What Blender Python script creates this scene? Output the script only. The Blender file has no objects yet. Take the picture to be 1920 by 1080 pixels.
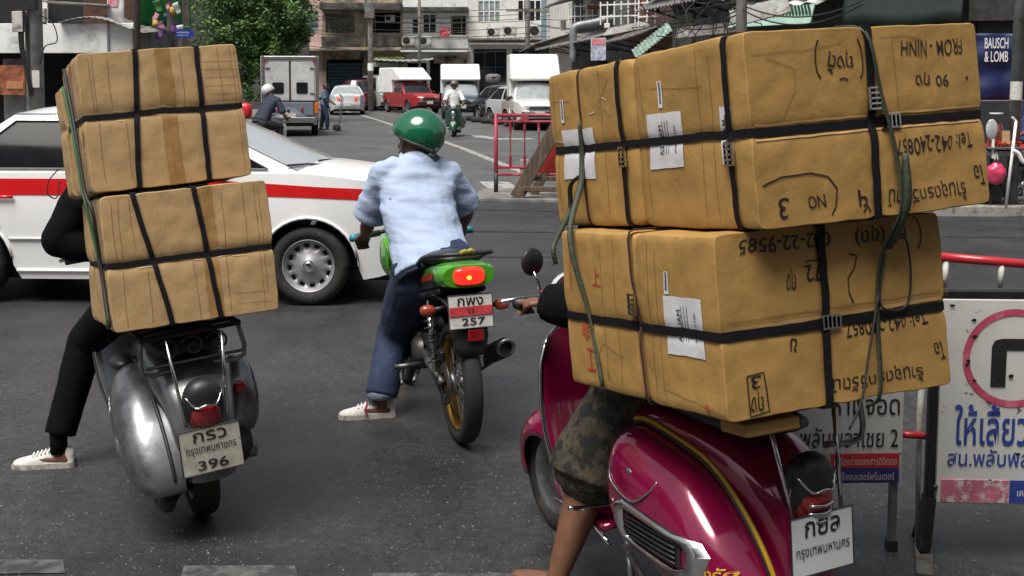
import bpy, bmesh, math, random
from math import sin, cos, pi, radians as rad, sqrt, exp, atan2, tan
from mathutils import Vector as V, Matrix, Euler, noise
random.seed(7)
S = bpy.context.scene
C = S.collection
# ------------------------------------------------------------------ camera, sky, sun, exposure
FPX, YH, PITCH, CH = 2300.0, 150.0, rad(3.5), 1.7
PY = YH + FPX * tan(PITCH)
cd = bpy.data.cameras.new('camera'); cam = bpy.data.objects.new('camera', cd); C.objects.link(cam)
cd.sensor_width = 36; cd.lens = FPX / 1920 * 36; cd.shift_y = -(540 - PY) / 1920
cd.clip_start = .05; cd.clip_end = 3000
cam.location = (0, 0, CH); cam.rotation_euler = (pi / 2 - PITCH, 0, 0)
S.camera = cam
SUN_EL, SUN_AZ = rad(65), rad(-146)     # azimuth measured from +Y towards +X
w = bpy.data.worlds.new('World'); S.world = w; w.use_nodes = True
nt = w.node_tree; nt.nodes.clear()
sk = nt.nodes.new('ShaderNodeTexSky'); sk.sky_type = 'NISHITA'; sk.sun_disc = False
sk.sun_elevation = SUN_EL; sk.sun_rotation = SUN_AZ; sk.air_density = 1.3; sk.dust_density = 4; sk.ozone_density = .6
bg = nt.nodes.new('ShaderNodeBackground'); bg.inputs['Strength'].default_value = .066
hs = nt.nodes.new('ShaderNodeHueSaturation'); hs.inputs['Saturation'].default_value = .35
wo = nt.nodes.new('ShaderNodeOutputWorld')
nt.links.new(sk.outputs[0], hs.inputs['Color']); nt.links.new(hs.outputs[0], bg.inputs[0]); nt.links.new(bg.outputs[0], wo.inputs[0])
sl = bpy.data.lights.new('sun', 'SUN'); sl.energy = 3.1; sl.angle = rad(34); sl.color = (1, .965, .91)
so = bpy.data.objects.new('sun', sl); C.objects.link(so)
sd = V((sin(SUN_AZ) * cos(SUN_EL), cos(SUN_AZ) * cos(SUN_EL), sin(SUN_EL)))
so.rotation_euler = sd.to_track_quat('Z', 'Y').to_euler()
S.view_settings.view_transform = 'Standard'; S.view_settings.look = 'None'
S.view_settings.exposure = 0.66; S.view_settings.gamma = 1
S.view_settings.use_curve_mapping = False

# ------------------------------------------------------------------ places: a photo pixel and a distance or a height give a point
def ray(px, py):
    a, b = (px - 960) / FPX, (PY - py) / FPX
    cp, sp = cos(PITCH), sin(PITCH)
    return V((a, cp + b * sp, -sp + b * cp))
def at(px, py, Y):
    r = ray(px, py); return V((0, 0, CH)) + r * (Y / r.y)
def gr(px, py, z=0):
    r = ray(px, py); return V((0, 0, CH)) + r * ((z - CH) / r.z)

# ------------------------------------------------------------------ materials
MATS = {}
def mat(name, col, rough=.6, metal=0., var=.18, scale=6., bump=0., bscale=60., col2=None, emit=0., spec=None, coat=0., dirt=None, stretch=None, dscale=3., dlo=.5, dhi=.62, trans=0.):
    if name in MATS: return MATS[name]
    m = bpy.data.materials.new(name); m.use_nodes = True
    n = m.node_tree.nodes; L = m.node_tree.links; b = n['Principled BSDF']
    tc = n.new('ShaderNodeTexCoord'); src = tc.outputs['Object']
    if stretch:
        mp = n.new('ShaderNodeMapping'); mp.inputs['Scale'].default_value = stretch; L.new(src, mp.inputs[0]); src = mp.outputs[0]
    nz = n.new('ShaderNodeTexNoise'); nz.inputs['Scale'].default_value = scale; nz.inputs['Detail'].default_value = 7; nz.inputs['Roughness'].default_value = .62
    L.new(src, nz.inputs['Vector'])
    cr = n.new('ShaderNodeValToRGB'); cr.color_ramp.elements[0].position = .32; cr.color_ramp.elements[1].position = .68
    c2 = col2 if col2 else tuple(max(0, c * (1 - var * 1.6)) for c in col)
    cr.color_ramp.elements[0].color = (*c2, 1); cr.color_ramp.elements[1].color = (*[min(1, c * (1 + var * .3)) for c in col], 1)
    L.new(nz.outputs[0], cr.inputs[0]); out = cr.outputs[0]
    if dirt:
        n2 = n.new('ShaderNodeTexNoise'); n2.inputs['Scale'].default_value = dscale; n2.inputs['Detail'].default_value = 9; n2.inputs['Roughness'].default_value = .7
        L.new(tc.outputs['Object'], n2.inputs['Vector'])
        r2 = n.new('ShaderNodeValToRGB'); r2.color_ramp.elements[0].position = dlo; r2.color_ramp.elements[1].position = dhi
        L.new(n2.outputs[0], r2.inputs[0])
        mx = n.new('ShaderNodeMixRGB'); L.new(r2.outputs[0], mx.inputs[0]); L.new(out, mx.inputs[1]); mx.inputs[2].default_value = (*dirt, 1); out = mx.outputs[0]
    L.new(out, b.inputs['Base Color'])
    mr = n.new('ShaderNodeMapRange'); mr.inputs['To Min'].default_value = max(0, rough - .08); mr.inputs['To Max'].default_value = min(1, rough + .1)
    L.new(nz.outputs[0], mr.inputs['Value']); L.new(mr.outputs[0], b.inputs['Roughness'])
    b.inputs['Metallic'].default_value = metal
    if spec is not None: b.inputs['Specular IOR Level'].default_value = spec
    if coat: b.inputs['Coat Weight'].default_value = coat; b.inputs['Coat Roughness'].default_value = .05
    if emit: b.inputs['Emission Color'].default_value = (*col, 1); b.inputs['Emission Strength'].default_value = emit
    if trans: b.inputs['Transmission Weight'].default_value = trans
    if bump:
        n3 = n.new('ShaderNodeTexNoise'); n3.inputs['Scale'].default_value = bscale; n3.inputs['Detail'].default_value = 5
        L.new(src, n3.inputs['Vector'])
        bp = n.new('ShaderNodeBump'); bp.inputs['Strength'].default_value = min(1, bump); bp.inputs['Distance'].default_value = .004 * max(1, bump)
        L.new(n3.outputs[0], bp.inputs['Height']); L.new(bp.outputs[0], b.inputs['Normal'])
    m.diffuse_color = (*col, 1)
    MATS[name] = m; return m

def asphalt(name, base, light, grit=.5):
    m = bpy.data.materials.new(name); m.use_nodes = True; n = m.node_tree.nodes; L = m.node_tree.links; b = n['Principled BSDF']
    tc = n.new('ShaderNodeTexCoord')
    def nz(s, d=6, r=.6):
        x = n.new('ShaderNodeTexNoise'); x.inputs['Scale'].default_value = s; x.inputs['Detail'].default_value = d; x.inputs['Roughness'].default_value = r
        L.new(tc.outputs['Object'], x.inputs['Vector']); return x
    def ramp(src, a, bb, c0, c1):
        r = n.new('ShaderNodeValToRGB'); r.color_ramp.elements[0].position = a; r.color_ramp.elements[1].position = bb
        r.color_ramp.elements[0].color = (*c0, 1); r.color_ramp.elements[1].color = (*c1, 1); L.new(src, r.inputs[0]); return r
    big = nz(.55, 9, .78); r1 = ramp(big.outputs[0], .38, .64, base, light)
    fine = nz(95, 3, .8); r2 = ramp(fine.outputs[0], .4, .66, (.42, .42, .42), (1.55, 1.55, 1.52))
    mx = n.new('ShaderNodeMixRGB'); mx.blend_type = 'MULTIPLY'; mx.inputs[0].default_value = .9
    mid = nz(21, 5, .75); rm = ramp(mid.outputs[0], .36, .62, (.62, .62, .62), (1.5, 1.5, 1.48)); m0 = n.new('ShaderNodeMixRGB'); m0.blend_type = 'MULTIPLY'; m0.inputs[0].default_value = 1; L.new(r1.outputs[0], m0.inputs[1]); L.new(rm.outputs[0], m0.inputs[2])
    L.new(m0.outputs[0], mx.inputs[1]); L.new(r2.outputs[0], mx.inputs[2])
    vo = n.new('ShaderNodeTexVoronoi'); vo.inputs['Scale'].default_value = 70; L.new(tc.outputs['Object'], vo.inputs['Vector'])
    ra = ramp(vo.outputs['Color'], .80, .97, (0, 0, 0), (1, 1, 1))
    rd = ramp(vo.outputs['Distance'], .18, .34, (1, 1, 1), (0, 0, 0))
    mm = n.new('ShaderNodeMath'); mm.operation = 'MULTIPLY'; L.new(ra.outputs[0], mm.inputs[0]); L.new(rd.outputs[0], mm.inputs[1])
    patch = nz(1.3, 5); rp = ramp(patch.outputs[0], .42, .6, (.1, .1, .1), (1, 1, 1))
    m2 = n.new('ShaderNodeMath'); m2.operation = 'MULTIPLY'; L.new(mm.outputs[0], m2.inputs[0]); L.new(rp.outputs[0], m2.inputs[1])
    m3 = n.new('ShaderNodeMath'); m3.operation = 'MULTIPLY'; L.new(m2.outputs[0], m3.inputs[0]); m3.inputs[1].default_value = grit
    mx2 = n.new('ShaderNodeMixRGB'); L.new(m3.outputs[0], mx2.inputs[0]); L.new(mx.outputs[0], mx2.inputs[1]); mx2.inputs[2].default_value = (.42, .41, .39, 1)
    # dark oil and tyre marks
    st = nz(.9, 9, .75); rs = ramp(st.outputs[0], .54, .64, (0, 0, 0), (.75, .75, .75))
    mx3 = n.new('ShaderNodeMixRGB'); L.new(rs.outputs[0], mx3.inputs[0]); L.new(mx2.outputs[0], mx3.inputs[1]); mx3.inputs[2].default_value = (base[0] * .45, base[1] * .45, base[2] * .45, 1)
    ds = n.new('ShaderNodeTexNoise'); ds.inputs['Scale'].default_value = 1.6; ds.inputs['Detail'].default_value = 6; L.new(tc.outputs['Object'], ds.inputs['Vector'])
    va = n.new('ShaderNodeVectorMath'); va.operation = 'MULTIPLY_ADD'; va.inputs[1].default_value = (.9, .9, .9); L.new(ds.outputs['Color'], va.inputs[0]); L.new(tc.outputs['Object'], va.inputs[2])
    ck = n.new('ShaderNodeTexVoronoi'); ck.feature = 'DISTANCE_TO_EDGE'; ck.inputs['Scale'].default_value = .42; L.new(va.outputs[0], ck.inputs['Vector'])
    rc_ = ramp(ck.outputs['Distance'], .0015, .006, (.8, .8, .8), (0, 0, 0)); mx4 = n.new('ShaderNodeMixRGB'); L.new(rc_.outputs[0], mx4.inputs[0]); L.new(mx3.outputs[0], mx4.inputs[1]); mx4.inputs[2].default_value = (.006, .006, .006, 1)
    L.new(mx4.outputs[0], b.inputs['Base Color'])
    b.inputs['Roughness'].default_value = .5; b.inputs['Specular IOR Level'].default_value = .75
    bp = n.new('ShaderNodeBump'); bp.inputs['Strength'].default_value = .8; bp.inputs['Distance'].default_value = .005
    L.new(fine.outputs[0], bp.inputs['Height']); L.new(bp.outputs[0], b.inputs['Normal'])
    return m

def cardboard(name, col, lines=(1, 0, 0)):
    m = bpy.data.materials.new(name); m.use_nodes = True; n = m.node_tree.nodes; L = m.node_tree.links; b = n['Principled BSDF']
    tc = n.new('ShaderNodeTexCoord')
    wv = n.new('ShaderNodeTexWave'); wv.inputs['Scale'].default_value = 60; wv.inputs['Distortion'].default_value = 1.2; wv.inputs['Detail'].default_value = 2
    mp = n.new('ShaderNodeMapping'); mp.inputs['Scale'].default_value = lines; L.new(tc.outputs['Object'], mp.inputs[0]); L.new(mp.outputs[0], wv.inputs['Vector'])
    def nz(s, d=6, r=.6, sc=None):
        x = n.new('ShaderNodeTexNoise'); x.inputs['Scale'].default_value = s; x.inputs['Detail'].default_value = d; x.inputs['Roughness'].default_value = r
        if sc:
            q = n.new('ShaderNodeMapping'); q.inputs['Scale'].default_value = sc; L.new(tc.outputs['Object'], q.inputs[0]); L.new(q.outputs[0], x.inputs['Vector'])
        else: L.new(tc.outputs['Object'], x.inputs['Vector'])
        return x
    a = nz(4, 8, .7); cr = n.new('ShaderNodeValToRGB'); e = cr.color_ramp.elements
    e[0].position = .3; e[1].position = .7; e[0].color = (*[c * .80 for c in col], 1); e[1].color = (*[min(1, c * 1.1) for c in col], 1)
    L.new(a.outputs[0], cr.inputs[0])
    sc = nz(3.2, 9, .8, (9, 9, 1.2) if lines[0] else (1.5, 1.5, 9)); r2 = n.new('ShaderNodeValToRGB'); r2.color_ramp.elements[0].position = .61; r2.color_ramp.elements[1].position = .66
    L.new(sc.outputs[0], r2.inputs[0])
    ms = n.new('ShaderNodeMath'); ms.operation = 'MULTIPLY'; ms.inputs[1].default_value = .38; L.new(r2.outputs[0], ms.inputs[0])
    mx = n.new('ShaderNodeMixRGB'); L.new(ms.outputs[0], mx.inputs[0]); L.new(cr.outputs[0], mx.inputs[1]); mx.inputs[2].default_value = (*[c * .55 for c in col], 1)
    L.new(mx.outputs[0], b.inputs['Base Color']); b.inputs['Roughness'].default_value = .62; b.inputs['Specular IOR Level'].default_value = .35
    ad = n.new('ShaderNodeMath'); ad.operation = 'MULTIPLY_ADD'; ad.inputs[1].default_value = .022
    big = nz(5, 5, .55); L.new(wv.outputs['Fac'], ad.inputs[0]); L.new(big.outputs[0], ad.inputs[2])
    fi = nz(14, 4, .6, (1, 1, .35)); ad2 = n.new('ShaderNodeMath'); ad2.operation = 'MULTIPLY_ADD'; ad2.inputs[1].default_value = .35; L.new(fi.outputs[0], ad2.inputs[0]); L.new(ad.outputs[0], ad2.inputs[2])
    bp = n.new('ShaderNodeBump'); bp.inputs['Strength'].default_value = .7; bp.inputs['Distance'].default_value = .012
    L.new(ad2.outputs[0], bp.inputs['Height']); L.new(bp.outputs[0], b.inputs['Normal'])
    return m

# ------------------------------------------------------------------ mesh building
class MB:
    def __init__(s): s.v = []; s.f = []
    def add(s, vs, fs):
        o = len(s.v); s.v += [V(p) for p in vs]; s.f += [tuple(i + o for i in f) for f in fs]; return s
    def box(s, c, d, rot=None, taper=None):
        x, y, z = d[0] / 2, d[1] / 2, d[2] / 2
        ps = [V((i * x, j * y, k * z)) for k in (-1, 1) for j in (-1, 1) for i in (-1, 1)]
        if taper:
            for p in ps:
                if p.z > 0: p.x *= taper[0]; p.y *= taper[1]
        if rot: 
            R = Euler(rot).to_matrix(); ps = [R @ p for p in ps]
        return s.add([V(c) + p for p in ps], [(0, 2, 3, 1), (4, 5, 7, 6), (0, 1, 5, 4), (2, 6, 7, 3), (0, 4, 6, 2), (1, 3, 7, 5)])
    def grid(s, fn, nu, nv):
        vs = [fn(i / nu, j / nv) for i in range(nu + 1) for j in range(nv + 1)]
        return s.add(vs, [(i * (nv + 1) + j, (i + 1) * (nv + 1) + j, (i + 1) * (nv + 1) + j + 1, i * (nv + 1) + j + 1) for i in range(nu) for j in range(nv)])
    def rings(s, R, closed=True, caps=True):
        n = len(R[0]); o = len(s.v); s.v += [V(p) for r in R for p in r]
        for i in range(len(R) - 1):
            for j in range(n if closed else n - 1):
                k = (j + 1) % n; s.f.append((o + i * n + j, o + i * n + k, o + (i + 1) * n + k, o + (i + 1) * n + j))
        if caps and closed:
            s.f.append(tuple(o + j for j in range(n))[::-1]); s.f.append(tuple(o + (len(R) - 1) * n + j for j in range(n)))
        return s
    def tube(s, pts, r, seg=8, r2=None, side=None, caps=True, smooth=0):
        pts = [V(p) for p in pts]
        if not hasattr(r, '__len__'): r = [r] * len(pts)
        if r2 is None: r2 = r
        elif not hasattr(r2, '__len__'): r2 = [r2] * len(pts)
        if smooth:
            P, A, B = [], [], []
            for i in range(len(pts) - 1):
                p0, p1, p2, p3 = pts[max(0, i - 1)], pts[i], pts[i + 1], pts[min(len(pts) - 1, i + 2)]
                for k in range(smooth):
                    t = k / smooth
                    P.append(.5 * ((2 * p1) + (p2 - p0) * t + (2 * p0 - 5 * p1 + 4 * p2 - p3) * t * t + (3 * p1 - p0 - 3 * p2 + p3) * t ** 3))
                    q = t * t * (3 - 2 * t); A.append(r[i] * (1 - q) + r[i + 1] * q); B.append(r2[i] * (1 - q) + r2[i + 1] * q)
            P.append(pts[-1]); A.append(r[-1]); B.append(r2[-1]); pts, r, r2 = P, A, B
        R = []; up = V(side) if side else None
        for i, p in enumerate(pts):
            t = (pts[min(i + 1, len(pts) - 1)] - pts[max(i - 1, 0)])
            t = t.normalized() if t.length > 1e-9 else V((0, 0, 1))
            if up is None: up = V((1, 0, 0)) if abs(t.x) < .8 else V((0, 1, 0))
            a = up - t * up.dot(t)
            if a.length < 1e-4: a = t.orthogonal()
            a.normalize(); b = t.cross(a)
            if not side: up = a
            R.append([p + a * (r[i] * cos(2 * pi * k / seg)) + b * (r2[i] * sin(2 * pi * k / seg)) for k in range(seg)])
        return s.rings(R, True, caps)
    def ell(s, c, r, rot=None, nu=20, nv=12, e=1.0, fn=None):
        R = []; M = Euler(rot).to_matrix() if rot else Matrix.Identity(3)
        sg = lambda a: math.copysign(abs(a) ** e, a)
        for j in range(nv + 1):
            ph = -pi / 2 + pi * (j / nv) * .998 + .001 * pi
            R.append([])
            for i in range(nu):
                th = 2 * pi * i / nu
                q = V((r[0] * sg(cos(ph)) * sg(cos(th)), r[1] * sg(cos(ph)) * sg(sin(th)), r[2] * sg(sin(ph))))
                if fn: q = fn(q)
                R[-1].append(V(c) + M @ q)
        return s.rings(R)
    def lathe(s, prof, c=(0, 0, 0), axis='z', seg=24, closed=False, a0=0, a1=2 * pi):
        R = []; full = abs(a1 - a0 - 2 * pi) < 1e-6
        n = seg if full else seg + 1
        for k in range(n):
            a = a0 + (a1 - a0) * k / seg; ca, sa = cos(a), sin(a)
            ring = []
            for (rr, h) in prof:
                if axis == 'z': q = V((rr * ca, rr * sa, h))
                elif axis == 'x': q = V((h, rr * ca, rr * sa))
                else: q = V((rr * ca, h, rr * sa))
                ring.append(V(c) + q)
            R.append(ring)
        if full: R.append(R[0])
        return s.rings(R, closed, False)
    def prism(s, poly, o, ax, ay, n):
        o, ax, ay, n = V(o), V(ax), V(ay), V(n); k = len(poly)
        a = [o + ax * p[0] + ay * p[1] for p in poly]
        return s.add(a + [p + n for p in a], [tuple(range(k))[::-1], tuple(range(k, 2 * k))] + [(i, (i + 1) % k, (i + 1) % k + k, i + k) for i in range(k)])
    def xf(s, M, start=0):
        for i in range(start, len(s.v)): s.v[i] = M @ s.v[i]
        return s
def obj(name, mb, m, parent=None, smooth=False, bevel=0, seg=2, label=None, solid=0, sub=0, fix=True, doubles=False):
    me = bpy.data.meshes.new(name)
    if isinstance(mb, MB):
        me.from_pydata([tuple(p) for p in mb.v], [], mb.f)
        if fix or doubles:
            b = bmesh.new(); b.from_mesh(me)
            if doubles: bmesh.ops.remove_doubles(b, verts=b.verts, dist=1e-5)
            bmesh.ops.recalc_face_normals(b, faces=b.faces); b.to_mesh(me); b.free()
    else: me = mb
    me.materials.clear(); me.materials.append(m)
    if smooth:
        me.polygons.foreach_set('use_smooth', [True] * len(me.polygons))
    me.update()
    o = bpy.data.objects.new(name, me); C.objects.link(o)
    if parent: o.parent = parent
    if solid: 
        md = o.modifiers.new('solid', 'SOLIDIFY'); md.thickness = solid; md.offset = 0
    if bevel:
        md = o.modifiers.new('bevel', 'BEVEL'); md.width = bevel; md.segments = seg; md.limit_method = 'ANGLE'; md.angle_limit = rad(40)
        me.polygons.foreach_set('use_smooth', [True] * len(me.polygons)); w = o.modifiers.new('wn', 'WEIGHTED_NORMAL')
    if sub:
        md = o.modifiers.new('sub', 'SUBSURF'); md.levels = sub; md.render_levels = sub
    if label: o['label'] = label
    return o
def smooth_angle(o, a=40):
    me = o.data
    b = bmesh.new(); b.from_mesh(me)
    for e in b.edges:
        if len(e.link_faces) == 2 and e.calc_face_angle(0) > rad(a): e.smooth = False
    for f in b.faces: f.smooth = True
    b.to_mesh(me); b.free()
def tag(o, label, cat=None, group=None, kind=None):
    if label: o['label'] = label
    if cat: o['category'] = cat
    if group: o['group'] = group
    if kind: o['kind'] = kind
    return o
def empty(name, label=None, cat=None, loc=(0, 0, 0), rot=(0, 0, 0), group=None, kind=None):
    o = bpy.data.objects.new(name, None); C.objects.link(o); o.location = loc; o.rotation_euler = rot; o.empty_display_size = .1
    return tag(o, label, cat, group, kind)
def structure(name, mb, m, label=None, **k):
    o = obj(name, mb, m, **k); o['kind'] = 'structure'
    if label: o['label'] = label
    return o
def local_to_world(e): return Matrix.Translation(e.location) @ e.rotation_euler.to_matrix().to_4x4()
def copy_tree(o, parent=None):
    c = o.copy(); C.objects.link(c); c.parent = parent
    for ch in list(o.children): copy_tree(ch, c)
    return c
# ------------------------------------------------------------------ lettering
def text_raw(s, size=1., offset=0., space=1.):
    cu = bpy.data.curves.new('lettering', 'FONT'); cu.body = s; cu.size = size; cu.align_x = 'CENTER'; cu.align_y = 'CENTER'
    cu.offset = offset; cu.space_character = space; cu.resolution_u = 3; cu.fill_mode = 'FRONT'
    o = bpy.data.objects.new('lettering', cu); C.objects.link(o)
    dg = bpy.context.evaluated_depsgraph_get()
    me = bpy.data.meshes.new_from_object(o.evaluated_get(dg))
    vs = [v.co.copy() for v in me.vertices]; fs = [tuple(p.vertices) for p in me.polygons]
    bpy.data.objects.remove(o); bpy.data.meshes.remove(me)
    return vs, fs
def text_mb(s, w, h, fn, wob=0., offset=0., rot180=False, sub=False):
    """lettering stretched into a w x h field; fn maps field coordinates (centre 0,0) to a point"""
    vs, fs = text_raw(s, 1., offset)
    x0 = min(v.x for v in vs); x1 = max(v.x for v in vs); y0 = min(v.y for v in vs); y1 = max(v.y for v in vs)
    mb = MB(); out = []
    for v in vs:
        a = ((v.x - x0) / (x1 - x0) - .5) * w; b = ((v.y - y0) / (y1 - y0) - .5) * h
        if wob:
            q = noise.noise_vector(V((a * 22, b * 22, len(s)))); a += q.x * wob; b += q.y * wob
        if rot180: a, b = -a, -b
        out.append(fn(a, b))
    mb.add(out, fs); return mb
def ribbon(mb, pts, wd, fn):
    """a flat stroke along 2-D points, mapped by fn"""
    L = []
    for i, p in enumerate(pts):
        a = pts[max(0, i - 1)]; b = pts[min(len(pts) - 1, i + 1)]
        dx, dy = b[0] - a[0], b[1] - a[1]; l = sqrt(dx * dx + dy * dy) or 1
        nx, ny = -dy / l * wd / 2, dx / l * wd / 2
        L.append([fn(p[0] + nx, p[1] + ny), fn(p[0] - nx, p[1] - ny)])
    return mb.rings(L, False, False)
def arc(cx, cy, rx, ry, a0, a1, n=16): return [(cx + rx * cos(a0 + (a1 - a0) * i / n), cy + ry * sin(a0 + (a1 - a0) * i / n)) for i in range(n + 1)]

# ------------------------------------------------------------------ shared materials
m_black = mat('black_plastic', (.02, .02, .022), .45, var=.3)
m_rubber = mat('tyre_rubber', (.018, .018, .018), .8, var=.3, scale=30, bump=.4, bscale=120, dirt=(.05, .047, .04), dscale=9, dlo=.55, dhi=.75)
m_chrome = mat('chrome', (.62, .62, .62), .16, 1., var=.15, scale=14, dirt=(.25, .22, .18), dscale=25, dlo=.62, dhi=.8)
m_steel = mat('dull_steel', (.32, .32, .32), .42, .9, var=.25, scale=18, dirt=(.10, .07, .05), dscale=20, dlo=.58, dhi=.75)
m_iron = mat('black_iron', (.03, .03, .032), .5, .3, var=.3, dirt=(.09, .05, .03), dscale=16, dlo=.58, dhi=.75)
m_glass = mat('dark_glass', (.012, .015, .017), .06, var=.3, spec=.6, coat=.3)
m_white = mat('white_paint', (.78, .78, .77), .35, var=.06, coat=.3)
m_red = mat('red_paint', (.62, .02, .025), .4, var=.15, coat=.2)
m_marker = mat('black_marker', (.012, .01, .01), .6, var=.1)
m_platewhite = mat('plate_white', (.62, .61, .57), .5, var=.12, scale=20, dirt=(.3, .28, .22), dscale=25, dlo=.55, dhi=.75)
m_redlens = mat('red_lens', (.30, .008, .012), .12, var=.3, scale=40, spec=.7, coat=.5)
m_amber = mat('amber_lens', (.42, .07, .02), .2, var=.2, coat=.3)
m_skin = mat('brown_skin', (.17, .075, .043), .5, var=.15, scale=12, bump=.2, bscale=90)
m_skin2 = mat('tan_skin', (.33, .17, .10), .5, var=.12, scale=12)
m_hair = mat('black_hair', (.012, .01, .009), .5)
m_conc = mat('aged_concrete', (.34, .33, .31), .85, var=.25, scale=2, bump=.4, dirt=(.09, .085, .08), dscale=1.5, dlo=.5, dhi=.7)
m_wall_white = mat('stained_white_wall', (.78, .78, .76), .8, var=.10, scale=2, dirt=(.25, .25, .24), dscale=1.2, dlo=.52, dhi=.72)
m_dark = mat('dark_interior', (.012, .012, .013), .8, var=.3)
m_acwhite = mat('ac_casing', (.55, .54, .5), .5, var=.15, dirt=(.2, .19, .17), dscale=5)
m_wire = mat('cable_black', (.015, .015, .016), .6)
# ------------------------------------------------------------------ the ground
g = MB().grid(lambda u, v: V((-900 + 1800 * u, -300 + 1500 * v, 0)), 4, 4)
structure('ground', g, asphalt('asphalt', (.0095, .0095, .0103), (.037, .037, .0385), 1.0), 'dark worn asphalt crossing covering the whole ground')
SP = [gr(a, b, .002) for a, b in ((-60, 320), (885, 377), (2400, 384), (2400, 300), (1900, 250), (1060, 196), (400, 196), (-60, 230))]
structure('street', MB().add(SP, [tuple(range(8))]), asphalt('street_asphalt_painted_sheen', (.06, .06, .061), (.10, .10, .101), .5), 'worn asphalt of the street beyond the crossing, colour lightened as sky sheen')  # grazing sky sheen of the far road put into a paler base colour
m_line = mat('worn_road_paint', (.42, .41, .38), .7, var=.2, scale=12, dirt=(.075, .075, .075), dscale=7, dlo=.46, dhi=.6)
m_line_dim = mat('faded_road_paint', (.11, .11, .108), .75, var=.25, scale=12, dirt=(.03, .03, .03), dscale=9, dlo=.42, dhi=.56)
def marking(name, px, label, m=m_line, z=.004):
    structure(name, MB().add([gr(a, b, z) for a, b in px], [tuple(range(len(px)))]), m, label)
marking('crossing_stripe', [(-60, 1049), (118, 1049), (122, 1074), (-60, 1076)], 'worn white crossing stripe at the bottom left corner', m_line_dim)
marking('crossing_stripe', [(345, 1060), (552, 1060), (560, 1083), (338, 1083)], 'worn white crossing stripe below the silver scooter', m_line_dim)
marking('crossing_stripe', [(700, 1074), (985, 1074), (1000, 1096), (690, 1096)], 'worn white crossing stripe at the bottom middle', m_line_dim)
marking('painted_block', [(898, 340), (955, 341), (975, 356), (918, 356)], 'worn white painted block before the red fence')
cl = [(640, 207), (672, 214), (705, 224), (745, 237), (822, 262), (870, 279), (925, 301), (985, 325)]
L_ = [gr(a, b, .004) for a, b in cl]; wdl = [.16] * 8
q = MB(); R = []
for i, p in enumerate(L_):
    t = (L_[min(i + 1, 7)] - L_[max(i - 1, 0)]).normalized(); n = V((-t.y, t.x, 0)) * .09
    R.append([p - n, p + n])
structure('centre_line', q.rings(R, False, False), m_line, 'curved white centre line along the street')
marking('lane_arrow', [(880, 252), (905, 254), (935, 259), (1000, 259), (1000, 261), (930, 262), (890, 257)], 'white painted lane arrow beyond the red fence')
marking('edge_line', [(905, 228), (960, 238), (1040, 246), (1040, 249), (955, 241)], 'white edge line before the parked cars', m_line_dim)
for yy, ww in ((392, 2), (432, 2), (479, 2.5)):
    a, b, c_, d = gr(880, yy, .004), gr(2100, yy + 14, .004), gr(2100, yy + 14 + ww, .004), gr(880, yy + ww, .004)
    structure('tar_seam', MB().add([a, b, c_, d], [(0, 1, 2, 3)]), mat('tar', (.022, .022, .022), .6, dirt=(.05, .05, .05), dscale=8), 'thin dark seam across the cross street at %s' % {392: 'the far side', 432: 'the middle', 479: 'the near side'}[yy])
m_pave = mat('pavement_concrete', (.20, .195, .185), .85, var=.3, scale=3, bump=.5, dirt=(.07, .068, .062), dscale=2)
m_kerb = mat('kerb_concrete', (.32, .31, .28), .8, var=.25, scale=5, dirt=(.1, .095, .09), dscale=5)
# traffic island under the fence, pavements either side of the street
def slab(name, px, z, m, label):
    P = [gr(a, b) for a, b in px]; k = len(P)
    mb = MB().add([V((p.x, p.y, -.02)) for p in P] + [V((p.x, p.y, z)) for p in P], [tuple(range(k, 2 * k))] + [(i, (i + 1) % k, (i + 1) % k + k, i + k) for i in range(k)])
    structure(name, mb, m, label, bevel=.02)
slab('traffic_island', [(885, 377), (1300, 384), (1300, 352), (900, 360)], .05, m_pave, 'low worn concrete island under the barriers')
slab('pavement_right', [(1300, 398), (2150, 404), (2150, 225), (1090, 190), (1000, 190), (1030, 214), (1075, 238), (1210, 275), (1300, 330)], .12, m_pave, 'pavement in front of the market shacks')
slab('kerb_right', [(1295, 402), (2150, 408), (2150, 404.5), (1295, 398.5)], .13, m_kerb, 'pale kerb along the far side of the cross street')
slab('pavement_left', [(-200, 330), (230, 318), (420, 262), (520, 215), (500, 205), (-200, 240)], .13, m_pave, 'pavement before the white parapet building')

random.seed(31); gm = MB()
for i in range(5200):
    py = random.uniform(560, 1110); px = random.uniform(-40, 1960)
    if noise.noise(V((px * .004, py * .006, 3))) < random.uniform(-.35, .25): continue
    p = gr(px, py); s_ = random.uniform(.0012, .0034) * (1.6 if random.random() < .03 else 1); a = random.uniform(0, 6.3)
    gm.add([p + V((s_ * cos(a + t), s_ * sin(a + t), 0)) for t in (0, 2.1, 4.2)] + [p + V((0, 0, s_ * .9))], [(0, 1, 3), (1, 2, 3), (2, 0, 3)])
o_ = obj('loose_grit', gm, mat('pale_grit', (.34, .33, .31), .8, var=.4, scale=3), fix=False); tag(o_, 'pale loose grit scattered over the dark asphalt', 'grit', kind='stuff')
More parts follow.
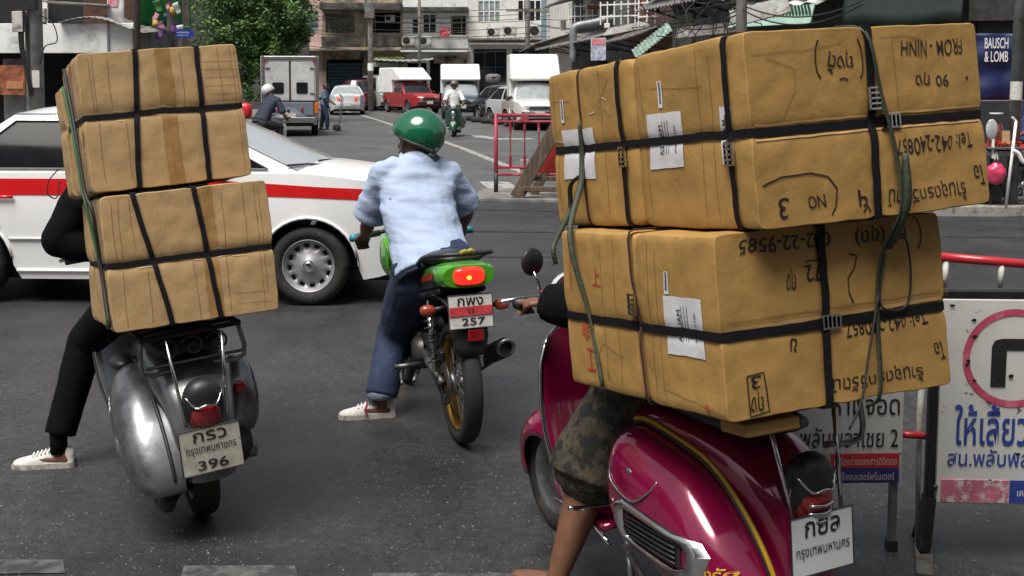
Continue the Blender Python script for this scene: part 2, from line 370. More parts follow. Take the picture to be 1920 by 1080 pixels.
# ------------------------------------------------------------------ building pieces
def wall_panels(W, H, holes, t=.25):
    """wall from x=0..W, z=0..H, front face at y=0, open where holes (x0,x1,z0,z1) are"""
    xs = sorted({0, W, *[max(0, min(W, h[i])) for h in holes for i in (0, 1)]}); zs = sorted({0, H, *[max(0, min(H, h[i])) for h in holes for i in (2, 3)]})
    mb = MB(); inside = lambda x, z: any(h[0] < x < h[1] and h[2] < z < h[3] for h in holes)
    for i in range(len(xs) - 1):
        run = None
        for j in range(len(zs)):
            solid = j < len(zs) - 1 and not inside((xs[i] + xs[i + 1]) / 2, (zs[j] + zs[j + 1]) / 2)
            if solid and run is None: run = zs[j]
            if not solid and run is not None:
                a, b = xs[i], xs[i + 1]
                mb.box(((a + b) / 2, t / 2, (run + zs[j]) / 2), (b - a, t, zs[j] - run)); run = None
    return mb
def window(par, x0, x1, z0, z1, nx=2, nz=2, fm=None, pm=None, depth=.08, bar=.05, name='window'):
    fm = fm or m_white; pm = pm or m_glass; mb = MB()
    for i in range(nx + 1):
        x = x0 + (x1 - x0) * i / nx; mb.box((x, depth, (z0 + z1) / 2), (bar, .06, z1 - z0 + bar))
    for j in range(nz + 1):
        z = z0 + (z1 - z0) * j / nz; mb.box(((x0 + x1) / 2, depth + .004, z), (x1 - x0, .05, bar))
    f = obj(name, mb, fm, par)
    obj('pane', MB().box(((x0 + x1) / 2, depth + .03, (z0 + z1) / 2), (x1 - x0, .01, z1 - z0)), pm, f)
    return f
def louvre(par, x0, x1, z0, z1, m, n=10, name='shutter', depth=.08, vertical=False):
    f = obj(name, MB().box(((x0 + x1) / 2, depth + .06, (z0 + z1) / 2), (x1 - x0, .02, z1 - z0)), m, par)
    me = None
    for i in range(n):
        mb = MB()
        if vertical: mb.box((x0 + (x1 - x0) * (i + .5) / n, depth, (z0 + z1) / 2), ((x1 - x0) / n * .8, .03, z1 - z0), (0, 0, .3))
        else: mb.box(((x0 + x1) / 2, depth, z0 + (z1 - z0) * (i + .5) / n), (x1 - x0, .03, (z1 - z0) / n * .8), (.35, 0, 0))
        obj('slat', mb, m, f)
    return f
def ac_unit(loc, rotz, label, s=1.):
    e = empty('air_conditioner', label, 'air conditioner', loc, (0, 0, rotz), 'air conditioner units on the far facades')
    e.scale = (s, s, s)
    obj('casing', MB().box((0, 0, .27), (.78, .3, .54)), m_acwhite, e, bevel=.02)
    obj('fan_grille', MB().lathe([(.02, -.165), (.05, -.175), (.2, -.17), (.22, -.155)], (-.12, 0, .28), 'y', 16), m_dark, e)
    obj('bracket', MB().box((-.3, .02, -.03), (.04, .5, .06)).box((.3, .02, -.03), (.04, .5, .06)), m_iron, e)
    return e
S31 = 31.1; YF = 74.0
fx = lambda px: (px - 960) / S31 * 1.0
fz = lambda py: 1.7 + (150 - py) / S31
m_pink = mat('faded_pink_plaster', (.66, .45, .42), .85, var=.15, scale=1.5, dirt=(.3, .24, .21), dscale=1.3, dlo=.5, dhi=.75)
m_mould = mat('mouldy_yellow_plaster', (.52, .42, .29), .9, var=.3, scale=1.2, dirt=(.05, .045, .04), dscale=.9, dlo=.47, dhi=.64)
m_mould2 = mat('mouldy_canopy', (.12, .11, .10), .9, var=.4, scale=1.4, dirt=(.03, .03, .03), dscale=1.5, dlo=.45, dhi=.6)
m_cream = mat('stained_cream_plaster', (.76, .74, .68), .85, var=.1, scale=1.2, dirt=(.22, .21, .19), dscale=1.1, dlo=.54, dhi=.76)
m_teal = mat('teal_shutter_paint', (.025, .085, .11), .5, var=.3)
m_greenfr = mat('green_window_frame', (.015, .11, .075), .5)
m_palewin = mat('curtained_pane', (.34, .40, .39), .2, var=.3, scale=3, coat=.3)
m_oldwin = mat('grimy_wooden_shutter', (.22, .20, .15), .7, var=.4, scale=5)
def corrugated_sheet(a, b): return MB().grid(lambda u, v: V((a + (b - a) * u, -.6 + 1.2 * v, .12 * v - .08 * sin(pi * u) + .02 * sin(u * 60))), 60, 3)
def shophouse(label, x0, x1, m, holes, H=10.5, Y=YF):
    e = empty('shophouse', label, 'building', (fx(x0), Y, 0))
    o = fx(x0); hs_ = [(fx(a) - o, fx(b) - o, fz(d), fz(c)) for a, b, c, d in holes]
    W = fx(x1) - fx(x0)
    obj('wall', wall_panels(W - .01, H, hs_), m, e)
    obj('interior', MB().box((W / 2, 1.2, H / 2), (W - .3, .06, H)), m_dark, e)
    obj('side_wall', MB().box((.1, 3, H / 2), (.18, 5.4, H)).box((W - .1, 3, H / 2), (.18, 5.4, H)), m, e)
    obj('roof', MB().box((W / 2, 2.9, H + .08), (W + .2, 6.2, .15)), m_conc, e)
    return e, o
# pink house
e, o = shophouse('faded pink shophouse with a green framed window behind the tree', 430, 606, m_pink, [(572, 598, 22, 62), (470, 560, 100, 210)])
window(e, fx(572) - o, fx(598) - o, fz(62), fz(22), 2, 3, m_greenfr, m_palewin)
obj('ledge', MB().box(((fx(606) - o) / 2, -.35, fz(94)), (fx(606) - o, .9, .14)), m_conc, e)
obj('ground_shutter', MB().box(((fx(515) - o), .15, fz(155)), (2.8, .05, 3.4)), m_teal, e)
# mouldy yellow house
e, o = shophouse('grimy yellow shophouse with black mould, balcony walls and a teal shutter', 606, 756, m_mould, [(612, 666, 26, 62), (690, 752, 24, 62), (612, 680, 112, 210), (694, 752, 97, 210)])
W = fx(756) - fx(606)
for k in range(5): window(e, fx(613) - o + k * .34, fx(613) - o + k * .34 + .32, fz(62), fz(27), 1, 3, m_oldwin, m_oldwin, bar=.04, name='shutter_window')
window(e, fx(691) - o, fx(704) - o, fz(62), fz(28), 2, 2, m_oldwin, m_glass)
obj('canopy', MB().box((W / 2, -.6, fz(15)), (W, 1.3, .42)), m_mould2, e, bevel=.03)
obj('balcony_wall', MB().box((fx(642) - o, -.4, fz(79)), (fx(682) - fx(610), .14, .62)), m_mould2, e, bevel=.02)
obj('balcony_wall', MB().box((fx(724) - o, -.4, fz(78)), (fx(754) - fx(700), .14, .66)), m_mould2, e, bevel=.02)
obj('floor_ledge', MB().box((W / 2, -.5, fz(92)), (W, 1.2, .16)), m_mould, e)
obj('awning_edge', MB().box((W / 2, -1.0, fz(96)), (W, .9, .07)), m_mould2, e)
louvre(e, fx(615) - o, fx(678) - o, .3, fz(118), m_teal, 12, 'roller_shutter', .15)
obj('shop_sign', MB().box((fx(731) - o, -.15, fz(105)), (1.95, .12, .5)), mat('yellow_shop_sign', (.48, .36, .12), .6, var=.2), e)
obj('drain_pipe', MB().tube([(fx(686) - o, -.1, 0), (fx(686) - o, -.1, 9)], .05), m_conc, e)
ac_unit((fx(733), YF - .3, fz(42)), 0, 'small window air conditioner in the dark upper opening of the mouldy house', .75)
# white house
e, o = shophouse('white shophouse with dark upper windows and two units under them', 756, 879, m_wall_white, [(774, 787, 36, 64), (794, 818, 28, 62), (846, 876, 30, 66), (762, 800, 118, 210), (806, 874, 108, 210)])
W = fx(879) - fx(756)
window(e, fx(774) - o, fx(787) - o, fz(64), fz(36), 1, 2)
window(e, fx(794) - o, fx(818) - o, fz(62), fz(28), 2, 2)
window(e, fx(848) - o, fx(866) - o, fz(66), fz(30), 1, 1, mat('pale_wood_post', (.45, .33, .2), .7))
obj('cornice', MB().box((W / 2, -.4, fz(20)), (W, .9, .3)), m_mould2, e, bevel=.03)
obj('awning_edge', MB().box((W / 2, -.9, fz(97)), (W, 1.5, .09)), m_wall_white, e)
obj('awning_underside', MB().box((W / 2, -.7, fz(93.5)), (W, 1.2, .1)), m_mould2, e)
obj('shop_board', MB().box((fx(845) - o, -.2, fz(112)), (2.0, .1, .45)), m_mould, e)
for k in range(5): obj('facade_strip', MB().box((W / 2, -.012, fz(70) + k * .28), (W, .02, .03)), m_conc, e)
ac_unit((fx(768), YF - .45, fz(86)), 0, 'left of two outdoor units under the windows of the white house')
ac_unit((fx(799), YF - .45, fz(86)), 0, 'right of two outdoor units under the windows of the white house')
e2 = empty('round_sign', 'round red sign on the white shophouse between two windows', 'sign', (fx(835), YF - .5, fz(62)))
obj('disc', MB().lathe([(0, -.03), (.29, -.03), (.31, 0), (.29, .03), (0, .03)], (0, 0, 0), 'y', 24), mat('faded_red', (.5, .03, .05), .5, var=.2, dirt=(.6, .35, .35), dscale=6), e2)
obj('arm', MB().tube([(.1, .02, .2), (.3, .5, .2)], .02), m_iron, e2)
# planters and a grey sheet over the shop front left of the white house
e3 = empty('shop_planter', 'mossy planter with small green plants above the yellow shop sign level', 'planter', (fx(737), YF - 2.2, fz(122)))
obj('trough', MB().box((0, 0, 0), (1.9, .35, .28)), mat('mossy_green_wall', (.30, .34, .25), .8, var=.3, scale=2, dirt=(.1, .12, .08), dscale=2), e3, bevel=.02)
leaf_cloud0 = [V((random.uniform(-.9, .9), random.uniform(-.15, .15), random.uniform(.1, .42))) for _ in range(420)]
lm = MB()
for p in leaf_cloud0:
    a = random.uniform(0, 6.3); lm.add([p, p + V((.09 * cos(a), .05, .05)), p + V((.12 * cos(a), .02, .12 * sin(a)))], [(0, 1, 2)])
o_ = obj('plants', lm, mat('planter_green', (.10, .18, .05), .6, var=.4, scale=4), e3, fix=False); o_['kind'] = 'stuff'
o_ = obj('grey_shade_sheet', corrugated_sheet(-1.7, 1.7), m_conc, smooth=True, solid=.02); o_.location = (fx(765), YF - 2.6, fz(114)); tag(o_, 'sagging grey shade sheet over the shop left of the white pickup', 'shade')
# cream house
e, o = shophouse('cream shophouse with tall white framed windows above a dark glazed ground floor', 879, 1100, m_cream, [(897, 938, -40, 42), (971, 1014, -40, 40), (888, 950, 92, 210), (960, 1090, 92, 210)])
W = fx(1100) - fx(879)
window(e, fx(897) - o, fx(938) - o, fz(42), fz(-38), 4, 4, m_white, m_palewin, bar=.07)
window(e, fx(971) - o, fx(1014) - o, fz(40), fz(-38), 4, 4, m_white, m_glass, bar=.08)
window(e, fx(889) - o, fx(949) - o, .4, fz(94), 3, 3, m_teal, m_glass)
window(e, fx(962) - o, fx(1088) - o, .4, fz(94), 4, 3, m_teal, m_glass)
mb = MB()
for i in range(46): mb.box((W * (i + .5) / 46, -.9, fz(78)), (W / 46 * .55, 2.0, .05), (-.12, 0, 0))
mb.box((W / 2, -.9, fz(80)), (W, 2.0, .04), (-.12, 0, 0))
obj('corrugated_eave', mb, mat('rusty_roof_sheet', (.26, .24, .22), .8, var=.35, scale=5, dirt=(.08, .05, .035), dscale=4, dlo=.48, dhi=.62), e)
obj('gutter', MB().box((W / 2, -1.9, fz(84)), (W, .12, .1)), m_conc, e)
for px, py, s, t in ((925, 70, 1, 'left of three outdoor units along the cream wall'), (956, 68, 1.05, 'middle of three outdoor units along the cream wall'), (1006, 70, 1.25, 'right and largest of three outdoor units along the cream wall')):
    ac_unit((fx(px), YF - .6, fz(py)), 0, t, s)

# ------------------------------------------------------------------ the shack row along the right side of the street
def fr(A, B):   # an Empty-like frame: x from A towards B along the facade
    d = (B - A); return atan2(d.y, d.x), d.length
m_tin = mat('weathered_tin', (.33, .33, .32), .7, .2, var=.3, scale=4, dirt=(.12, .08, .06), dscale=2.5, dlo=.5, dhi=.66)
m_tin2 = mat('grey_roof_sheet', (.22, .215, .21), .8, var=.35, scale=5, dirt=(.07, .055, .05), dscale=3, dlo=.45, dhi=.62)
m_greyw = mat('grey_shack_wall', (.17, .17, .17), .85, var=.35, scale=2, dirt=(.06, .055, .05), dscale=1.8)
m_blue = mat('pale_blue_paint', (.22, .36, .52), .6, var=.2, dirt=(.3, .3, .28), dscale=4)
m_lime = mat('mossy_green_wall', (.30, .34, .25), .8, var=.3, scale=2, dirt=(.1, .12, .08), dscale=2)
m_brown = mat('brown_boards', (.13, .05, .04), .7, var=.4, scale=4)
def corrugated(mb, x0, x1, y0, y1, z0, z1, n=30, amp=.03, t=0):
    """sheet from (y0,z0) to (y1,z1), waves running along the slope"""
    return mb.grid(lambda u, v: V((x0 + (x1 - x0) * u, y0 + (y1 - y0) * v, z0 + (z1 - z0) * v + amp * sin(u * n * 2 * pi))), n * 4, 3)
def shack(label, pa, Ya, pb, Yb, H, m, roofm, roof_z, proj=1.3, drop=.5, holes=(), extra=None):
    A = at(pa, 150, Ya); B = at(pb, 150, Yb); A.z = B.z = 0
    a, W = fr(A, B)
    e = empty('shack', label, 'building', A, (0, 0, a))
    obj('wall', wall_panels(W - .02, H, list(holes)), m, e)
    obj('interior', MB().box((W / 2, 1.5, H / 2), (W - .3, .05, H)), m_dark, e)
    obj('side_wall', MB().box((.06, 2, H / 2), (.1, 3.9, H)).box((W - .06, 2, H / 2), (.1, 3.9, H)), m, e)
    obj('awning', corrugated(MB(), -.1, W + .05, .05, -proj, roof_z, roof_z - drop, max(6, int(W * 4)), .025), roofm, e, smooth=True, solid=.02)
    obj('top_roof', MB().box((W / 2, 1.9, H + .06), (W + .1, 4.1, .1)), roofm, e)
    mb = MB()
    for i in range(3): mb.tube([(W * (i + .5) / 3, .0, roof_z - drop - .25), (W * (i + .5) / 3, -proj * .9, roof_z - drop * .9 - .04)], .025, 6)
    obj('bracket', mb, m_iron, e)
    return e, W
# from far (left) to near (right)
e, W = shack('blue edged shack at the far end of the right row', 1022, 66, 1072, 50, 6.6, m_cream, m_tin2, 3.6, 1.4, .4, [(1.2, 3, 3.9, 5.6)])
obj('blue_column', MB().box((.5, -.12, 5.2), (.75, .2, 2.9)), m_blue, e)
obj('mossy_column', MB().box((2.6, -.1, 1.7), (1.0, .18, 3.3)), m_lime, e)
window(e, 1.25, 2.95, 3.95, 5.55, 3, 2)
e, W = shack('grey tin roofed shack with a poster on its wall', 1072, 50, 1182, 38, 5.6, m_greyw, m_tin2, 3.35, 1.5, .45, [(2.5, 4.6, 3.7, 5.2), (6, 8, 0, 2.4)])
window(e, 2.55, 4.55, 3.75, 5.15, 4, 1, m_white, m_palewin)
obj('roof_sheet', corrugated(MB(), .5, W * .8, .3, -1.2, 5.0, 4.6, 30, .03), m_tin, e, smooth=True, solid=.02)
e2 = empty('poster', 'white poster with red and blue print hung on the grey shack', 'poster', at(1122, 92, 34.0), (0, 0, rad(-12)))
obj('board', MB().box((0, 0, 0), (.42, .03, .62)), mat('poster_print', (.62, .62, .62), .6, var=.1, col2=(.15, .17, .35), scale=9), e2)
obj('heading', MB().box((0, -.02, .2), (.36, .01, .16)), mat('poster_red', (.55, .04, .07), .6, var=.3, scale=14, col2=(.6, .4, .4)), e2)
e, W = shack('shack with a yellow door frame and a sagging green awning', 1182, 38, 1262, 31, 5.2, m_brown, m_tin2, 3.15, 1.2, .4, [(.6, 2.4, 0, 2.7), (3, 5, 3.5, 4.8)])
obj('yellow_panel', MB().box((2.9, -.06, 2.2), (.8, .08, 1.3)), mat('yellow_panel', (.5, .32, .05), .6, var=.2), e)
e2 = empty('green_awning', 'tilted sheet of mossy green corrugated awning above the boxes', 'awning', at(1222, 76, 26.), (0, rad(-38), rad(-12)))
obj('sheet', corrugated(MB(), -.48, .48, -.25, .25, -.12, .12, 12, .014), mat('mossy_green_sheet', (.26, .38, .31), .7, var=.4, scale=4, dirt=(.1, .11, .1), dscale=5), e2, smooth=True, solid=.015)
e, W = shack('grey walled shack behind the tangle of cables', 1262, 31, 1400, 26, 5.0, m_greyw, m_tin, 4.0, 1.0, .6, [(1.2, 2.8, 3.4, 4.6)])
obj('upper_sheet', corrugated(MB(), .2, W, .2, -1.0, 4.5, 3.9, 24, .025), m_tin, e, smooth=True, solid=.02)
obj('pale_panel', MB().box((.9, -.05, 2.9), (1.5, .05, .8)), m_lime, e)
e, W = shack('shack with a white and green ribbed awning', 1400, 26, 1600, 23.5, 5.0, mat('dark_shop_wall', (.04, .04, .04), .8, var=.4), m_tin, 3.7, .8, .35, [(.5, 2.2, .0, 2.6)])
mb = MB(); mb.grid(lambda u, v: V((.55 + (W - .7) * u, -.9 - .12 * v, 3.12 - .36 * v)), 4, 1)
r_ = obj('awning_valance', mb, mat('pale_green_valance', (.42, .60, .50), .6, var=.15, scale=3), e, solid=.02)
me_ = None
for i in range(26):
    x = .55 + (W - .7) * (i + .5) / 26
    obj('rib', MB().box((x, -.975, 2.94), (.035, .03, .37), (.32, 0, 0)), mat('dark_green_rib', (.06, .15, .11), .6), r_)
obj('white_sheet', MB().grid(lambda u, v: V((.5 + (W - .6) * u, -.9 + .9 * v, 3.14 + .35 * v + .03 * sin(u * 30))), 40, 2), m_wall_white, e, smooth=True, solid=.01)
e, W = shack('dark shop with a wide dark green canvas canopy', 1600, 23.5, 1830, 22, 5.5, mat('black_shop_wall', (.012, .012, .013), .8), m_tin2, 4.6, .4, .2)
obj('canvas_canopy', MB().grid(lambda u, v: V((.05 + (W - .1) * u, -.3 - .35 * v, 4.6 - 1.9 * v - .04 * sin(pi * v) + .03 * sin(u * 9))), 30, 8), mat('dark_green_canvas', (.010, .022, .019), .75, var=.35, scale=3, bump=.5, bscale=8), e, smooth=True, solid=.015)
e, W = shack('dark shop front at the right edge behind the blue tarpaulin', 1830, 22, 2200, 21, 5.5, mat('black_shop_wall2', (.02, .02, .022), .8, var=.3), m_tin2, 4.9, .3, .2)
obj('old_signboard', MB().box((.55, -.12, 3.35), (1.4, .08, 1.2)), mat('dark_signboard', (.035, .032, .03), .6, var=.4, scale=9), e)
for i, (a, b) in enumerate(((.2, 3.7), (.5, 3.5), (.3, 3.25))): obj('sign_smear', MB().box((a + .2, -.165, b), (.5, .01, .07), (0, .1, 0)), mat('grey_smear', (.1, .1, .1), .7, var=.4), e)
# blue tarpaulin with its lettering
T = empty('blue_tarpaulin', 'blue tarpaulin with white shop lettering hung beside the grey pole', 'tarpaulin', at(1872, 130, 16.5), (0, 0, rad(-3)))
def tarp(u, v): return V((-.42 + 1.1 * u, .02 * sin(v * 12 + u * 3) + .02 * sin(u * 17), .48 - .89 * v))
m_tarp = mat('blue_tarpaulin', (.006, .015, .085), .5, var=.3, scale=4, bump=1.5, bscale=7)
obj('sheet', MB().grid(tarp, 20, 20), m_tarp, T, smooth=True, solid=.004)
tf = lambda a, b: V((-.05 + a, -.055, .26 + b))
obj('lettering', text_mb('BAUSCH', .31, .145, lambda a, b: tf(a, b + .09), offset=.012), m_white, T)
obj('lettering', text_mb('& LOMB', .31, .145, lambda a, b: tf(a, b - .09), offset=.012), m_white, T)
obj('hem_bar', MB().tube([(-.43, -.03, -.42), (.68, -.03, -.42)], .01), m_steel, T)

# ------------------------------------------------------------------ unseen house rows beside and behind the camera, added to darken fill and reflections
def row_house(label, loc, rot, W, H, m):
    e = empty('shophouse', label, 'building', loc, (0, 0, rot))
    hs_ = [(1 + 3.6 * k, 3.4 + 3.6 * k, z, z + (2.7 if z < 1 else 1.6)) for k in range(int(W / 3.6)) for z in (.2, 4.6, 7.9)]
    obj('wall', wall_panels(W, H, hs_), m, e); obj('interior', MB().box((W / 2, 1.4, H / 2), (W - .3, .06, H)), m_dark, e)
    for h_ in hs_: window(e, *h_, 3, 2, m_oldwin, m_glass)
    obj('awning', MB().box((W / 2, -1.0, 3.6), (W, 2.0, .12), (.08, 0, 0)), m_mould2, e)
row_house('unseen shophouse row added behind the camera to darken fill and reflections', (22, -9, 0), pi, 44, 11, m_mould)
row_house('unseen shophouse row added on the left to shape reflections', (-30, 0, 0), pi / 2, 18, 10, m_pink)
row_house('unseen shophouse row added on the right to shape reflections', (30, 16, 0), -pi / 2, 18, 10, m_cream)
# ------------------------------------------------------------------ poles, duct, cables
def pole(label, px, Y, r, z1=9., m=m_conc, lean=0):
    p = at(px, 150, Y); e = empty('utility_pole', label, 'pole', (p.x, p.y, 0), (0, lean, 0), 'poles along the street')
    obj('shaft', MB().tube([(0, 0, 0), (0, 0, z1 * .5), (0, 0, z1)], [r * 1.1, r, r * .85], 14), m, e, smooth=True)
    return e
m_oldpole = mat('weathered_pole', (.25, .235, .21), .85, var=.3, scale=4, dirt=(.1, .09, .08), dscale=3)
e = pole('square concrete pole in front of the mouldy house', 695, 66, .14, m=m_oldpole)
obj('transformer', MB().box((0, -.2, 5.4), (.5, .4, .8)), m_greyw, e); obj('band', MB().tube([(0, 0, 2.2), (0, 0, 2.6)], .16, 12), m_wall_white, e)
pole('thin grey pole before the white house', 787, 71, .09, m=m_oldpole)
e = pole('tall pole before the cream house with a crossarm', 989, 64, .13, m=m_oldpole)
obj('crossarm', MB().box((0, -.1, 5.3), (2.2, .1, .12)), m_oldpole, e)
e = pole('thick grey pole rising behind the right boxes', 1389, 22, .095, m=mat('grey_pole', (.27, .25, .22), .8, var=.15, scale=2))
e = pole('steel pole beside the blue tarpaulin', 1901, 15.5, .068, m=mat('painted_steel_pole', (.16, .18, .17), .5, var=.3, scale=3, dirt=(.08, .07, .06), dscale=5), lean=rad(1.2))
obj('pole_sticker', MB().tube([(0, 0, 1.45), (0, 0, 1.68)], .0735, 14), m_platewhite, e); obj('yellow_box', MB().box((.12, -.06, 2.42), (.11, .1, .16)), mat('yellow_box', (.35, .27, .06), .6), e)
# big duct elbow
D = empty('duct_pipe', 'grey duct pipe with an elbow running along the shack wall', 'pipe', at(1075, 98, 40))
obj('pipe', MB().tube([(0, 0, -.25), (0, 0, .25), (0, 0, .72), (.14, 0, .86), (.6, 0, .95), (1.3, 0, 1.12)], .12, 12, smooth=5), mat('grey_duct', (.27, .29, .30), .5, .3, var=.25), D, smooth=True)
obj('collar', MB().tube([(0, 0, -.3), (0, 0, -.18)], .15, 12), m_steel, D)
ci = 0
CL = ['%s overhead cable %s' % (a, b) for a in ('thin', 'sagging', 'dark', 'slack') for b in ('crossing the mouldy house', 'crossing the white house', 'crossing the cream house', 'running to the crossarm pole', 'above the shack roofs', 'near the grey duct', 'running towards the right', 'beside the tree')]
ORD = ['highest', 'second highest', 'third highest', 'fourth highest', 'fourth lowest', 'third lowest', 'second lowest', 'lowest']
RT = ['from the crossarm pole to the near grey pole, upper one', 'from the crossarm pole to the near grey pole, lower one', 'from the blue column to the grey pole', 'from the crossarm pole past the grey duct', 'low above the shack roofs by the poster', 'above the green awning', 'above the middle shack towards the grey pole', 'from the grey pole to the ribbed awning, upper one', 'from the grey pole to the ribbed awning, lower one', 'short and thin right over the cable tangle']
def cable(a, b, sag=.4, r=.012, n=14, label=None):
    global ci
    P = [a.lerp(b, i / n) - V((0, 0, sag * 4 * (i / n) * (1 - i / n))) for i in range(n + 1)]
    o_ = obj('overhead_cable', MB().tube(P, r, 5), m_wire, None, smooth=True); tag(o_, label or 'thin black overhead cable strung across the far street', 'cable', 'overhead cables')
    ci += 1
for i, (y0, y1) in enumerate(((8, 14), (18, 22), (26, 28), (34, 36), (44, 47), (52, 57), (60, 68), (84, 90))):
    cable(at(560, y0, 70), at(1040, y1, 62), .25 + .1 * (i % 3), .016, label=ORD[i] + ' of the eight cables strung across the far facades')
for i, (x0, y0, x1, y1, Y0, Y1) in enumerate(((989, 30, 1200, 10, 64, 34), (989, 42, 1380, 30, 64, 24), (1040, 10, 1389, 4, 60, 22), (1010, 48, 1300, 22, 60, 30), (1060, 60, 1250, 50, 45, 30), (1180, 30, 1400, 12, 32, 22), (1200, 16, 1389, 40, 30, 22), (1389, 8, 1640, -12, 22, 20), (1389, 16, 1620, 6, 22, 18), (1250, 5, 1389, 24, 30, 22))):
    cable(at(x0, y0, Y0), at(x1, y1, Y1), .3, .014, label='black cable running ' + RT[i])
random.seed(3)
tg = MB()
for i in range(26):
    c0 = at(1290 + random.uniform(-25, 90), random.uniform(-20, 40), 24); P = [c0]
    d = V((random.uniform(-1, 1), random.uniform(-.3, .3), random.uniform(-1, 1))).normalized()
    for k in range(9):
        d = (d + V((random.uniform(-1, 1), random.uniform(-.3, .3), random.uniform(-1, 1))) * .5).normalized(); P.append(P[-1] + d * .14)
    tg.tube(P, .011, 5)
o_ = obj('cable_tangle', tg, m_wire, smooth=True); tag(o_, 'messy tangle of black cables hanging left of the thick grey pole', 'cables', kind='stuff')
# clutter on the shack roofs: boards, sheets, air units
random.seed(11)
cm = [m_tin, m_tin2, m_brown, m_blue, m_cream, m_greyw, m_lime]
def bric(label, px, py, Y, d, m, rot=(0, 0, 0), name='roof_board', cat='board'):
    o_ = obj(name, MB().box((0, 0, 0), d), m, bevel=.008); o_.location = at(px, py, Y); o_.rotation_euler = rot; tag(o_, label, cat)
bric('red brown board leaning on the far shack roof', 1150, 62, 36, (.5, .05, .14), m_brown, (.2, .2, -.5))
bric('dark red box standing below the balcony rails', 1112, 14, 41, (.42, .3, .12), mat('dark_red_box', (.2, .02, .02), .6))
bric('orange brown upright board between the railings', 1203, 14, 34, (.2, .06, .62), mat('orange_brown_board', (.28, .09, .04), .7, var=.3))
bric('pale tin sheet lying on the middle shack roof', 1180, 52, 35, (1.5, .5, .03), m_tin, (.5, -.16, -.5))
bric('long grey tin sheet sloping over the grey shack', 1120, 66, 42, (1.9, .6, .03), m_tin, (.6, -.12, -.6))
bric('dark tin sheet below the cable tangle', 1330, 56, 26, (1.4, .5, .03), m_tin2, (.5, -.1, -.3))
bric('big pale tin sheet tilted beside the grey pole', 1425, 22, 23, (1.1, .5, .03), m_tin, (.7, -.25, -.2))
bric('pale box on the roof edge by the blue column', 1056, 47, 48, (.22, .3, .4), m_cream, name='roof_box', cat='box')
bric('small white box on the roof near the duct', 1138, 48, 37, (.16, .2, .14), m_white, name='roof_box', cat='box')
for i, (px, Y) in enumerate(((1100, 43), (1165, 37), (1245, 31))):
    e = empty('balcony_railing', ['far', 'middle', 'near'][i] + ' pale balcony railing above the shack roofs', 'railing', at(px, 30, Y), (0, 0, rad(-35)))
    for z in (0, .35): obj('rail', MB().box((0, 0, z), (1.5, .04, .04)), m_wall_white, e)
    for k in range(7): obj('post', MB().box((-.72 + .24 * k, 0, .1), (.035, .035, .7)), m_wall_white, e)

# ------------------------------------------------------------------ left side: white parapet building, pole, tree
YL = 30.; sL = FPX / YL
lx = lambda px: (px - 960) / sL
lz = lambda py: 1.7 + (150 - py) / sL
e = empty('parapet_building', 'low building with a stained white parapet and dark open ground floor', 'building', (0, YL, 0))
obj('parapet', MB().box(((lx(-160) + lx(206)) / 2, 0, lz(72.5)), (lx(206) - lx(-160), .16, .72)), m_wall_white, e, bevel=.015)
obj('parapet_return', MB().box(((lx(207) + lx(253)) / 2, .1, lz(71)), (lx(253) - lx(207), .14, .72)), mat('clean_white_wall', (.68, .68, .66), .8, var=.08), e, bevel=.015)
obj('floor_slab', MB().box(((lx(-160) + lx(253)) / 2, 2, lz(88)), (lx(253) - lx(-160), 3.8, .18)), m_conc, e)
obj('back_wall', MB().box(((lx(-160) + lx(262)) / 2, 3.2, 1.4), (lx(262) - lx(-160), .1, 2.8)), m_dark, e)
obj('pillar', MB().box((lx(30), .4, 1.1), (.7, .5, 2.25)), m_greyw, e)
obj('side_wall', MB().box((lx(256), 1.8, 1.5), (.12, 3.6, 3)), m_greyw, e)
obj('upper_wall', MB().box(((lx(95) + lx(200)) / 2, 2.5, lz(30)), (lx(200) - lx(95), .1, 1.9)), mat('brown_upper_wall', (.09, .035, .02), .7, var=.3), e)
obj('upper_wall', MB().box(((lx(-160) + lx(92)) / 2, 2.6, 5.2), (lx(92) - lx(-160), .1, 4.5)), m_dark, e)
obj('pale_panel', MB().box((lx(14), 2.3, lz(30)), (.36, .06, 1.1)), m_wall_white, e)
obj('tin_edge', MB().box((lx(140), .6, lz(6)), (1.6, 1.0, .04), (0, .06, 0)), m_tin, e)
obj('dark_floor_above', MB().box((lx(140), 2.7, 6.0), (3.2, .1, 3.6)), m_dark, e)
mb = MB().grid(lambda u, v: V((lx(120 + 162 * u), -.3 + 1.4 * v, lz(45 + 12 * u) + .20 * sin(pi * min(1, u * 1.25)) + .1 * v - .10 * max(0, u - .85) * 6 + .012 * sin(u * 90))), 60, 3)
obj('tin_roof', mb, m_tin, e, smooth=True, solid=.015)
P_ = empty('food_poster', 'orange brown food poster on the left wall behind the taxi', 'poster', (lx(24), YL - .1, lz(150)))
obj('board', MB().box((0, 0, 0), (.72, .05, .72)), mat('food_print', (.40, .12, .05), .5, var=.3, scale=5, col2=(.05, .02, .015)), P_)
obj('panel', MB().box((.12, -.03, -.12), (.4, .01, .18)), mat('food_panel', (.5, .22, .1), .5, var=.2, scale=10), P_)
e = pole('grey concrete pole with cables and a meter box left of the parapet', 70, 23, .115, m=m_conc)
obj('pole_twin', MB().tube([(-.17, .05, 0), (-.17, .05, 9)], .06, 10), m_greyw, e)
obj('paper_notice', MB().box((.02, -.13, 1.72), (.14, .01, .32)), m_platewhite, e)
obj('meter_box', MB().box((-.28, -.1, 2.78), (.2, .16, .38)), m_acwhite, e, bevel=.01)
obj('dark_box', MB().box((-.05, -.16, 3.25), (.26, .2, .5)), m_iron, e)
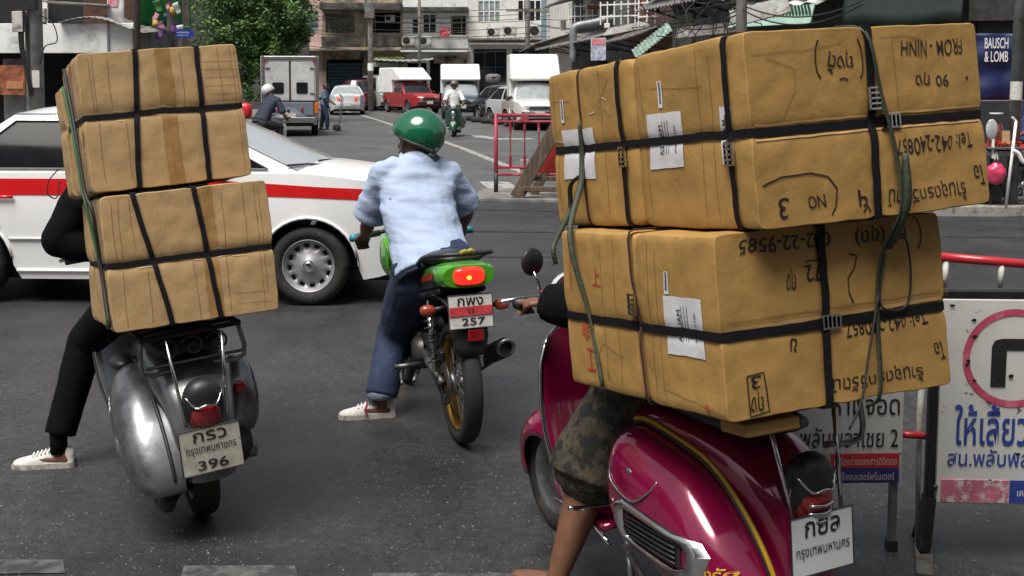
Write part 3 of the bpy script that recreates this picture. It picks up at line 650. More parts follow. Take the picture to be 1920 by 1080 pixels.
for k in range(5): obj('cable_drop', MB().tube([(-.28 + .03 * k, -.14, 3), (-.25 + .02 * k, -.16, 2.3), (-.16 + .03 * k, -.15, 1.9 - .1 * k), (-.1, -.12, 1.4)], .013, 5, smooth=4), m_wire, e, smooth=True)
obj('cable_loop', MB().tube([(.12, -.1, 2.9), (.35, -.1, 2.75), (.42, -.1, 2.42), (.2, -.12, 2.32), (.1, -.1, 2.0)], .012, 5, smooth=5), m_wire, e, smooth=True)
ac_unit((lx(98), YL - .9, lz(46)), 0, 'outdoor unit standing on the white parapet beside the pole', .62)
e = empty('street_banner', 'white street banner with red print hanging above the tin roof', 'banner', (lx(211), YL + .4, lz(15)))
obj('cloth', MB().grid(lambda u, v: V((-.21 + .42 * u, .02 * sin(v * 9), .4 - .85 * v)), 4, 12), mat('banner_white', (.58, .57, .57), .7, var=.1), e, smooth=True, solid=.004)
obj('red_print', MB().box((-.06, -.03, .2), (.24, .01, .32)), mat('banner_red', (.5, .06, .1), .7, var=.4, scale=9, col2=(.55, .4, .42)), e)
e = empty('green_netting', 'bright green building netting hanging between the poles', 'netting', at(292, 8, YL + 4))
obj('net', MB().grid(lambda u, v: V((-.8 + 1.75 * u, .06 * sin(u * 14) + .03 * sin(v * 8), 1.0 - 1.6 * v)), 30, 12), mat('green_net', (.02, .26, .06), .7, var=.3, scale=3, bump=1, bscale=9), e, smooth=True, solid=.004)
pole('thin dark pole at the corner of the parapet building', 259, 29, .075, m=mat('dark_pole', (.07, .055, .045), .8, var=.3))
pole('brown trunk like pole beside the blue street sign', 321, 33, .085, m=mat('brown_pole', (.16, .125, .10), .85, var=.3, scale=5))
pole('pale narrow pole wrapped in coloured notices', 350, 34, .1, m=mat('notice_pole', (.36, .30, .20), .8, var=.5, scale=7, col2=(.12, .1, .14)))
e = empty('street_sign', 'blue arrow street sign with white text before the tree', 'sign', at(346, 63, 30))
obj('plate', MB().prism([(-.22, -.1), (.14, -.1), (.25, 0), (.14, .1), (-.22, .1)], (0, 0, 0), (1, 0, 0), (0, 0, 1), (0, .02, 0)), mat('sign_blue', (.01, .03, .28), .4), e)
obj('lettering', text_mb('ถ.พลับพลาไชย', .3, .05, lambda a, b: V((a - .04, -.004, b + .035))), m_white, e)
obj('lettering', text_mb('Phlapphla Chai', .26, .03, lambda a, b: V((a - .04, -.004, b - .04))), m_white, e)
# coloured flags and garlands beside the trunk
random.seed(5)
flagm = [mat('flag_%s' % n_, c_, .7, var=.3) for n_, c_ in (('violet', (.12, .05, .18)), ('pink', (.42, .16, .2)), ('yellow', (.42, .30, .06)), ('navy', (.03, .04, .14)), ('white', (.5, .5, .5)), ('green', (.06, .2, .05)))]
fln = ['violet', 'pink', 'yellow', 'navy', 'white', 'green']
for i in range(14):
    px, py = random.uniform(292, 352), random.uniform(-2, 56); o_ = at(px, py, 31.5 + random.uniform(-.3, .3)); k = i % 6; s_ = random.uniform(.1, .2)
    f = obj('bunting_flag', MB().grid(lambda u, v: V((s_ * (u - .5) * (1 - .3 * v), .03 * sin(v * 5 + i), -s_ * 1.5 * v)), 4, 6), flagm[k], None, smooth=True, solid=.003); f.location = o_; f.rotation_euler = (0, random.uniform(-.5, .5), random.uniform(-.6, .6))
    tag(f, '%s cloth flag hanging beside the brown pole' % fln[k], 'flag', 'bunting flags by the brown pole'); f['c'] = fln[k]
for c_ in fln:
    fl = sorted([o_ for o_ in C.objects if o_.get('c') == c_], key=lambda o_: -o_.location.z)
    for k, o_ in enumerate(fl): o_['label'] = '%s of the %s cloth flags beside the brown pole' % ([['only'], ['upper', 'lower'], ['highest', 'middle', 'lowest']][len(fl) - 1][k], c_); del o_['c']
# the tree
def leaf_cloud(name, m, par, blobs, n, size, seed):
    rd = random.Random(seed); vs, fs = [], []
    tot = sum(b[1][0] * b[1][1] * b[1][2] for b in blobs)
    for c_, r_ in blobs:
        k = int(n * r_[0] * r_[1] * r_[2] / tot)
        # clumps
        cl_ = []
        for _ in range(max(6, k // 60)):
            th, z = rd.uniform(0, 2 * pi), rd.uniform(-1, 1); q_ = sqrt(1 - z * z); rr = rd.uniform(.45, 1.0)
            cl_.append(V((c_[0] + r_[0] * q_ * cos(th) * rr, c_[1] + r_[1] * q_ * sin(th) * rr, c_[2] + r_[2] * z * rr)))
        for _ in range(k):
            cc = rd.choice(cl_); p = cc + V((rd.gauss(0, .17), rd.gauss(0, .17), rd.gauss(0, .15))) * (r_[0] * .55)
            a = Euler((rd.uniform(-1.0, 1.0), rd.uniform(-1.0, 1.0), rd.uniform(0, 6.3))).to_matrix(); s_ = size * rd.uniform(.6, 1.4)
            o_ = len(vs)
            vs += [p + a @ V((0, -s_, 0)), p + a @ V((s_ * .42, 0, s_ * .12)), p + a @ V((0, s_, -s_ * .1)), p + a @ V((-s_ * .42, 0, s_ * .12))]; fs.append((o_, o_ + 1, o_ + 2, o_ + 3))
    me = bpy.data.meshes.new(name); me.from_pydata([tuple(p) for p in vs], [], fs)
    o_ = obj(name, me, m, par); o_['kind'] = 'stuff'; return o_
m_leaf = mat('leaf_green', (.085, .17, .045), .5, var=.4, scale=1.1, col2=(.025, .065, .016))
YT = 50; tp = at(500, 150, YT)
e = empty('leafy_tree', 'big dense green tree behind the left boxes and the grey truck', 'tree', (tp.x, YT, 0))
m_bark = mat('grey_bark', (.09, .07, .055), .9, var=.4, scale=6, bump=1, bscale=20)
tk = obj('trunk', MB().tube([(0, 0, 0), (.1, 0, 1.5), (-.05, .1, 3), (.1, 0, 4.5)], [.28, .22, .17, .1], 12, smooth=4), m_bark, e, smooth=True)
for a in range(6):
    th = a * 1.05; obj('limb', MB().tube([(0, 0, 2.0 + .25 * a), (.9 * cos(th), .9 * sin(th), 3.2 + .2 * a), (1.7 * cos(th), 1.7 * sin(th), 4.2 + .2 * a)], [.1, .07, .03], 8, smooth=3), m_bark, tk, smooth=True)
leaf_cloud('bright_leaves', mat('young_leaf_green', (.16, .28, .07), .5, var=.3, scale=3), e, [((-1.2, -.5, 4.3), (1.8, 1.3, 1.3)), ((.5, -.8, 4.3), (1.6, 1.0, 1.2)), ((-.4, -.5, 3.0), (1.6, 1.2, 1.2))], 3500, .10, 8)
leaf_cloud('crown', m_leaf, e, [((-1.2, 0, 4.0), (1.9, 1.7, 1.5)), ((.2, -.3, 4.5), (1.9, 1.7, 1.4)), ((.2, 0, 3.1), (1.6, 1.3, 1.1)), ((-1.5, 0, 2.3), (1.3, 1.2, 1.2)), ((-.3, 0, 1.5), (1.1, 1.1, .9)), ((1.0, 0, 3.6), (1.1, 1.1, .9)), ((-.5, .2, 6), (2.5, 1.9, 1.2)), ((-.1, .3, 3.6), (1.6, 1.2, 2.0))], 30000, .085, 4)
# backdrop building behind the left side and tree
e = empty('rear_building', 'tall dim building behind the tree and the netting', 'building', (at(300, 150, 66).x, 66, 0))
obj('wall', wall_panels(22, 13, [(2 + 3 * k, 3.6 + 3 * k, 4.5 + 3.2 * j, 6.2 + 3.2 * j) for k in range(6) for j in range(2)]).xf(Matrix.Translation((-14, 0, 0))), m_mould2, e)
for k in range(6):
    for j in range(2): window(e, -12 + 3 * k, -10.4 + 3 * k, 4.5 + 3.2 * j, 6.2 + 3.2 * j, 2, 2, m_oldwin, m_glass)
# ------------------------------------------------------------------ wheels
def wheel(par, c, r, w, rimmat, style='disc', seg=28, tread=True, name='wheel'):
    R = r * .66 if style != 'spoke' else r * .79
    pr = [(R, -w * .38), (R * 1.03, -w * .46), (r * .86, -w * .52), (r * .95, -w * .44), (r * .985, -w * .3), (r, -w * .1), (r, w * .1), (r * .985, w * .3), (r * .95, w * .44), (r * .86, w * .52), (R * 1.03, w * .46), (R, w * .38)]
    t = obj(name, MB().lathe(pr, c, 'x', seg), m_rubber, par, smooth=True)
    if style == 'steel':     # dished steel rim with round openings
        for s in (1, -1):
            mb = MB(); prof = [(R, .46), (R * .97, .40), (R * .9, .30), (R * .84, .20), (R * .70, .19), (R * .50, .30), (R * .30, .34), (R * .27, .38), (R * .16, .42), (.004, .43)]
            nn = 48; ringsv = [[V(c) + V((s * w * h, rr * cos(2 * pi * k / nn), rr * sin(2 * pi * k / nn))) for k in range(nn)] for rr, h in prof]
            o_ = len(mb.v); mb.v += [p for q_ in ringsv for p in q_]
            for i in range(len(prof) - 1):
                for k in range(nn):
                    if i == 3 and k % 4 in (0, 1): continue
                    mb.f.append((o_ + i * nn + k, o_ + i * nn + (k + 1) % nn, o_ + (i + 1) * nn + (k + 1) % nn, o_ + (i + 1) * nn + k))
            obj('rim', mb, rimmat, t, smooth=True, solid=.004)
            obj('hub_cap', MB().lathe([(R * .22, s * w * .40), (R * .2, s * w * .5), (R * .12, s * w * .55), (.002, s * w * .56)], c, 'x', 20), m_chrome, t, smooth=True)
            obj('brake_drum', MB().lathe([(.002, s * w * .1), (R * .85, s * w * .1)], c, 'x', 24), m_iron, t)
    elif style == 'disc':
        mb = MB()
        for s in (1, -1): mb.lathe([(R, s * w * .44), (R * .9, s * w * .36), (R * .75, s * w * .2), (R * .45, s * w * .28), (R * .3, s * w * .42), (.003, s * w * .44)], c, 'x', seg)
        obj('rim', mb, rimmat, t, smooth=True)
    elif style == 'alloy':
        for s in (1, -1):
            obj('rim', MB().lathe([(R, s * w * .46), (R * .88, s * w * .36), (R * .86, s * w * .2)], c, 'x', seg), rimmat, t, smooth=True)
            for k in range(5):
                a = 2 * pi * k / 5; d = V((0, cos(a), sin(a))); n_ = V((0, -sin(a), cos(a)))
                obj('spoke', MB().rings([[V(c) + V((s * w * (.36 + q), 0, 0)) + d * rr + n_ * ww * e_ for e_, q in ((-1, 0), (1, 0), (.7, .06), (-.7, .06))] for rr, ww in ((R * .1, R * .12), (R * .5, R * .10), (R * .9, R * .14))]), rimmat, t)
            obj('brake_drum', MB().lathe([(.002, s * w * .12), (R * .9, s * w * .12)], c, 'x', 16), m_dark, t)
    elif style == 'spoke':
        obj('rim', MB().lathe([(R * 1.0, -w * .4), (R * .93, -w * .36), (R * .90, -w * .15), (R * .90, w * .15), (R * .93, w * .36), (R * 1.0, w * .4), (R * .97, 0)], c, 'x', 40, closed=True), rimmat, t, smooth=True)
        for k in range(32):
            a = 2 * pi * k / 32; s = 1 if k % 2 else -1; b = a + (.55 if k % 4 < 2 else -.55)
            obj('wire_spoke', MB().tube([V(c) + V((s * .022, cos(b) * .045, sin(b) * .045)), V(c) + V((0, cos(a) * R * .93, sin(a) * R * .93))], .0022, 4, caps=False), m_steel, t)
        obj('hub', MB().lathe([(.012, -.055), (.05, -.05), (.05, -.03), (.03, -.02), (.03, .02), (.055, .03), (.055, .05), (.012, .055)], c, 'x', 18), m_steel, t, smooth=True)
    return t

# ------------------------------------------------------------------ cars
def car(name, label, cat, loc, yaw, paint, L=4.35, W=1.7, H=1.47, wb=2.55, fo=.85, r=.30, gh=(.95, .15, -.95, -1.55), belt=.92, nose=.78, tail=.90, detail=1, rim='disc', rimmat=None, group=None, sill=.2, roofin=.24, lights=True, tailm=None, wins=((.04, .47), (.53, .96)), extra=None, stripe=None, plate=True, cab_only=False, grille=None, glass=None):
    glass = glass or m_glass
    e = empty(name, label, cat, loc, (0, 0, yaw), group)
    yf = L / 2; yr = -L / 2; wf = yf - fo; wr = wf - wb; Ra = r + .065; hw0 = W / 2
    def hw(y):
        t = abs(y) / (L / 2); return hw0 * (1 - .30 * max(0, (t - .55) / .45) ** 2.6)
    g0, g1, g2, g3 = gh
    def zs(y):   # shoulder line
        if y > g0: q_ = (y - g0) / (yf - g0); return belt + (nose - belt) * q_ ** 1.4 - .12 * max(0, q_ - .85) / .15
        if y < g3: q_ = (g3 - y) / (g3 - yr); return belt + (tail - belt) * q_ - .10 * max(0, q_ - .88) / .12
        return belt
    def zb(y):
        z = sill + .1 * max(0, (abs(y) / (L / 2) - .82) / .18)
        for yw in (wf, wr):
            d = abs(y - yw)
            if d < Ra: z = max(z, r + sqrt(Ra * Ra - d * d) - .01)
        return z
    def side(y, t, s, off=0):
        z = zb(y) + (zs(y) - zb(y)) * t; tz = (z - sill) / (belt - sill)
        x = hw(y) * (1 - .055 * (1 - tz) ** 2 - .075 * max(0, tz - .55) ** 1.6) + off
        return V((s * x, y, z))
    def sz(y, z, s, off=0):
        t = (z - zb(y)) / (zs(y) - zb(y)); return side(y, t, s, off)
    ys = sorted({yr + L * i / 40 for i in range(41)} | {yw + Ra * cos(pi * k / 16) * .9999 for yw in (wf, wr) for k in range(17)})
    body = MB()
    for s in (-1, 1): body.rings([[side(y, j / 10, s) for j in range(11)] for y in ys], False, False)
    def top(y, u):
        a = side(y, 1, 1); return V((a.x * u, y, a.z + .055 * (1 - u * u) * (1 if y > g0 or y < g3 else 1)))
    body.rings([[top(y, -1 + 2 * k / 12) for k in range(13)] for y in ys], False, False)
    for y, s in ((yf, 1), (yr, -1)):
        R = []
        for j in range(9):
            t = j / 8; row = []
            for k in range(13):
                u = -1 + 2 * k / 12; a = side(y, t, 1); row.append(V((a.x * u, y + s * (.13 * (1 - u * u) * (.6 + .4 * sin(pi * t)) + .05 * sin(pi * min(1, t * 1.6))), a.z + .055 * (1 - u * u) * t ** 3)))
            R.append(row)
        body.rings(R, False, False)
    bo = obj('body', body, paint, e, doubles=True); smooth_angle(bo, 34)
    lip = MB()
    for s in (-1, 1):
        for yw in (wf, wr):
            P = [sz(yw + Ra * cos(pi * k / 18), max(sill, r + Ra * sin(pi * k / 18)) + .0, s, .003) for k in range(1, 18)]
            obj('arch_lip', MB().tube(P, .012, 6), paint, e, smooth=True)
            obj('wheel_well', MB().lathe([(Ra * 1.03, s * (hw0 - .42)), (Ra * 1.03, s * (hw0 - .05))], (0, yw, r), 'x', 20, a0=-.1, a1=pi + .1), m_dark, e)
    obj('underbody', MB().box((0, 0, sill + .09), (W - .42, L - .35, .22)).box((0, (wf + wr) / 2, sill + .12), (W - .16, wb - 2 * Ra - .02, .2)), m_dark, e)
    # greenhouse
    hb = lambda y: hw(y) * .945
    def ghp(u, t, s, off=0):   # u from front 0 to rear 1, t up
        y = (g0 * (1 - t) + g1 * t) * (1 - u) + (g3 * (1 - t) + g2 * t) * u
        yb = g0 * (1 - u) + g3 * u
        x = hb(yb) * (1 - t) + (hb(yb) - roofin) * t + .03 * sin(pi * t)
        z = belt - .01 + (H - .06 - belt) * t
        return V((s * (x + off), y, z))
    roofz = lambda a, b: H - .06 + .06 * (1 - a * a) * min(1, (sin(pi * (.1 + .8 * b))) * 1.3)
    cabm = MB()
    for s in (-1, 1): cabm.grid(lambda u, v: ghp(u, v, s), 14, 8)
    def ws(a, t, u): p = ghp(u, t, 1); return V((p.x * a, p.y + (.16 * (1 - a * a) * (1 if u < .5 else -.7)) * (1 - .45 * t), p.z))
    cabm.grid(lambda u, v: ws(-1 + 2 * u, v, 0), 12, 8); cabm.grid(lambda u, v: ws(-1 + 2 * u, v, 1), 12, 8)
    def roof(u, v):
        p = ghp(v, 1, 1); a = -1 + 2 * u; yo = .16 * (1 - a * a) * .55 * (1 - v) - .16 * .7 * .55 * (1 - a * a) * v
        return V((p.x * a, p.y + yo, roofz(a, v) if 0 < v < 1 else H - .06))
    cabm.grid(roof, 12, 12)
    ro = obj('roof', cabm, paint, e, doubles=True); smooth_angle(ro, 50)
    o1 = .006
    for s in (-1, 1):
        for a, b in wins:
            obj('side_window', MB().grid(lambda u, v: ghp(a + (b - a) * u, .09 + .80 * v, s, o1), 10, 6), glass, e, smooth=True)
            if detail > 1:
                fr_ = [ghp(a + (b - a) * u, .09 + .8 * v, s, o1 + .004) for u, v in [(i / 8, 0) for i in range(9)] + [(1, i / 5) for i in range(1, 6)] + [(1 - i / 8, 1) for i in range(1, 9)] + [(0, 1 - i / 5) for i in range(1, 6)]]
                obj('window_seal', MB().tube(fr_, .008, 5), m_black, e)
    wsm = lambda u, v, q_: ws(-.91 + 1.82 * u, .05 + .86 * v, q_) + V((0, (.007 if q_ == 0 else -.007), .006))
    obj('windshield', MB().grid(lambda u, v: wsm(u, v, 0), 12, 6), glass, e, smooth=True)
    obj('rear_window', MB().grid(lambda u, v: wsm(u, v, 1), 12, 6), glass, e, smooth=True)
    for yw, nm in ((wf, 'f'), (wr, 'r')):
        for s in (-1, 1): wheel(e, (s * (hw0 - .115), yw, r), r, .19, rimmat or m_steel, rim)
    if lights:
        for s in (-1, 1):
            y = yf - .015; f_ = lambda u, v: V((s * (hw(y) * (.48 + .5 * u)), y + .13 * (1 - (.5 + .5 * u) ** 2) + .035 - .09 * u, nose - .20 + .13 * v))
            obj('headlight', MB().grid(f_, 6, 4), mat('headlight_glass', (.55, .57, .58), .1, var=.3, scale=20, coat=1), e, smooth=True, solid=.03)
            y = yr; f_ = lambda u, v: V((s * (hw(y) * (.56 + .44 * u)), y - .13 * (1 - (.55 + .45 * u) ** 2) - .03 + .11 * u, tail - .30 + .17 * v))
            obj('tail_light', MB().grid(f_, 6, 4), tailm or m_redlens, e, smooth=True, solid=.03)
        obj('grille', MB().grid(lambda u, v: V((-.36 + .72 * u, yf + .155 - .02 * v - .11 * (2 * u - 1) ** 2 * .3, nose - .20 + .10 * v)), 8, 3), grille or m_black, e, solid=.02)
        obj('front_bumper', MB().rings([[V((x, yf + .13 * (1 - (x / hw(yf)) ** 2) + .03, sill + .16)), V((x, yf + .13 * (1 - (x / hw(yf)) ** 2) + .045, sill + .2)), V((x, yf + .13 * (1 - (x / hw(yf)) ** 2) + .045, sill + .28)), V((x, yf + .13 * (1 - (x / hw(yf)) ** 2) + .02, sill + .32))] for x in [hw(yf) * (-1 + i / 6) for i in range(13)]], False, False), m_black, e, smooth=True, solid=.02)
    if plate:
        for s, y in ((1, yf + .18), (-1, yr - .17)): obj('number_plate', MB().box((0, y, sill + (.25 if s > 0 else .32)), (.34, .012, .15)), m_platewhite, e)
    for s in (-1, 1):
        p = ghp(.20 if detail > 1 else .05, .10, s, .0); obj('door_mirror', MB().ell(p + V((s * .11, .06, .03)), (.075, .045, .06), nu=12, nv=8), paint if detail > 1 else m_black, e, smooth=True)
    return e, dict(side=side, sz=sz, ghp=ghp, zs=zs, zb=zb, hw=hw, wf=wf, wr=wr, yf=yf, ws=ws, top=top, Ra=Ra)

# ------------------------------------------------------------------ people
def figure(name, label, J, skin, shirt, pants, shoe, sleeve='short', leg='long', helmet=None, hair=True, vox=.012, k=1., group=None, hands='grip', face=True, shirt_disp=0, hemlen=.05, faceV=None, sock=None, build=1., loose=1., armk=1.):
    """J: world joints.  One continuous remeshed body, clothes and shoes as its children."""
    e = empty(name, label, 'person', (J['lf'].x * .5 + J['rf'].x * .5, J['lf'].y * .5 + J['rf'].y * .5, 0), (0, 0, 0), group)
    O = V(e.location); J = {a: (b if a in ('lg', 'rg', 'look') else b - O) for a, b in J.items()}
    pel, che, nek, hed = J['pelvis'], J['chest'], J['neck'], J['head']
    sv = (J['rs'] - J['ls']).normalized(); hv = (J['rh'] - J['lh']).normalized(); kb = k * build
    b = MB()
    b.tube([pel - (che - pel) * .2, pel, pel.lerp(che, .5), che, che.lerp(nek, .55), nek], [.11 * kb, .145 * kb, .13 * kb, .15 * kb, .15 * kb, .06 * k], 16, [.09 * kb, .10 * kb, .09 * kb, .10 * kb, .085 * kb, .06 * k], side=sv, smooth=3)
    up = (hed - nek).normalized(); fd = J.get('look', None)
    fd = (fd if fd is not None else sv.cross(up) * -1); fd = (fd - up * fd.dot(up)).normalized()
    if fd.dot(up.cross(sv)) < 0 and 'look' not in J: fd = -fd
    rt = fd.cross(up)
    b.tube([nek - up * .05, nek, hed - up * .05 * k], [.062 * k, .055 * k, .056 * k], 12)
    HM = Matrix((rt, fd, up)).transposed()
    def hp(x, y, z): return hed + HM @ V((x * k, y * k, z * k))
    hs0 = len(b.v)
    b.ell((0, 0, 0), (.072 * k, .092 * k, .112 * k), nu=20, nv=16, fn=lambda q: V((q.x * (1 - .25 * max(0, -q.z / .112) ** 1.5), q.y + (.012 * max(0, -q.z / .1)), q.z)))
    for i in range(hs0, len(b.v)): b.v[i] = hed + HM @ b.v[i]
    b.tube([hp(0, .085, .02), hp(0, .104, -.02), hp(0, .092, -.032)], [.008 * k, .014 * k, .012 * k], 8)
    b.tube([hp(-.02, .082, -.062), hp(.02, .082, -.062)], .012 * k, 8)
    for s in (-1, 1): b.ell(hp(s * .074, -.005, -.012), (.012 * k, .022 * k, .03 * k), nu=8, nv=6)
    shl = {}
    for s, sh, el, wr_, gd in ((-1, 'ls', 'le', 'lw', 'lg'), (1, 'rs', 're', 'rw', 'rg')):
        b.tube([J[sh], J[sh].lerp(J[el], .5), J[el]], [.052 * kb, .047 * kb, .039 * kb], 12)
        b.tube([J[el], J[el].lerp(J[wr_], .35), J[wr_]], [.040 * kb, .040 * kb, .026 * k], 12)
        b.ell(J[el], (.041 * kb,) * 3, nu=10, nv=8); b.ell(J[sh], (.058 * kb,) * 3, nu=10, nv=8)
    for s, h_, kn, an, ft in ((-1, 'lh', 'lk', 'la', 'lf'), (1, 'rh', 'rk', 'ra', 'rf')):
        b.tube([J[h_], J[h_].lerp(J[kn], .4), J[kn]], [.088 * kb, .076 * kb, .054 * kb], 14)
        b.ell(J[kn], (.056 * kb,) * 3, nu=12, nv=8)
        b.tube([J[kn], J[kn].lerp(J[an], .3), J[kn].lerp(J[an], .65), J[an]], [.053 * kb, .056 * kb, .042 * kb, .034 * k], 14)
        b.ell(J[an], (.036 * k,) * 3, nu=10, nv=8)
        d = (J[ft] - J[an]); d.z = 0; d = d.normalized() if d.length > .01 else V((0, 1, 0))
        hl = V((J[an].x, J[an].y, J[ft].z + .03 * k)) - d * .05 * k
        b.tube([hl, hl + d * .12 * k + V((0, 0, .004)), hl + d * .2 * k - V((0, 0, .006)), hl + d * .245 * k - V((0, 0, .01))], [.032 * k, .036 * k, .04 * k, .026 * k], 12, [.03 * k, .032 * k, .022 * k, .014 * k], side=V((-d.y, d.x, 0)))
        b.tube([J[an], hl + d * .03], [.034 * k, .034 * k], 10)
    # hands: palm, four bent fingers and a thumb closed on the grip
    for el, wr_, gd, s in (('le', 'lw', 'lg', -1), ('re', 'rw', 'rg', 1)):
        w_ = J[wr_]; ax = (w_ - J[el]).normalized(); gdir = J.get(gd, sv * s)
        gdir = (gdir - ax * gdir.dot(ax)).normalized(); dn = ax.cross(gdir)
        if dn.z > 0: dn = -dn
        pc = w_ + ax * .05 * k
        b.tube([w_ - ax * .01, w_ + ax * .03 * k, w_ + ax * .085 * k], [.026 * k, .036 * k, .042 * k], 12, [.018 * k, .017 * k, .014 * k], side=gdir)
        for i, (o_, l_) in enumerate(((-.03, .030), (-.011, .034), (.009, .033), (.028, .026))):
            a0 = w_ + ax * .082 * k + gdir * o_ * k * -s * -1
            b.tube([a0, a0 + ax * l_ * k + dn * .006 * k, a0 + ax * (l_ + .010) * k + dn * .030 * k, a0 + ax * (l_ - .012) * k + dn * .046 * k], [.0095 * k, .0090 * k, .0085 * k, .0075 * k], 7)
        a0 = w_ + ax * .03 * k - gdir * s * .032 * k
        b.tube([a0, a0 - gdir * s * .014 * k + ax * .03 * k + dn * .012 * k, a0 - gdir * s * .0 * k + ax * .055 * k + dn * .034 * k], [.012 * k, .0105 * k, .009 * k], 7)
    def rem(o_, v, it=4):
        md = o_.modifiers.new('one_surface', 'REMESH'); md.mode = 'VOXEL'; md.voxel_size = v; md.use_smooth_shade = True
        s2 = o_.modifiers.new('soft', 'SMOOTH'); s2.iterations = it; s2.factor = .5
    bo = obj('body', b, skin, e); rem(bo, min(vox, .0085) if vox < .015 else vox, 2)
    # trousers or shorts
    t = MB(); kq = kb; kb = kb * loose
    t.tube([pel + (che - pel) * .34, pel + (che - pel) * .1, pel - (che - pel) * .12], [.150 * kb, .172 * kb, .165 * kb], 18, [.115 * kb, .135 * kb, .14 * kb], side=hv)
    for h_, kn, an in (('lh', 'lk', 'la'), ('rh', 'rk', 'ra')):
        t.tube([J[h_], J[h_].lerp(J[kn], .5), J[kn]] if leg == 'long' else [J[h_], J[h_].lerp(J[kn], .5), J[h_].lerp(J[kn], 1.02)], [.108 * kb, .096 * kb, .082 * kb] if leg == 'long' else [.115 * kb, .11 * kb, .105 * kb], 16)
        t.ell(J[h_], (.112 * kb,) * 3, nu=12, nv=8)
        if leg == 'long':
            e_ = J[kn].lerp(J[an], .93); t.ell(J[kn], (.084 * kb,) * 3, nu=12, nv=8)
            t.tube([J[kn], J[kn].lerp(J[an], .4), e_], [.082 * kb, .074 * kb, .068 * kb], 16)
        else:
            e_ = J[kn].lerp(J[an], .14); t.ell(J[kn], (.104 * kb,) * 3, nu=12, nv=8)
            t.tube([J[kn], e_], [.104 * kb, .108 * kb], 16)
    kb = kq * (1 + (loose - 1) * .6); to = obj('trousers' if leg == 'long' else 'shorts', t, pants, e); rem(to, max(vox, .011), 3)
    # shirt
    s_ = MB(); base = pel.lerp(che, hemlen)
    s_.tube([base, pel.lerp(che, .35), pel.lerp(che, .65), che, che.lerp(nek, .45), che.lerp(nek, .8), nek.lerp(hed, .12)], [.188 * kb, .176 * kb, .172 * kb, .180 * kb, .176 * kb, .115 * kb, .062 * k], 20, [.150 * kb, .135 * kb, .125 * kb, .120 * kb, .095 * kb, .080 * kb, .062 * k], side=sv, smooth=3)
    for sh, el, wr_ in (('ls', 'le', 'lw'), ('rs', 're', 'rw')):
        s_.ell(J[sh], (.071 * kq,) * 3, nu=12, nv=8)
        s_.tube([J[sh].lerp(nek, .5), J[sh]], [.062 * kq, .056 * kq], 12); s_.tube([J[sh].lerp(che, .4), J[sh]], [.10 * kq, .060 * kq], 12)
        if sleeve == 'short': s_.tube([J[sh], J[sh].lerp(J[el], .5), J[sh].lerp(J[el], .86)], [.060 * kb, .068 * kb, .078 * kb], 14)
        else:
            s_.tube([J[sh], J[sh].lerp(J[el], .5), J[el]], [.074 * kb * armk, .070 * kb * armk, .064 * kb * armk], 14); s_.ell(J[el], (.066 * kb * armk,) * 3, nu=12, nv=8)
            s_.tube([J[el], J[el].lerp(J[wr_], .5), J[el].lerp(J[wr_], .93)], [.064 * kb * armk, .058 * kb * armk, .048 * kb], 14)
    so_ = obj('shirt' if sleeve == 'short' else 'jacket', s_, shirt, e); rem(so_, max(vox, .010), 3)
    if shirt_disp:
        tx = bpy.data.textures.new('folds', 'CLOUDS'); tx.noise_scale = .15; tx.noise_depth = 1
        fe = bpy.data.objects.new('fold_direction', None); C.objects.link(fe); fe.parent = e; fe.scale = (1.3, 1.3, .42); fe.rotation_euler = (0, .18, 0)
        md = so_.modifiers.new('folds', 'DISPLACE'); md.texture = tx; md.strength = shirt_disp; md.mid_level = .42; md.texture_coords = 'OBJECT'; md.texture_coords_object = fe
        for mo, st in ((to, shirt_disp * .8),): md = mo.modifiers.new('folds', 'DISPLACE'); md.texture = tx; md.strength = st; md.mid_level = .5
    # shoes
    if shoe:
        for an, ft in (('la', 'lf'), ('ra', 'rf')):
            d = (J[ft] - J[an]); d.z = 0; d = d.normalized() if d.length > .01 else V((0, 1, 0)); sd_ = V((-d.y, d.x, 0))
            gz = J[ft].z; h0 = V((J[an].x, J[an].y, gz)) - d * .075 * k
            R = []; prof = ((0, .028, .02, .085), (.02, .037, .0, .098), (.07, .04, 0, .095), (.12, .043, 0, .082), (.17, .049, 0, .062), (.22, .05, 0, .05), (.262, .042, .002, .042), (.285, .022, .008, .028))
            for y, wd, lo, hi in prof:
                c_ = h0 + d * y * k
                R.append([c_ + sd_ * (wd * k * cos(a)) * (1 if sin(a) < 0 else (.72 if y < .15 else .86) + .0) + V((0, 0, 1)) * (lo + (hi - lo) * (.32 + .68 * sin(a) if sin(a) > 0 else .32 + .32 * max(-1, sin(a) * 2.2))) * k for a in [2 * pi * q / 18 for q in range(18)]])
            so = obj('shoe', MB().rings(R), shoe, e, smooth=True, sub=1)
            RR = [[h0 + d * y * k + sd_ * (wd * k * 1.06 * q), h0 + d * y * k + sd_ * (wd * k * 1.06 * q) + V((0, 0, .024 * k))] for q, sl_ in ((1, prof), (-1, prof[::-1])) for y, wd, lo, hi in sl_]
            obj('sole', MB().rings(RR + [RR[0]], False, False).add([p[0] for p in RR], [tuple(range(len(RR)))]), mat('shoe_sole', (.55, .53, .48), .7, var=.2, dirt=(.2, .18, .15), dscale=20), so)
            if vox < .015:
                for q in range(5): c_ = h0 + d * (.115 + .018 * q) * k + V((0, 0, (.083 - .0052 * q) * k)); obj('shoe_lace', MB().tube([c_ - sd_ * .026 * k - V((0, 0, .008 * k)), c_ + V((0, 0, .004)), c_ + sd_ * .026 * k - V((0, 0, .008 * k))], .0035, 6), m_white, so)
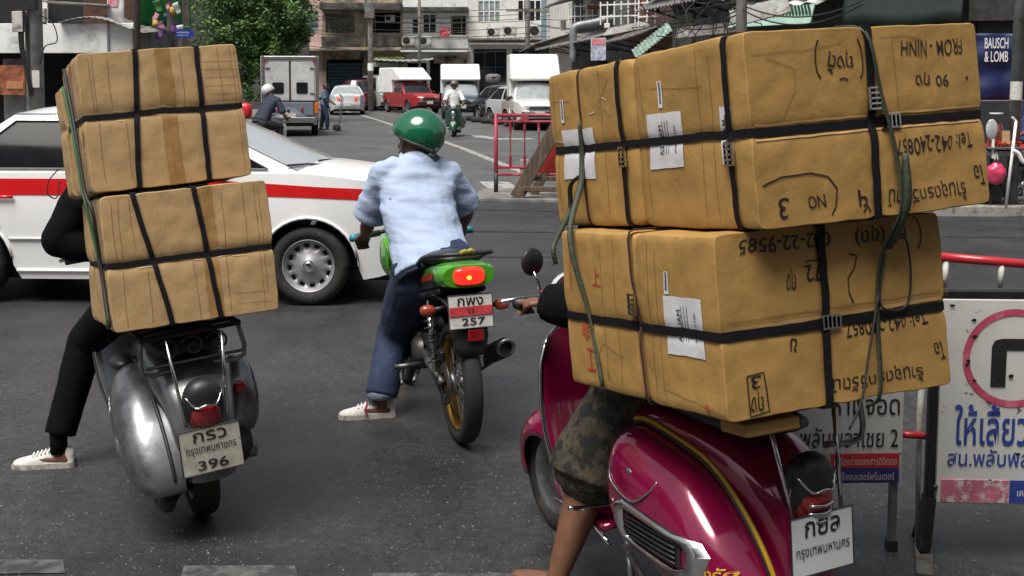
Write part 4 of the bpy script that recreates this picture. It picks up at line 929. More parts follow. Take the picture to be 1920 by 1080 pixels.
            if sock: obj('sock', MB().tube([J[an] + V((0, 0, .09)), J[an], J[an] - V((0, 0, .05))], [.042 * k, .04 * k, .04 * k], 12), sock, e, smooth=True)
    if face:
        for s in (-1, 1):
            ey = obj('eye', MB().ell(hp(s * .03, .083, .008), (.011 * k, .009 * k, .009 * k), nu=8, nv=6), m_white, e, smooth=True)
            obj('iris', MB().ell(hp(s * .03, .0905, .008), (.0055 * k, .003 * k, .0055 * k), nu=8, nv=6), m_hair, ey)
            obj('eyebrow', MB().tube([hp(s * .016, .09, .026), hp(s * .045, .082, .028)], .0035 * k, 5), m_hair, e)
        obj('lips', MB().tube([hp(-.022, .091, -.06), hp(0, .096, -.058), hp(.022, .091, -.06)], .005 * k, 6), mat('lips', (.25, .07, .05), .5), e)
    if hair:
        z0 = len(b.v); hb_ = MB().ell((0, 0, 0), (.082, .102, .118), nu=20, nv=14, fn=lambda q: V((q.x, q.y - .008, max(q.z, -.045 if q.y < .0 else .035 - q.y * .0))))
        for i in range(len(hb_.v)): hb_.v[i] = hed + HM @ (hb_.v[i] * k)
        obj('hair', hb_, m_hair, e, smooth=True)
    if helmet:
        hm = MB().ell((0, 0, 0), (.128, .148, .135), nu=32, nv=24, fn=lambda q: V((q.x, q.y, max(q.z, -.075 + .42 * q.y + .25 * max(0, q.y)))))
        zc = hm; fr_ = []
        for i in range(len(hm.v)): hm.v[i] = hed + HM @ (hm.v[i] * k + V((0, -.006, .035)) * k)
        ho = obj('helmet', hm, helmet, e, smooth=True); smooth_angle(ho, 50)
        rim_ = [hed + HM @ (V((.113 * cos(a), .125 * sin(a) - .004, -.04 + .42 * .125 * sin(a) + .25 * .125 * max(0, sin(a)))) * k) for a in [2 * pi * i / 40 for i in range(41)]]
        obj('rim', MB().tube(rim_, .006 * k, 6), m_black, ho, smooth=True)
        for s in (-1, 1): obj('chin_strap', MB().tube([hp(s * .085, 0, -.0), hp(s * .07, .03, -.07), hp(0, .055, -.118)], .006 * k, 6), m_black, ho)
    return e

def ride_pose(M, leg='board', seat=(0, .38, .86), bar=(.29, 1.0, .95), footL=None, footR=None, lean=.12, k=1.):
    """joints of a rider in the frame M of the scooter (x right, y forward)"""
    s = V(seat); P = dict(pelvis=s, chest=s + V((0, lean, .33)), neck=s + V((0, lean * 1.7, .53)), head=s + V((0, lean * 2.0, .66)))
    for q, sd_ in (('l', -1), ('r', 1)):
        P[q + 's'] = s + V((sd_ * .175, lean * 1.45, .45)); P[q + 'h'] = s + V((sd_ * .09, .0, -.02))
        w_ = V((sd_ * bar[0], bar[1] - .09, bar[2] + .02)); P[q + 'w'] = w_
        P[q + 'e'] = (P[q + 's'] + w_) / 2 + V((sd_ * .09, -.04, -.12))
        P[q + 'k'] = s + V((sd_ * .17, .40, -.09)); P[q + 'a'] = V((sd_ * .17, s.y + .33, .36)); P[q + 'f'] = P[q + 'a'] + V((0, .16, -.10))
        P[q + 'g'] = V((sd_, 0, 0))
    R3 = M.to_3x3()
    return {a: (R3 @ b if a in ('lg', 'rg') else M @ b) for a, b in P.items()}

# ------------------------------------------------------------------ scooters
CY, CZ, CA, CHH = -.025, .405, .335, .196
def cowl_F(y, nf):
    u = (y - CY) / CA; n = nf if u > 0 else 2.2
    return max(0, 1 - min(1, abs(u)) ** n) ** (1 / n)
def cowl_z(y, tz, nf, off=0):
    u = (y - CY) / CA; F = cowl_F(y, nf); zc = CZ + .17 * (y - CY) - .09 * max(0, -u) ** 2
    return zc + tz * (CHH * F * (1 - .30 * max(0, -u) ** 1.5) + off)
def cowl_pt(y, tz, s, nf, cx_, off=0):
    u = (y - CY) / CA; F = cowl_F(y, nf)
    return V((s * (.155 + (cx_ + .025) * F ** .75 * (1 - .10 * u) * max(0, 1 - min(1, abs(tz)) ** 2.5) ** (1 / 2.5) + off), y, cowl_z(y, tz, nf)))
def seam(a, s, off=0, nf=2.3):
    y = CY + CA * cos(a) * .9995; c_ = -cos(a)
    return V((s * (.162 - .025 * max(0, c_)), y + off * cos(a), cowl_z(y, 1 if sin(a) > 0 else -1, nf, .008) + off * sin(a)))
def seam_old(a, s, off=0):
    c_ = -cos(a)
    return V((s * (.162 - .025 * max(0, c_)), CY + (CA + off) * cos(a), CZ + ((CHH + .008 + off) * sin(a) * (1 - .30 * max(0, c_) ** 1.5)) + .17 * CA * cos(a) - .09 * max(0, c_) ** 2))
def scooter(label, loc, yaw, lean, paint, cowlm=None, wb=1.15, detail=1, trim=None, group=None, mirrors=True, plate=None, pipe=False, seatm=None, headlamp=True, cowls=(-1, 1), steer=0, nf=2.3, cx_=.145):
    e = empty('scooter', label, 'scooter', loc, (0, lean, yaw), group)
    cowlm = cowlm or paint; trim = trim or m_chrome; seatm = seatm or mat('black_seat_vinyl', (.015, .015, .016), .45, bump=.3, bscale=40)
    # central body: a shell swept along the back line
    prof = [(.50, .38, .13), (.48, .52, .14), (.42, .62, .15), (.28, .675, .155), (.08, .69, .16), (-.08, .675, .158), (-.20, .635, .148), (-.29, .56, .132), (-.335, .47, .12), (-.352, .38, .112), (-.348, .29, .106), (-.335, .24, .10)]
    PP = []
    for i in range(len(prof) - 1):
        p0, p1, p2, p3 = [V(prof[max(0, min(len(prof) - 1, i + q))]) for q in (-1, 0, 1, 2)]
        for k in range(4):
            t = k / 4; PP.append(.5 * ((2 * p1) + (p2 - p0) * t + (2 * p0 - 5 * p1 + 4 * p2 - p3) * t * t + (3 * p1 - p0 - 3 * p2 + p3) * t ** 3))
    PP.append(V(prof[-1])); R = []
    for i, p in enumerate(PP):
        a, b_ = PP[max(0, i - 1)], PP[min(len(PP) - 1, i + 1)]; ty, tz = b_.x - a.x, b_.y - a.y; l = sqrt(ty * ty + tz * tz); ny, nz_ = tz / l, -ty / l
        n_ = V((0, ny, nz_))
        c_ = V((0, p.x, p.y)); w_ = p.z; row = []
        fd2 = 1 if p.x > -.2 else max(.22, (p.y - .2) / .36)
        for (u, dd) in ((-1, -.26), (-1, -.16), (-1, -.08), (-.97, -.04), (-.88, -.015), (-.7, 0), (-.4, .010), (0, .014), (.4, .010), (.7, 0), (.88, -.015), (.97, -.04), (1, -.08), (1, -.16), (1, -.26)):
            row.append(c_ + V((u * w_, 0, 0)) + n_ * (dd if dd > -.05 else -.05 + (dd + .05) * fd2))
        R.append(row)
    bo = obj('body', MB().rings(R, False, False), paint, e, smooth=True)
    # cowls
    for s in cowls:
        co = obj('cowl', MB().rings([[cowl_pt(yy_, tz_, s, nf, cx_) for tz_ in [sin(-pi / 2 + pi * j / 22) for j in range(23)]] + [V((s * .10, yy_, cowl_z(yy_, 1, nf))), V((s * .10, yy_, cowl_z(yy_, -1, nf)))] for yy_ in [CY + CA * sin(-pi / 2 + pi * i / 40) * .9995 for i in range(41)]], True, True), cowlm, e, smooth=True); smooth_angle(co, 50)
        if detail > 0:
            ed = [seam(a, s, 0, nf) for a in [pi * i / 40 for i in range(41)]]
            obj('cowl_seal', MB().tube(ed, .007, 6), m_black, co, smooth=True)
    # seat, floor, shield, fender, steering
    obj('seat', MB().rings([[V((w_ * cos(a), y, z + h * max(-.35, sin(a)))) for a in [2 * pi * i / 20 for i in range(20)]] for y, z, w_, h in ((-.22, .70, .06, .02), (-.2, .705, .12, .04), (-.05, .715, .145, .045), (.2, .72, .14, .05), (.5, .72, .12, .05), (.66, .71, .08, .03))]), seatm, e, smooth=True)
    fy = wb - .33
    obj('floor', MB().grid(lambda u, v: V((-.20 + .40 * u, .42 + (fy - .38) * v, .245 + .06 * max(0, v - .8) / .2 + .02 * (1 - abs(2 * u - 1)))), 8, 8), paint, e, smooth=True, solid=.02)
    for s in (-1, 1): obj('floor_rail', MB().tube([(s * .205, .38, .21), (s * .215, .5, .25), (s * .215, fy, .262)], .009, 6, smooth=3), trim, e, smooth=True)
    def shield(u, v):
        hw_ = .20 + .055 * sin(pi * min(1, v * .95 + .1)) - .03 * max(0, v - .8) / .2; a = -1 + 2 * u
        yy = fy + .03 + .13 * v - .075 * a * a * (1 - .3 * v) - .05 * (1 - v) ** 2; zz = .255 + .60 * v - .05 * a * a * (v > .93)
        return V((hw_ * a, yy, zz))
    sh = obj('leg_shield', MB().grid(shield, 16, 14), paint, e, smooth=True, solid=.012)
    edge = [shield(0, v / 14) for v in range(15)] + [shield(u / 12, 1) for u in range(1, 12)] + [shield(1, 1 - v / 14) for v in range(15)]
    obj('shield_trim', MB().tube(edge, .0095, 6), trim, sh, smooth=True)
    fw = V((0, wb, .215))
    obj('fender', MB().rings([[V((wd * cos(a) * 1.0, wb + cos(b_) * rr * 1.0, .215 + sin(b_) * rr * .98)) + V((0, cos(b_), sin(b_))) * (.10 * sin(a) - .0) for a in [pi * i / 12 for i in range(13)]] for b_, rr, wd in [(rad(-12 + 12 * i), .165 if i < 15 else .17, .05 + .052 * sin(pi * (i + 1) / 18)) for i in range(17)]], False, False), paint, e, smooth=True, solid=.006)
    obj('steering_column', MB().tube([(0, wb - .02, .30), (0, wb - .13, .62), (0, wb - .17, .86)], [.045, .055, .05], 12), paint, e, smooth=True)
    obj('fork', MB().tube([(.085, wb - .03, .42), (.09, wb + .0, .215)], .022, 10).tube([(.09, wb, .215), (-.02, wb, .215)], .02, 8), m_steel, e, smooth=True)
    hy = wb - .18
    obj('handlebar', MB().rings([[V((x, hy + dy + ry * cos(a), .915 + dz + rz * sin(a))) for a in [2 * pi * i / 14 for i in range(14)]] for x, dy, dz, ry, rz in ((-.19, -.03, .02, .018, .018), (-.15, -.02, .018, .028, .026), (-.08, .01, .01, .06, .045), (0, .03, .005, .085, .055), (.08, .01, .01, .06, .045), (.15, -.02, .018, .028, .026), (.19, -.03, .02, .018, .018))]), paint, e, smooth=True)
    if headlamp: obj('headlamp', MB().lathe([(.078, 0), (.082, .02), (.07, .03), (.002, .045)], (0, hy + .095, .915), 'y', 24), mat('headlamp_glass', (.6, .62, .62), .08, coat=1, var=.2), e, smooth=True)
    for s in (-1, 1):
        g_ = obj('grip', MB().tube([(s * .19, hy - .03, .935), (s * .245, hy - .04, .937), (s * .31, hy - .055, .938)], .017, 12), m_black, e, smooth=True)
        obj('lever', MB().tube([(s * .17, hy + .01, .94), (s * .24, hy + .035, .937), (s * .33, hy + .015, .935)], [.007, .007, .009], 7), m_chrome, g_, smooth=True)
        if mirrors:
            mr_ = obj('mirror', MB().lathe([(.002, .012), (.040, .010), (.050, 0), (.046, -.008), (.002, -.010)], (0, 0, 0), 'y', 28).xf(Matrix.Translation((s * .20, hy + .02, 1.065)) @ Matrix.Rotation(rad(-12 * s), 4, 'Z')), m_black, e, smooth=True)
            obj('mirror_stem', MB().tube([(s * .18, hy - .01, .945), (s * .19, hy + .0, 1.0), (s * .20, hy + .03, 1.05)], .006, 6), m_chrome, mr_, smooth=True)
    wheel(e, (0, 0, .215), .215, .095, m_steel, 'disc'); wheel(e, (0, wb, .215), .215, .09, m_steel, 'disc')
    obj('rear_inner', MB().box((0, .05, .42), (.2, .52, .3)), m_dark, e)
    obj('engine', MB().ell((.13, .03, .26), (.10, .17, .11), nu=14, nv=10).tube([(.12, .05, .3), (.2, .24, .36)], .07, 12), m_iron, e, smooth=True)
    obj('exhaust', MB().tube([(.02, .3, .17), (-.04, .12, .14), (-.13, -.02, .13), (-.15, -.17, .125)], [.016, .05, .055, .03], 12, smooth=3), mat('rusty_exhaust', (.10, .09, .085), .6, .6, var=.4, dirt=(.16, .07, .03), dscale=14), e, smooth=True)
    obj('stand', MB().tube([(-.14, .38, .22), (-.17, .30, .07)], .012, 8).tube([(.14, .38, .22), (.17, .30, .07)], .012, 8), m_steel, e, smooth=True)
    if steer:
        Pv = Matrix.Translation((0, wb - .08, 0)) @ Matrix.Rotation(steer, 4, 'Z') @ Matrix.Translation((0, -wb + .08, 0))
        for c_ in e.children:
            if c_.name.split('.')[0] in ('handlebar', 'grip', 'mirror', 'fork', 'fender', 'steering_column', 'headlamp') or (c_.name.startswith('wheel') and max(v.co.y for v in c_.data.vertices) > .6): c_.matrix_local = Pv
    return e
# ------------------------------------------------------------------ the taxi
m_taxi = mat('taxi_white', (.86, .86, .86), .25, var=.02, coat=.6, dirt=(.76, .76, .75), dscale=1.5, dlo=.55, dhi=.95)
m_stripe = mat('taxi_stripe', (.62, .010, .012), .3, var=.05, coat=.5)
ty = rad(-92.5); tloc = V((-1.53, 9.2, 0)); fd_ = V((-sin(ty), cos(ty), 0)); rt_ = V((cos(ty), sin(ty), 0))
TX, K = car('taxi', 'white taxi with a red side stripe crossing behind the left boxes', 'taxi', tloc - fd_ * (4.35 / 2 - .84) - rt_ * .85 - rt_ * -.05, ty, m_taxi, W=1.74, H=1.5, belt=1.0, nose=.865, tail=.98, wb=2.63, fo=.84, r=.302, gh=(1.25, .30, -1.02, -1.6), detail=2, glass=mat('taxi_side_glass', (.006, .007, .008), .1, var=.3, spec=.10), rim='steel', rimmat=mat('steel_rim', (.36, .36, .37), .5, .5, var=.2), sill=.19, roofin=.25, plate=True, wins=((.05, .485), (.525, .93)))
for s in (1, -1):
    P = [y for y in [-2.0 + i * 4.05 / 60 for i in range(61)]]
    def zc(y): return .895 - .075 * max(0, (y - .5) / 1.6) ** 1.3 if y > .5 else .895
    hf = lambda y: .062 - .020 * max(0, min(1, (y - .2) / 1.2))
    obj('stripe', MB().rings([[K['sz'](y, min(zc(y) + hf(y), K['zs'](y) - .02), s, .0035), K['sz'](y, zc(y), s, .0045), K['sz'](y, zc(y) - hf(y), s, .0035)] for y in P], False, False), m_stripe, TX, smooth=True)
    for yy in (.72, -.16, -1.02):
        obj('door_seam', MB().tube([K['sz'](yy - (.0 if yy > 0 else .0), z, s, .001) for z in (.24, .4, .6, .8, .97)], .004, 5), m_black, TX)
    obj('side_moulding', MB().tube([K['sz'](y, .50, s, .006) for y in [-.95 + i * .165 for i in range(11)]], .011, 6), mat('moulding', (.55, .55, .55), .4), TX, smooth=True)
    obj('sill_trim', MB().tube([K['sz'](y, .255, s, .004) for y in [-.9 + i * .16 for i in range(11)]], .014, 6), m_taxi, TX, smooth=True)
    for yy in (-.05, -.9): obj('door_handle', MB().tube([K['sz'](yy, .82, s, .02), K['sz'](yy - .14, .82, s, .02)], .012, 8), m_stripe, TX, smooth=True)
    def tf_(a, b): return K['sz'](.12 - a * s * -1 * -1 if s > 0 else .12 + a, .72 + b, s, .006)
    obj('lettering', text_mb('สหกรณ์แท็กซี่', .46, .085, lambda a, b: K['sz'](.42 + (a if s > 0 else -a), .735 + b, s, .006)), mat('pale_red_print', (.55, .12, .12), .5), TX)
TW = [c_ for c_ in TX.children if c_.name.startswith('windshield')][0]; TW.data.materials[0] = mat('bright_windshield', (.80, .83, .85), .08, .6, var=.1, scale=2)  # white sky reflection painted into the windshield's base colour
for k, x in enumerate((-.3, .25)):
    b0 = K['ws']((x) / .8, .05, 0) + V((0, .02, .015)); b1 = K['ws']((x + .52) / .8, .12, 0) + V((0, .02, .014))
    obj('wiper', MB().tube([b0, b0.lerp(b1, .5) + V((0, .005, .008)), b1], .009, 6), m_black, TX, smooth=True)
obj('cowl_grille', MB().rings([[K['ws'](-.9 + 1.8 * i / 14, 0, 0) + V((0, .02, -.002)), K['ws'](-.9 + 1.8 * i / 14, 0, 0) + V((0, .10, -.022))] for i in range(15)], False, False), m_black, TX)

# ------------------------------------------------------------------ far vehicles
def cpaint(n, c, **k): return mat(n, c, .3, var=.08, coat=.5, **k)
g = gr(651, 216)
car('silver_sedan', 'silver sedan seen from behind with orange red tail lights', 'car', (g.x - .3, g.y + 2.2, 0), rad(8), cpaint('silver_car', (.50, .51, .53)), L=4.6, W=1.76, H=1.46, belt=.92, tail=1.0, group='cars on the street', tailm=mat('bright_tail', (.75, .07, .02), .15, coat=1, emit=.5), glass=mat('painted_sky_glass', (.30, .33, .34), .1, coat=1))  # glass base lightened so its colour carries the reflected sky
g = gr(668, 208)
car('dark_red_hatchback', 'dark red hatchback ahead of the silver sedan', 'car', (g.x - .2, g.y + 2.0, 0), rad(14), cpaint('dark_red_car', (.09, .012, .018)), L=4.3, W=1.8, H=1.75, belt=1.0, tail=1.05, gh=(.9, .3, -1.6, -2.0), roofin=.16, group='cars on the street')
def pickup(name, label, loc, yaw, paint, boxz=(1.0, 2.45), L=4.9, boxm=None, slant=True, over=.9, grillm=None, boxw=1.74, glass=None, boxlen=None):
    e, K = car(name, label, 'pickup truck', loc, yaw, paint, L=L, W=1.7, H=1.62, wb=2.9, fo=.85, r=.33, gh=(1.05, .55, -.35, -.5), belt=1.02, nose=.92, tail=1.02, roofin=.14, wins=((.08, .9),), group='pickups with white boxes along the street', glass=glass, sill=.32, grille=grillm)
    z0, z1 = boxz; yb = -L / 2 + .05; yf = -.55
    if slant: poly = [(yb, z0), (yf, z0), (yf, 1.66), (yf + over, 1.68), (yf + over * .98, 1.8), (yf + over * .25, z1 - .06), (yf + over * .15, z1), (yb + .1, z1), (yb, z1 - .08)]
    else: poly = [(yb, z0), (yf, z0), (yf, z1), (yb, z1)]
    bo = obj('cargo_box', MB().prism(poly, (-boxw / 2, 0, 0), (0, 1, 0), (0, 0, 1), (boxw, 0, 0)), boxm or m_white, e, bevel=.09 if slant else .02, seg=3)
    return e, bo
m_boxw = mat('box_white', (.80, .80, .78), .4, var=.06, coat=.2, dirt=(.6, .6, .57), dscale=2)
g = gr(546, 256)
GT, bo = pickup('grey_pickup', 'grey pickup with a tall white box and two small rear windows', (g.x - .42, g.y + 2.4, 0), rad(9.5), cpaint('grey_truck', (.18, .20, .24)), (1.02, 2.42), 4.9, m_boxw, slant=False, boxw=1.72)
yb = -2.45 + .05
mG = mat('dark_frame', (.03, .03, .033), .5)
for s in (-1, 1):
    d_ = obj('rear_door', MB().box((s * .375, yb - .02, 1.66), (.70, .03, 1.16)), mat('door_white', (.62, .62, .61), .45, var=.15, scale=2, dirt=(.42, .42, .42), dscale=3), GT, bevel=.01)
    obj('door_window', MB().prism([(-.17 + .03, -.17), (.17 - .03, -.17), (.17, -.14), (.17, .14), (.14, .17), (-.14, .17), (-.17, .14), (-.17, -.14)], (s * .375 + s * -.02, yb - .036, 1.46), (1, 0, 0), (0, 0, 1), (0, -.012, 0)), m_glass, d_)
    obj('hinge', MB().box((s * .66, yb - .05, 2.06), (.14, .03, .03)), m_steel, d_)
    obj('hinge', MB().box((s * .66, yb - .05, 1.30), (.14, .03, .03)), m_steel, d_)
    obj('corner_post', MB().box((s * .80, yb - .03, 1.72), (.09, .05, 1.4)), m_steel, GT, bevel=.01)
    obj('marker_lamp', MB().box((s * .72, yb - .06, 2.32), (.12, .04, .06)), m_amber, GT)
    obj('tail_lamp', MB().box((s * .78, -2.49, .86), (.12, .06, .32)), mat('lamp_orange', (.7, .16, .03), .2, coat=1), GT, bevel=.01)
obj('door_gap', MB().box((0, yb - .025, 1.66), (.05, .03, 1.22)), mG, GT)
obj('top_bar', MB().box((0, yb - .03, 2.36), (1.55, .05, .08)), m_steel, GT, bevel=.01)
obj('bottom_bar', MB().box((0, yb - .03, 1.05), (1.55, .05, .06)), mG, GT)
obj('tailgate', MB().box((0, -2.53, .84), (1.36, .04, .38)), cpaint('grey_truck', (.18, .20, .24)), GT, bevel=.012)
obj('rear_bumper', MB().box((0, -2.6, .50), (1.5, .14, .17)), m_steel, GT, bevel=.02)
g = gr(770, 211)
pickup('red_pickup', 'red pickup with a white canopy box parked across the street', (g.x, g.y, 0), rad(207), cpaint('red_truck', (.34, .025, .03)), (1.02, 2.35), 4.8, m_boxw, True, 1.35)
g = gr(855, 224)
pickup('dark_blue_pickup', 'dark blue pickup with a white box behind the green scooter rider', (g.x + .1, g.y + 2.2, 0), rad(184), cpaint('navy_truck', (.05, .065, .085)), (1.05, 2.42), 4.9, m_boxw, True, 1.35, glass=mat('painted_sky_glass', (.30, .33, .34), .1, coat=1))
g = gr(996, 245)
pickup('white_pickup', 'white pickup with a tall white box nearest the red fence', (g.x + .15, g.y + 2.2, 0), rad(183), cpaint('white_truck', (.66, .66, .63)), (1.05, 2.62), 4.9, m_boxw, True, 1.35, glass=mat('painted_sky_glass', (.30, .33, .34), .1, coat=1))
g = gr(712, 208)
car('green_van', 'pale green van half hidden behind the red pickup', 'van', (g.x - .2, g.y + 2.5, 0), rad(200), cpaint('pale_green_van', (.34, .38, .36)), L=4.6, W=1.7, H=2.0, belt=1.05, nose=1.0, tail=1.05, gh=(2.1, 1.6, -2.0, -2.2), roofin=.12, group='cars on the street', wb=2.4)
for (px, py, yw, col, lb, hh) in ((905, 229, 205, (.03, .032, .035), 'black parked car beyond the row of tyres', 1.5), (932, 236, 208, (.44, .45, .46), 'silver parked car left of the white pickup', 1.5), (962, 243, 205, (.30, .27, .22), 'beige parked car beside the white pickup', 1.46), (1042, 250, 200, (.10, .10, .11), 'dark grey parked car half hidden by the right boxes', 1.55)):
    g = gr(px, py); car('parked_car', lb, 'car', (g.x + 1.0, g.y + 1.9, 0), rad(yw), cpaint('car_paint_%d' % px, col), L=4.2, W=1.66, H=hh, group='cars on the street', glass=m_glass)
for i, (px, py) in enumerate(((880, 226), (897, 229), (916, 231.5), (936, 233.5))):
    g = gr(px, py); o_ = obj('old_tyre', MB().lathe([(.2, .02), (.27, 0), (.31, .05), (.32, .1), (.31, .16), (.27, .2), (.2, .18), (.19, .1)], (0, 0, 0), 'z', 20, closed=True), m_rubber, smooth=True)
    o_.location = g; tag(o_, '%s of four old tyres lying before the parked cars' % ['leftmost', 'second from the left', 'third from the left', 'rightmost'][i], 'tyre', 'tyres lying on the road edge')
e = empty('handcart_load', 'grey bundle standing on the pickup beyond the parked cars', 'bundle', at(925, 150, 50))
obj('bundle', MB().ell((0, 0, .05), (.32, .3, .2), e=.6), m_tin2, e, smooth=True); obj('wrapping', MB().tube([(-.33, 0, .1), (0, -.32, .12), (.33, 0, .1)], .02, 6, smooth=4), m_black, e, smooth=True)

# ------------------------------------------------------------------ far people and bikes
m_wshirt = mat('white_shirt', (.70, .70, .70), .8, var=.08, bump=1.2, bscale=9)
m_navy = mat('navy_shirt', (.018, .022, .05), .8, var=.3, bump=1.2, bscale=9)
m_denim_d = mat('dark_trousers', (.018, .019, .024), .85, var=.3, bump=1.2, bscale=10)
g = gr(850, 257)
m_vg = mat('green_scooter_paint', (.012, .10, .062), .28, var=.15, coat=.5)
e = scooter('dark green scooter ridden towards the camera', (g.x + .0, g.y + 1.15, 0), rad(180), 0, m_vg, detail=0, group='scooters in the street')
obj('badge_lamp', MB().lathe([(.07, 0), (.075, .02), (.06, .035), (.002, .045)], (0, 1.08, .70), 'y', 18), m_chrome, e, smooth=True)
obj('horn_cover', MB().ell((0, 1.07, .52), (.06, .04, .12), nu=12, nv=8), m_chrome, e, smooth=True)
obj('number_plate', MB().box((0, 1.33, .42), (.13, .01, .1)), m_platewhite, e)
P = ride_pose(local_to_world(e), seat=(0, .42, .88), bar=(.25, .93, .94), lean=.03)
figure('person', 'scooter rider in a white shirt and open dark helmet facing the camera', P, m_skin, m_wshirt, m_denim_d, m_black, helmet=mat('grey_brown_helmet', (.13, .11, .10), .3, coat=.3), vox=.018, hair=False)
g = gr(478, 311)
e = scooter('white motor scooter heading right behind the taxi', (g.x - .15, g.y, 0), rad(-32), 0, m_white, detail=0, group='scooters in the street')
P = ride_pose(local_to_world(e), seat=(0, .36, .84), bar=(.27, .93, .92), lean=.24); P['head'] += V((-.14, 0, -.04)); P['neck'] += V((-.05, 0, 0))
figure('person', 'rider in a navy shirt and white helmet bent over white handlebars', P, m_skin, m_navy, m_denim_d, m_black, helmet=mat('white_helmet', (.66, .66, .66), .2, coat=.6), vox=.016, hair=False)
rb = obj('red_bag', MB().ell((0, 0, 0), (.16, .13, .17), e=.7), m_red, smooth=True); rb.location = at(458, 208, 25.3); tag(rb, 'red bag behind the rider in the navy shirt', 'bag')
g = gr(608, 245)
def stand_pose(x, y, yaw, h=1.62, stride=.14, arms='fwd'):
    M = Matrix.Translation((x, y, 0)) @ Matrix.Rotation(yaw, 4, 'Z'); k = h / 1.7
    P = dict(pelvis=V((0, 0, .92)), chest=V((0, .03, 1.22)), neck=V((0, .04, 1.43)), head=V((0, .08, 1.57)))
    for q, s in (('l', -1), ('r', 1)):
        P[q + 's'] = V((s * .18, .03, 1.37)); P[q + 'e'] = V((s * .22, .10, 1.10)); P[q + 'w'] = V((s * .13, .30, 1.0)); P[q + 'h'] = V((s * .09, 0, .9))
        P[q + 'k'] = V((s * .10, s * stride * .7 + .03, .49)); P[q + 'a'] = V((s * .10, s * stride, .09)); P[q + 'f'] = V((s * .11, s * stride + .16, .0)); P[q + 'g'] = V((s, 0, 0))
    R3 = M.to_3x3(); return {a: (R3 @ b if a in ('lg', 'rg') else M @ (b * k)) for a, b in P.items()}
figure('person', 'man in a blue patterned shirt and jeans pushing the hand truck', stand_pose(g.x, g.y, rad(-95), 1.6), m_skin, mat('blue_pattern_shirt', (.03, .05, .14), .8, var=.4, scale=20, col2=(.12, .2, .25)), mat('far_jeans', (.025, .045, .11), .8, var=.3), m_black, vox=.016)
g = gr(634, 246)
e = empty('hand_truck', 'empty tubular hand truck standing beside the grey pickup', 'hand truck', (g.x, g.y, 0), (rad(-8), 0, rad(-75)))
for s in (-1, 1):
    obj('side_rail', MB().tube([(s * .2, 0, .08), (s * .2, 0, 1.1), (s * .14, -.1, 1.22)], .014, 6), m_steel, e)
    w_ = obj('wheel', MB().lathe([(.04, -.02), (.1, -.025), (.11, 0), (.1, .025), (.04, .02)], (s * .24, -.06, .11), 'x', 14), m_rubber, e, smooth=True)
for k in range(5): obj('cross_bar', MB().tube([(-.2, 0, .15 + .22 * k), (.2, 0, .15 + .22 * k)], .011, 6), m_steel, e)
obj('toe_plate', MB().box((0, .14, .04), (.44, .26, .012)), m_steel, e)

# ------------------------------------------------------------------ the red fence and the wooden barricade on the island
m_fence = mat('red_fence_paint', (.36, .03, .055), .5, var=.25, scale=9, dirt=(.45, .3, .3), dscale=9, dlo=.56, dhi=.72)
YFc = 18.0; sF = FPX / YFc; zF = lambda py: 1.7 - (py - 150) / sF; g = at(930, 300, YFc)
e = empty('red_fence', 'red tubular steel fence with thin bars standing on the island', 'fence', (g.x, YFc, .0))
WF = 1.75
for x in (0, WF): obj('post', MB().tube([(x, 0, .0), (x, 0, zF(214))], .03, 10), m_fence if x else m_fence, e, smooth=True)
obj('bare_foot', MB().tube([(0, 0, .02), (0, 0, .34)], .0325, 10), mat('bare_dark_steel', (.05, .05, .055), .6, .5), e, smooth=True)
for py, r_ in ((216, .028), (228, .02), (314, .02), (327, .024)): obj('rail', MB().tube([(0, .0, zF(py)), (WF, 0, zF(py))], r_, 10), m_fence, e, smooth=True)
for k in range(8): obj('bar', MB().tube([(.21 * (k + 1), 0, zF(228)), (.21 * (k + 1), 0, zF(314))], .010, 6), m_fence, e); obj('bar_sleeve', MB().tube([(.21 * (k + 1), 0, zF(228)), (.21 * (k + 1), 0, zF(247))], .021, 8), m_fence, e); obj('bar_sleeve', MB().tube([(.21 * (k + 1), 0, zF(292)), (.21 * (k + 1), 0, zF(314))], .021, 8), m_fence, e)
obj('badge_plate', MB().box((.42, -.03, zF(221)), (.12, .01, .11)), mat('badge_red', (.42, .08, .09), .5, var=.4, scale=25), e)
m_wood = mat('weathered_timber', (.14, .098, .066), .85, var=.4, scale=3, stretch=(8, 8, 1), bump=1.2, bscale=8, dirt=(.06, .045, .035), dscale=6)
g = gr(968, 376)
e = empty('wooden_barricade', 'heavy timber A frame barricade with a red board inside', 'barricade', (g.x, g.y - .1, .05), (0, 0, rad(-8)))
def beam(name, a, b, w_, t_, m=None):
    a, b = V(a), V(b); d = (b - a).normalized(); s_ = d.cross(V((0, 1, 0))).normalized(); n_ = d.cross(s_)
    return obj(name, MB().rings([[p + s_ * (w_ / 2 * i) + n_ * (t_ / 2 * j) for i, j in ((-1, -1), (1, -1), (1, 1), (-1, 1))] for p in (a, b)]), m or m_wood, e, bevel=.008)
beam('front_leg', (.0, 0, 0), (.58, .0, 1.02), .19, .07); beam('front_leg', (1.2, 0, 0), (.58, .02, 1.0), .14, .06)
beam('rear_leg', (.18, .5, 0), (.66, .42, .92), .13, .06); beam('rear_leg', (1.25, .5, 0), (.7, .42, .9), .13, .06)
beam('cross_rail', (.1, -.05, .13), (1.25, -.05, .13), .07, .05); beam('cross_rail', (.15, .06, .27), (1.2, .06, .27), .06, .05); beam('ridge_beam', (.58, -.2, .98), (.68, .6, .92), .09, .07)
obj('red_board', MB().prism([(.26, .33), (.9, .33), (.6, .88)], (0, .25, 0), (1, 0, 0), (0, 0, 1), (0, .02, 0)), mat('red_board', (.38, .02, .015), .6, var=.3), e)
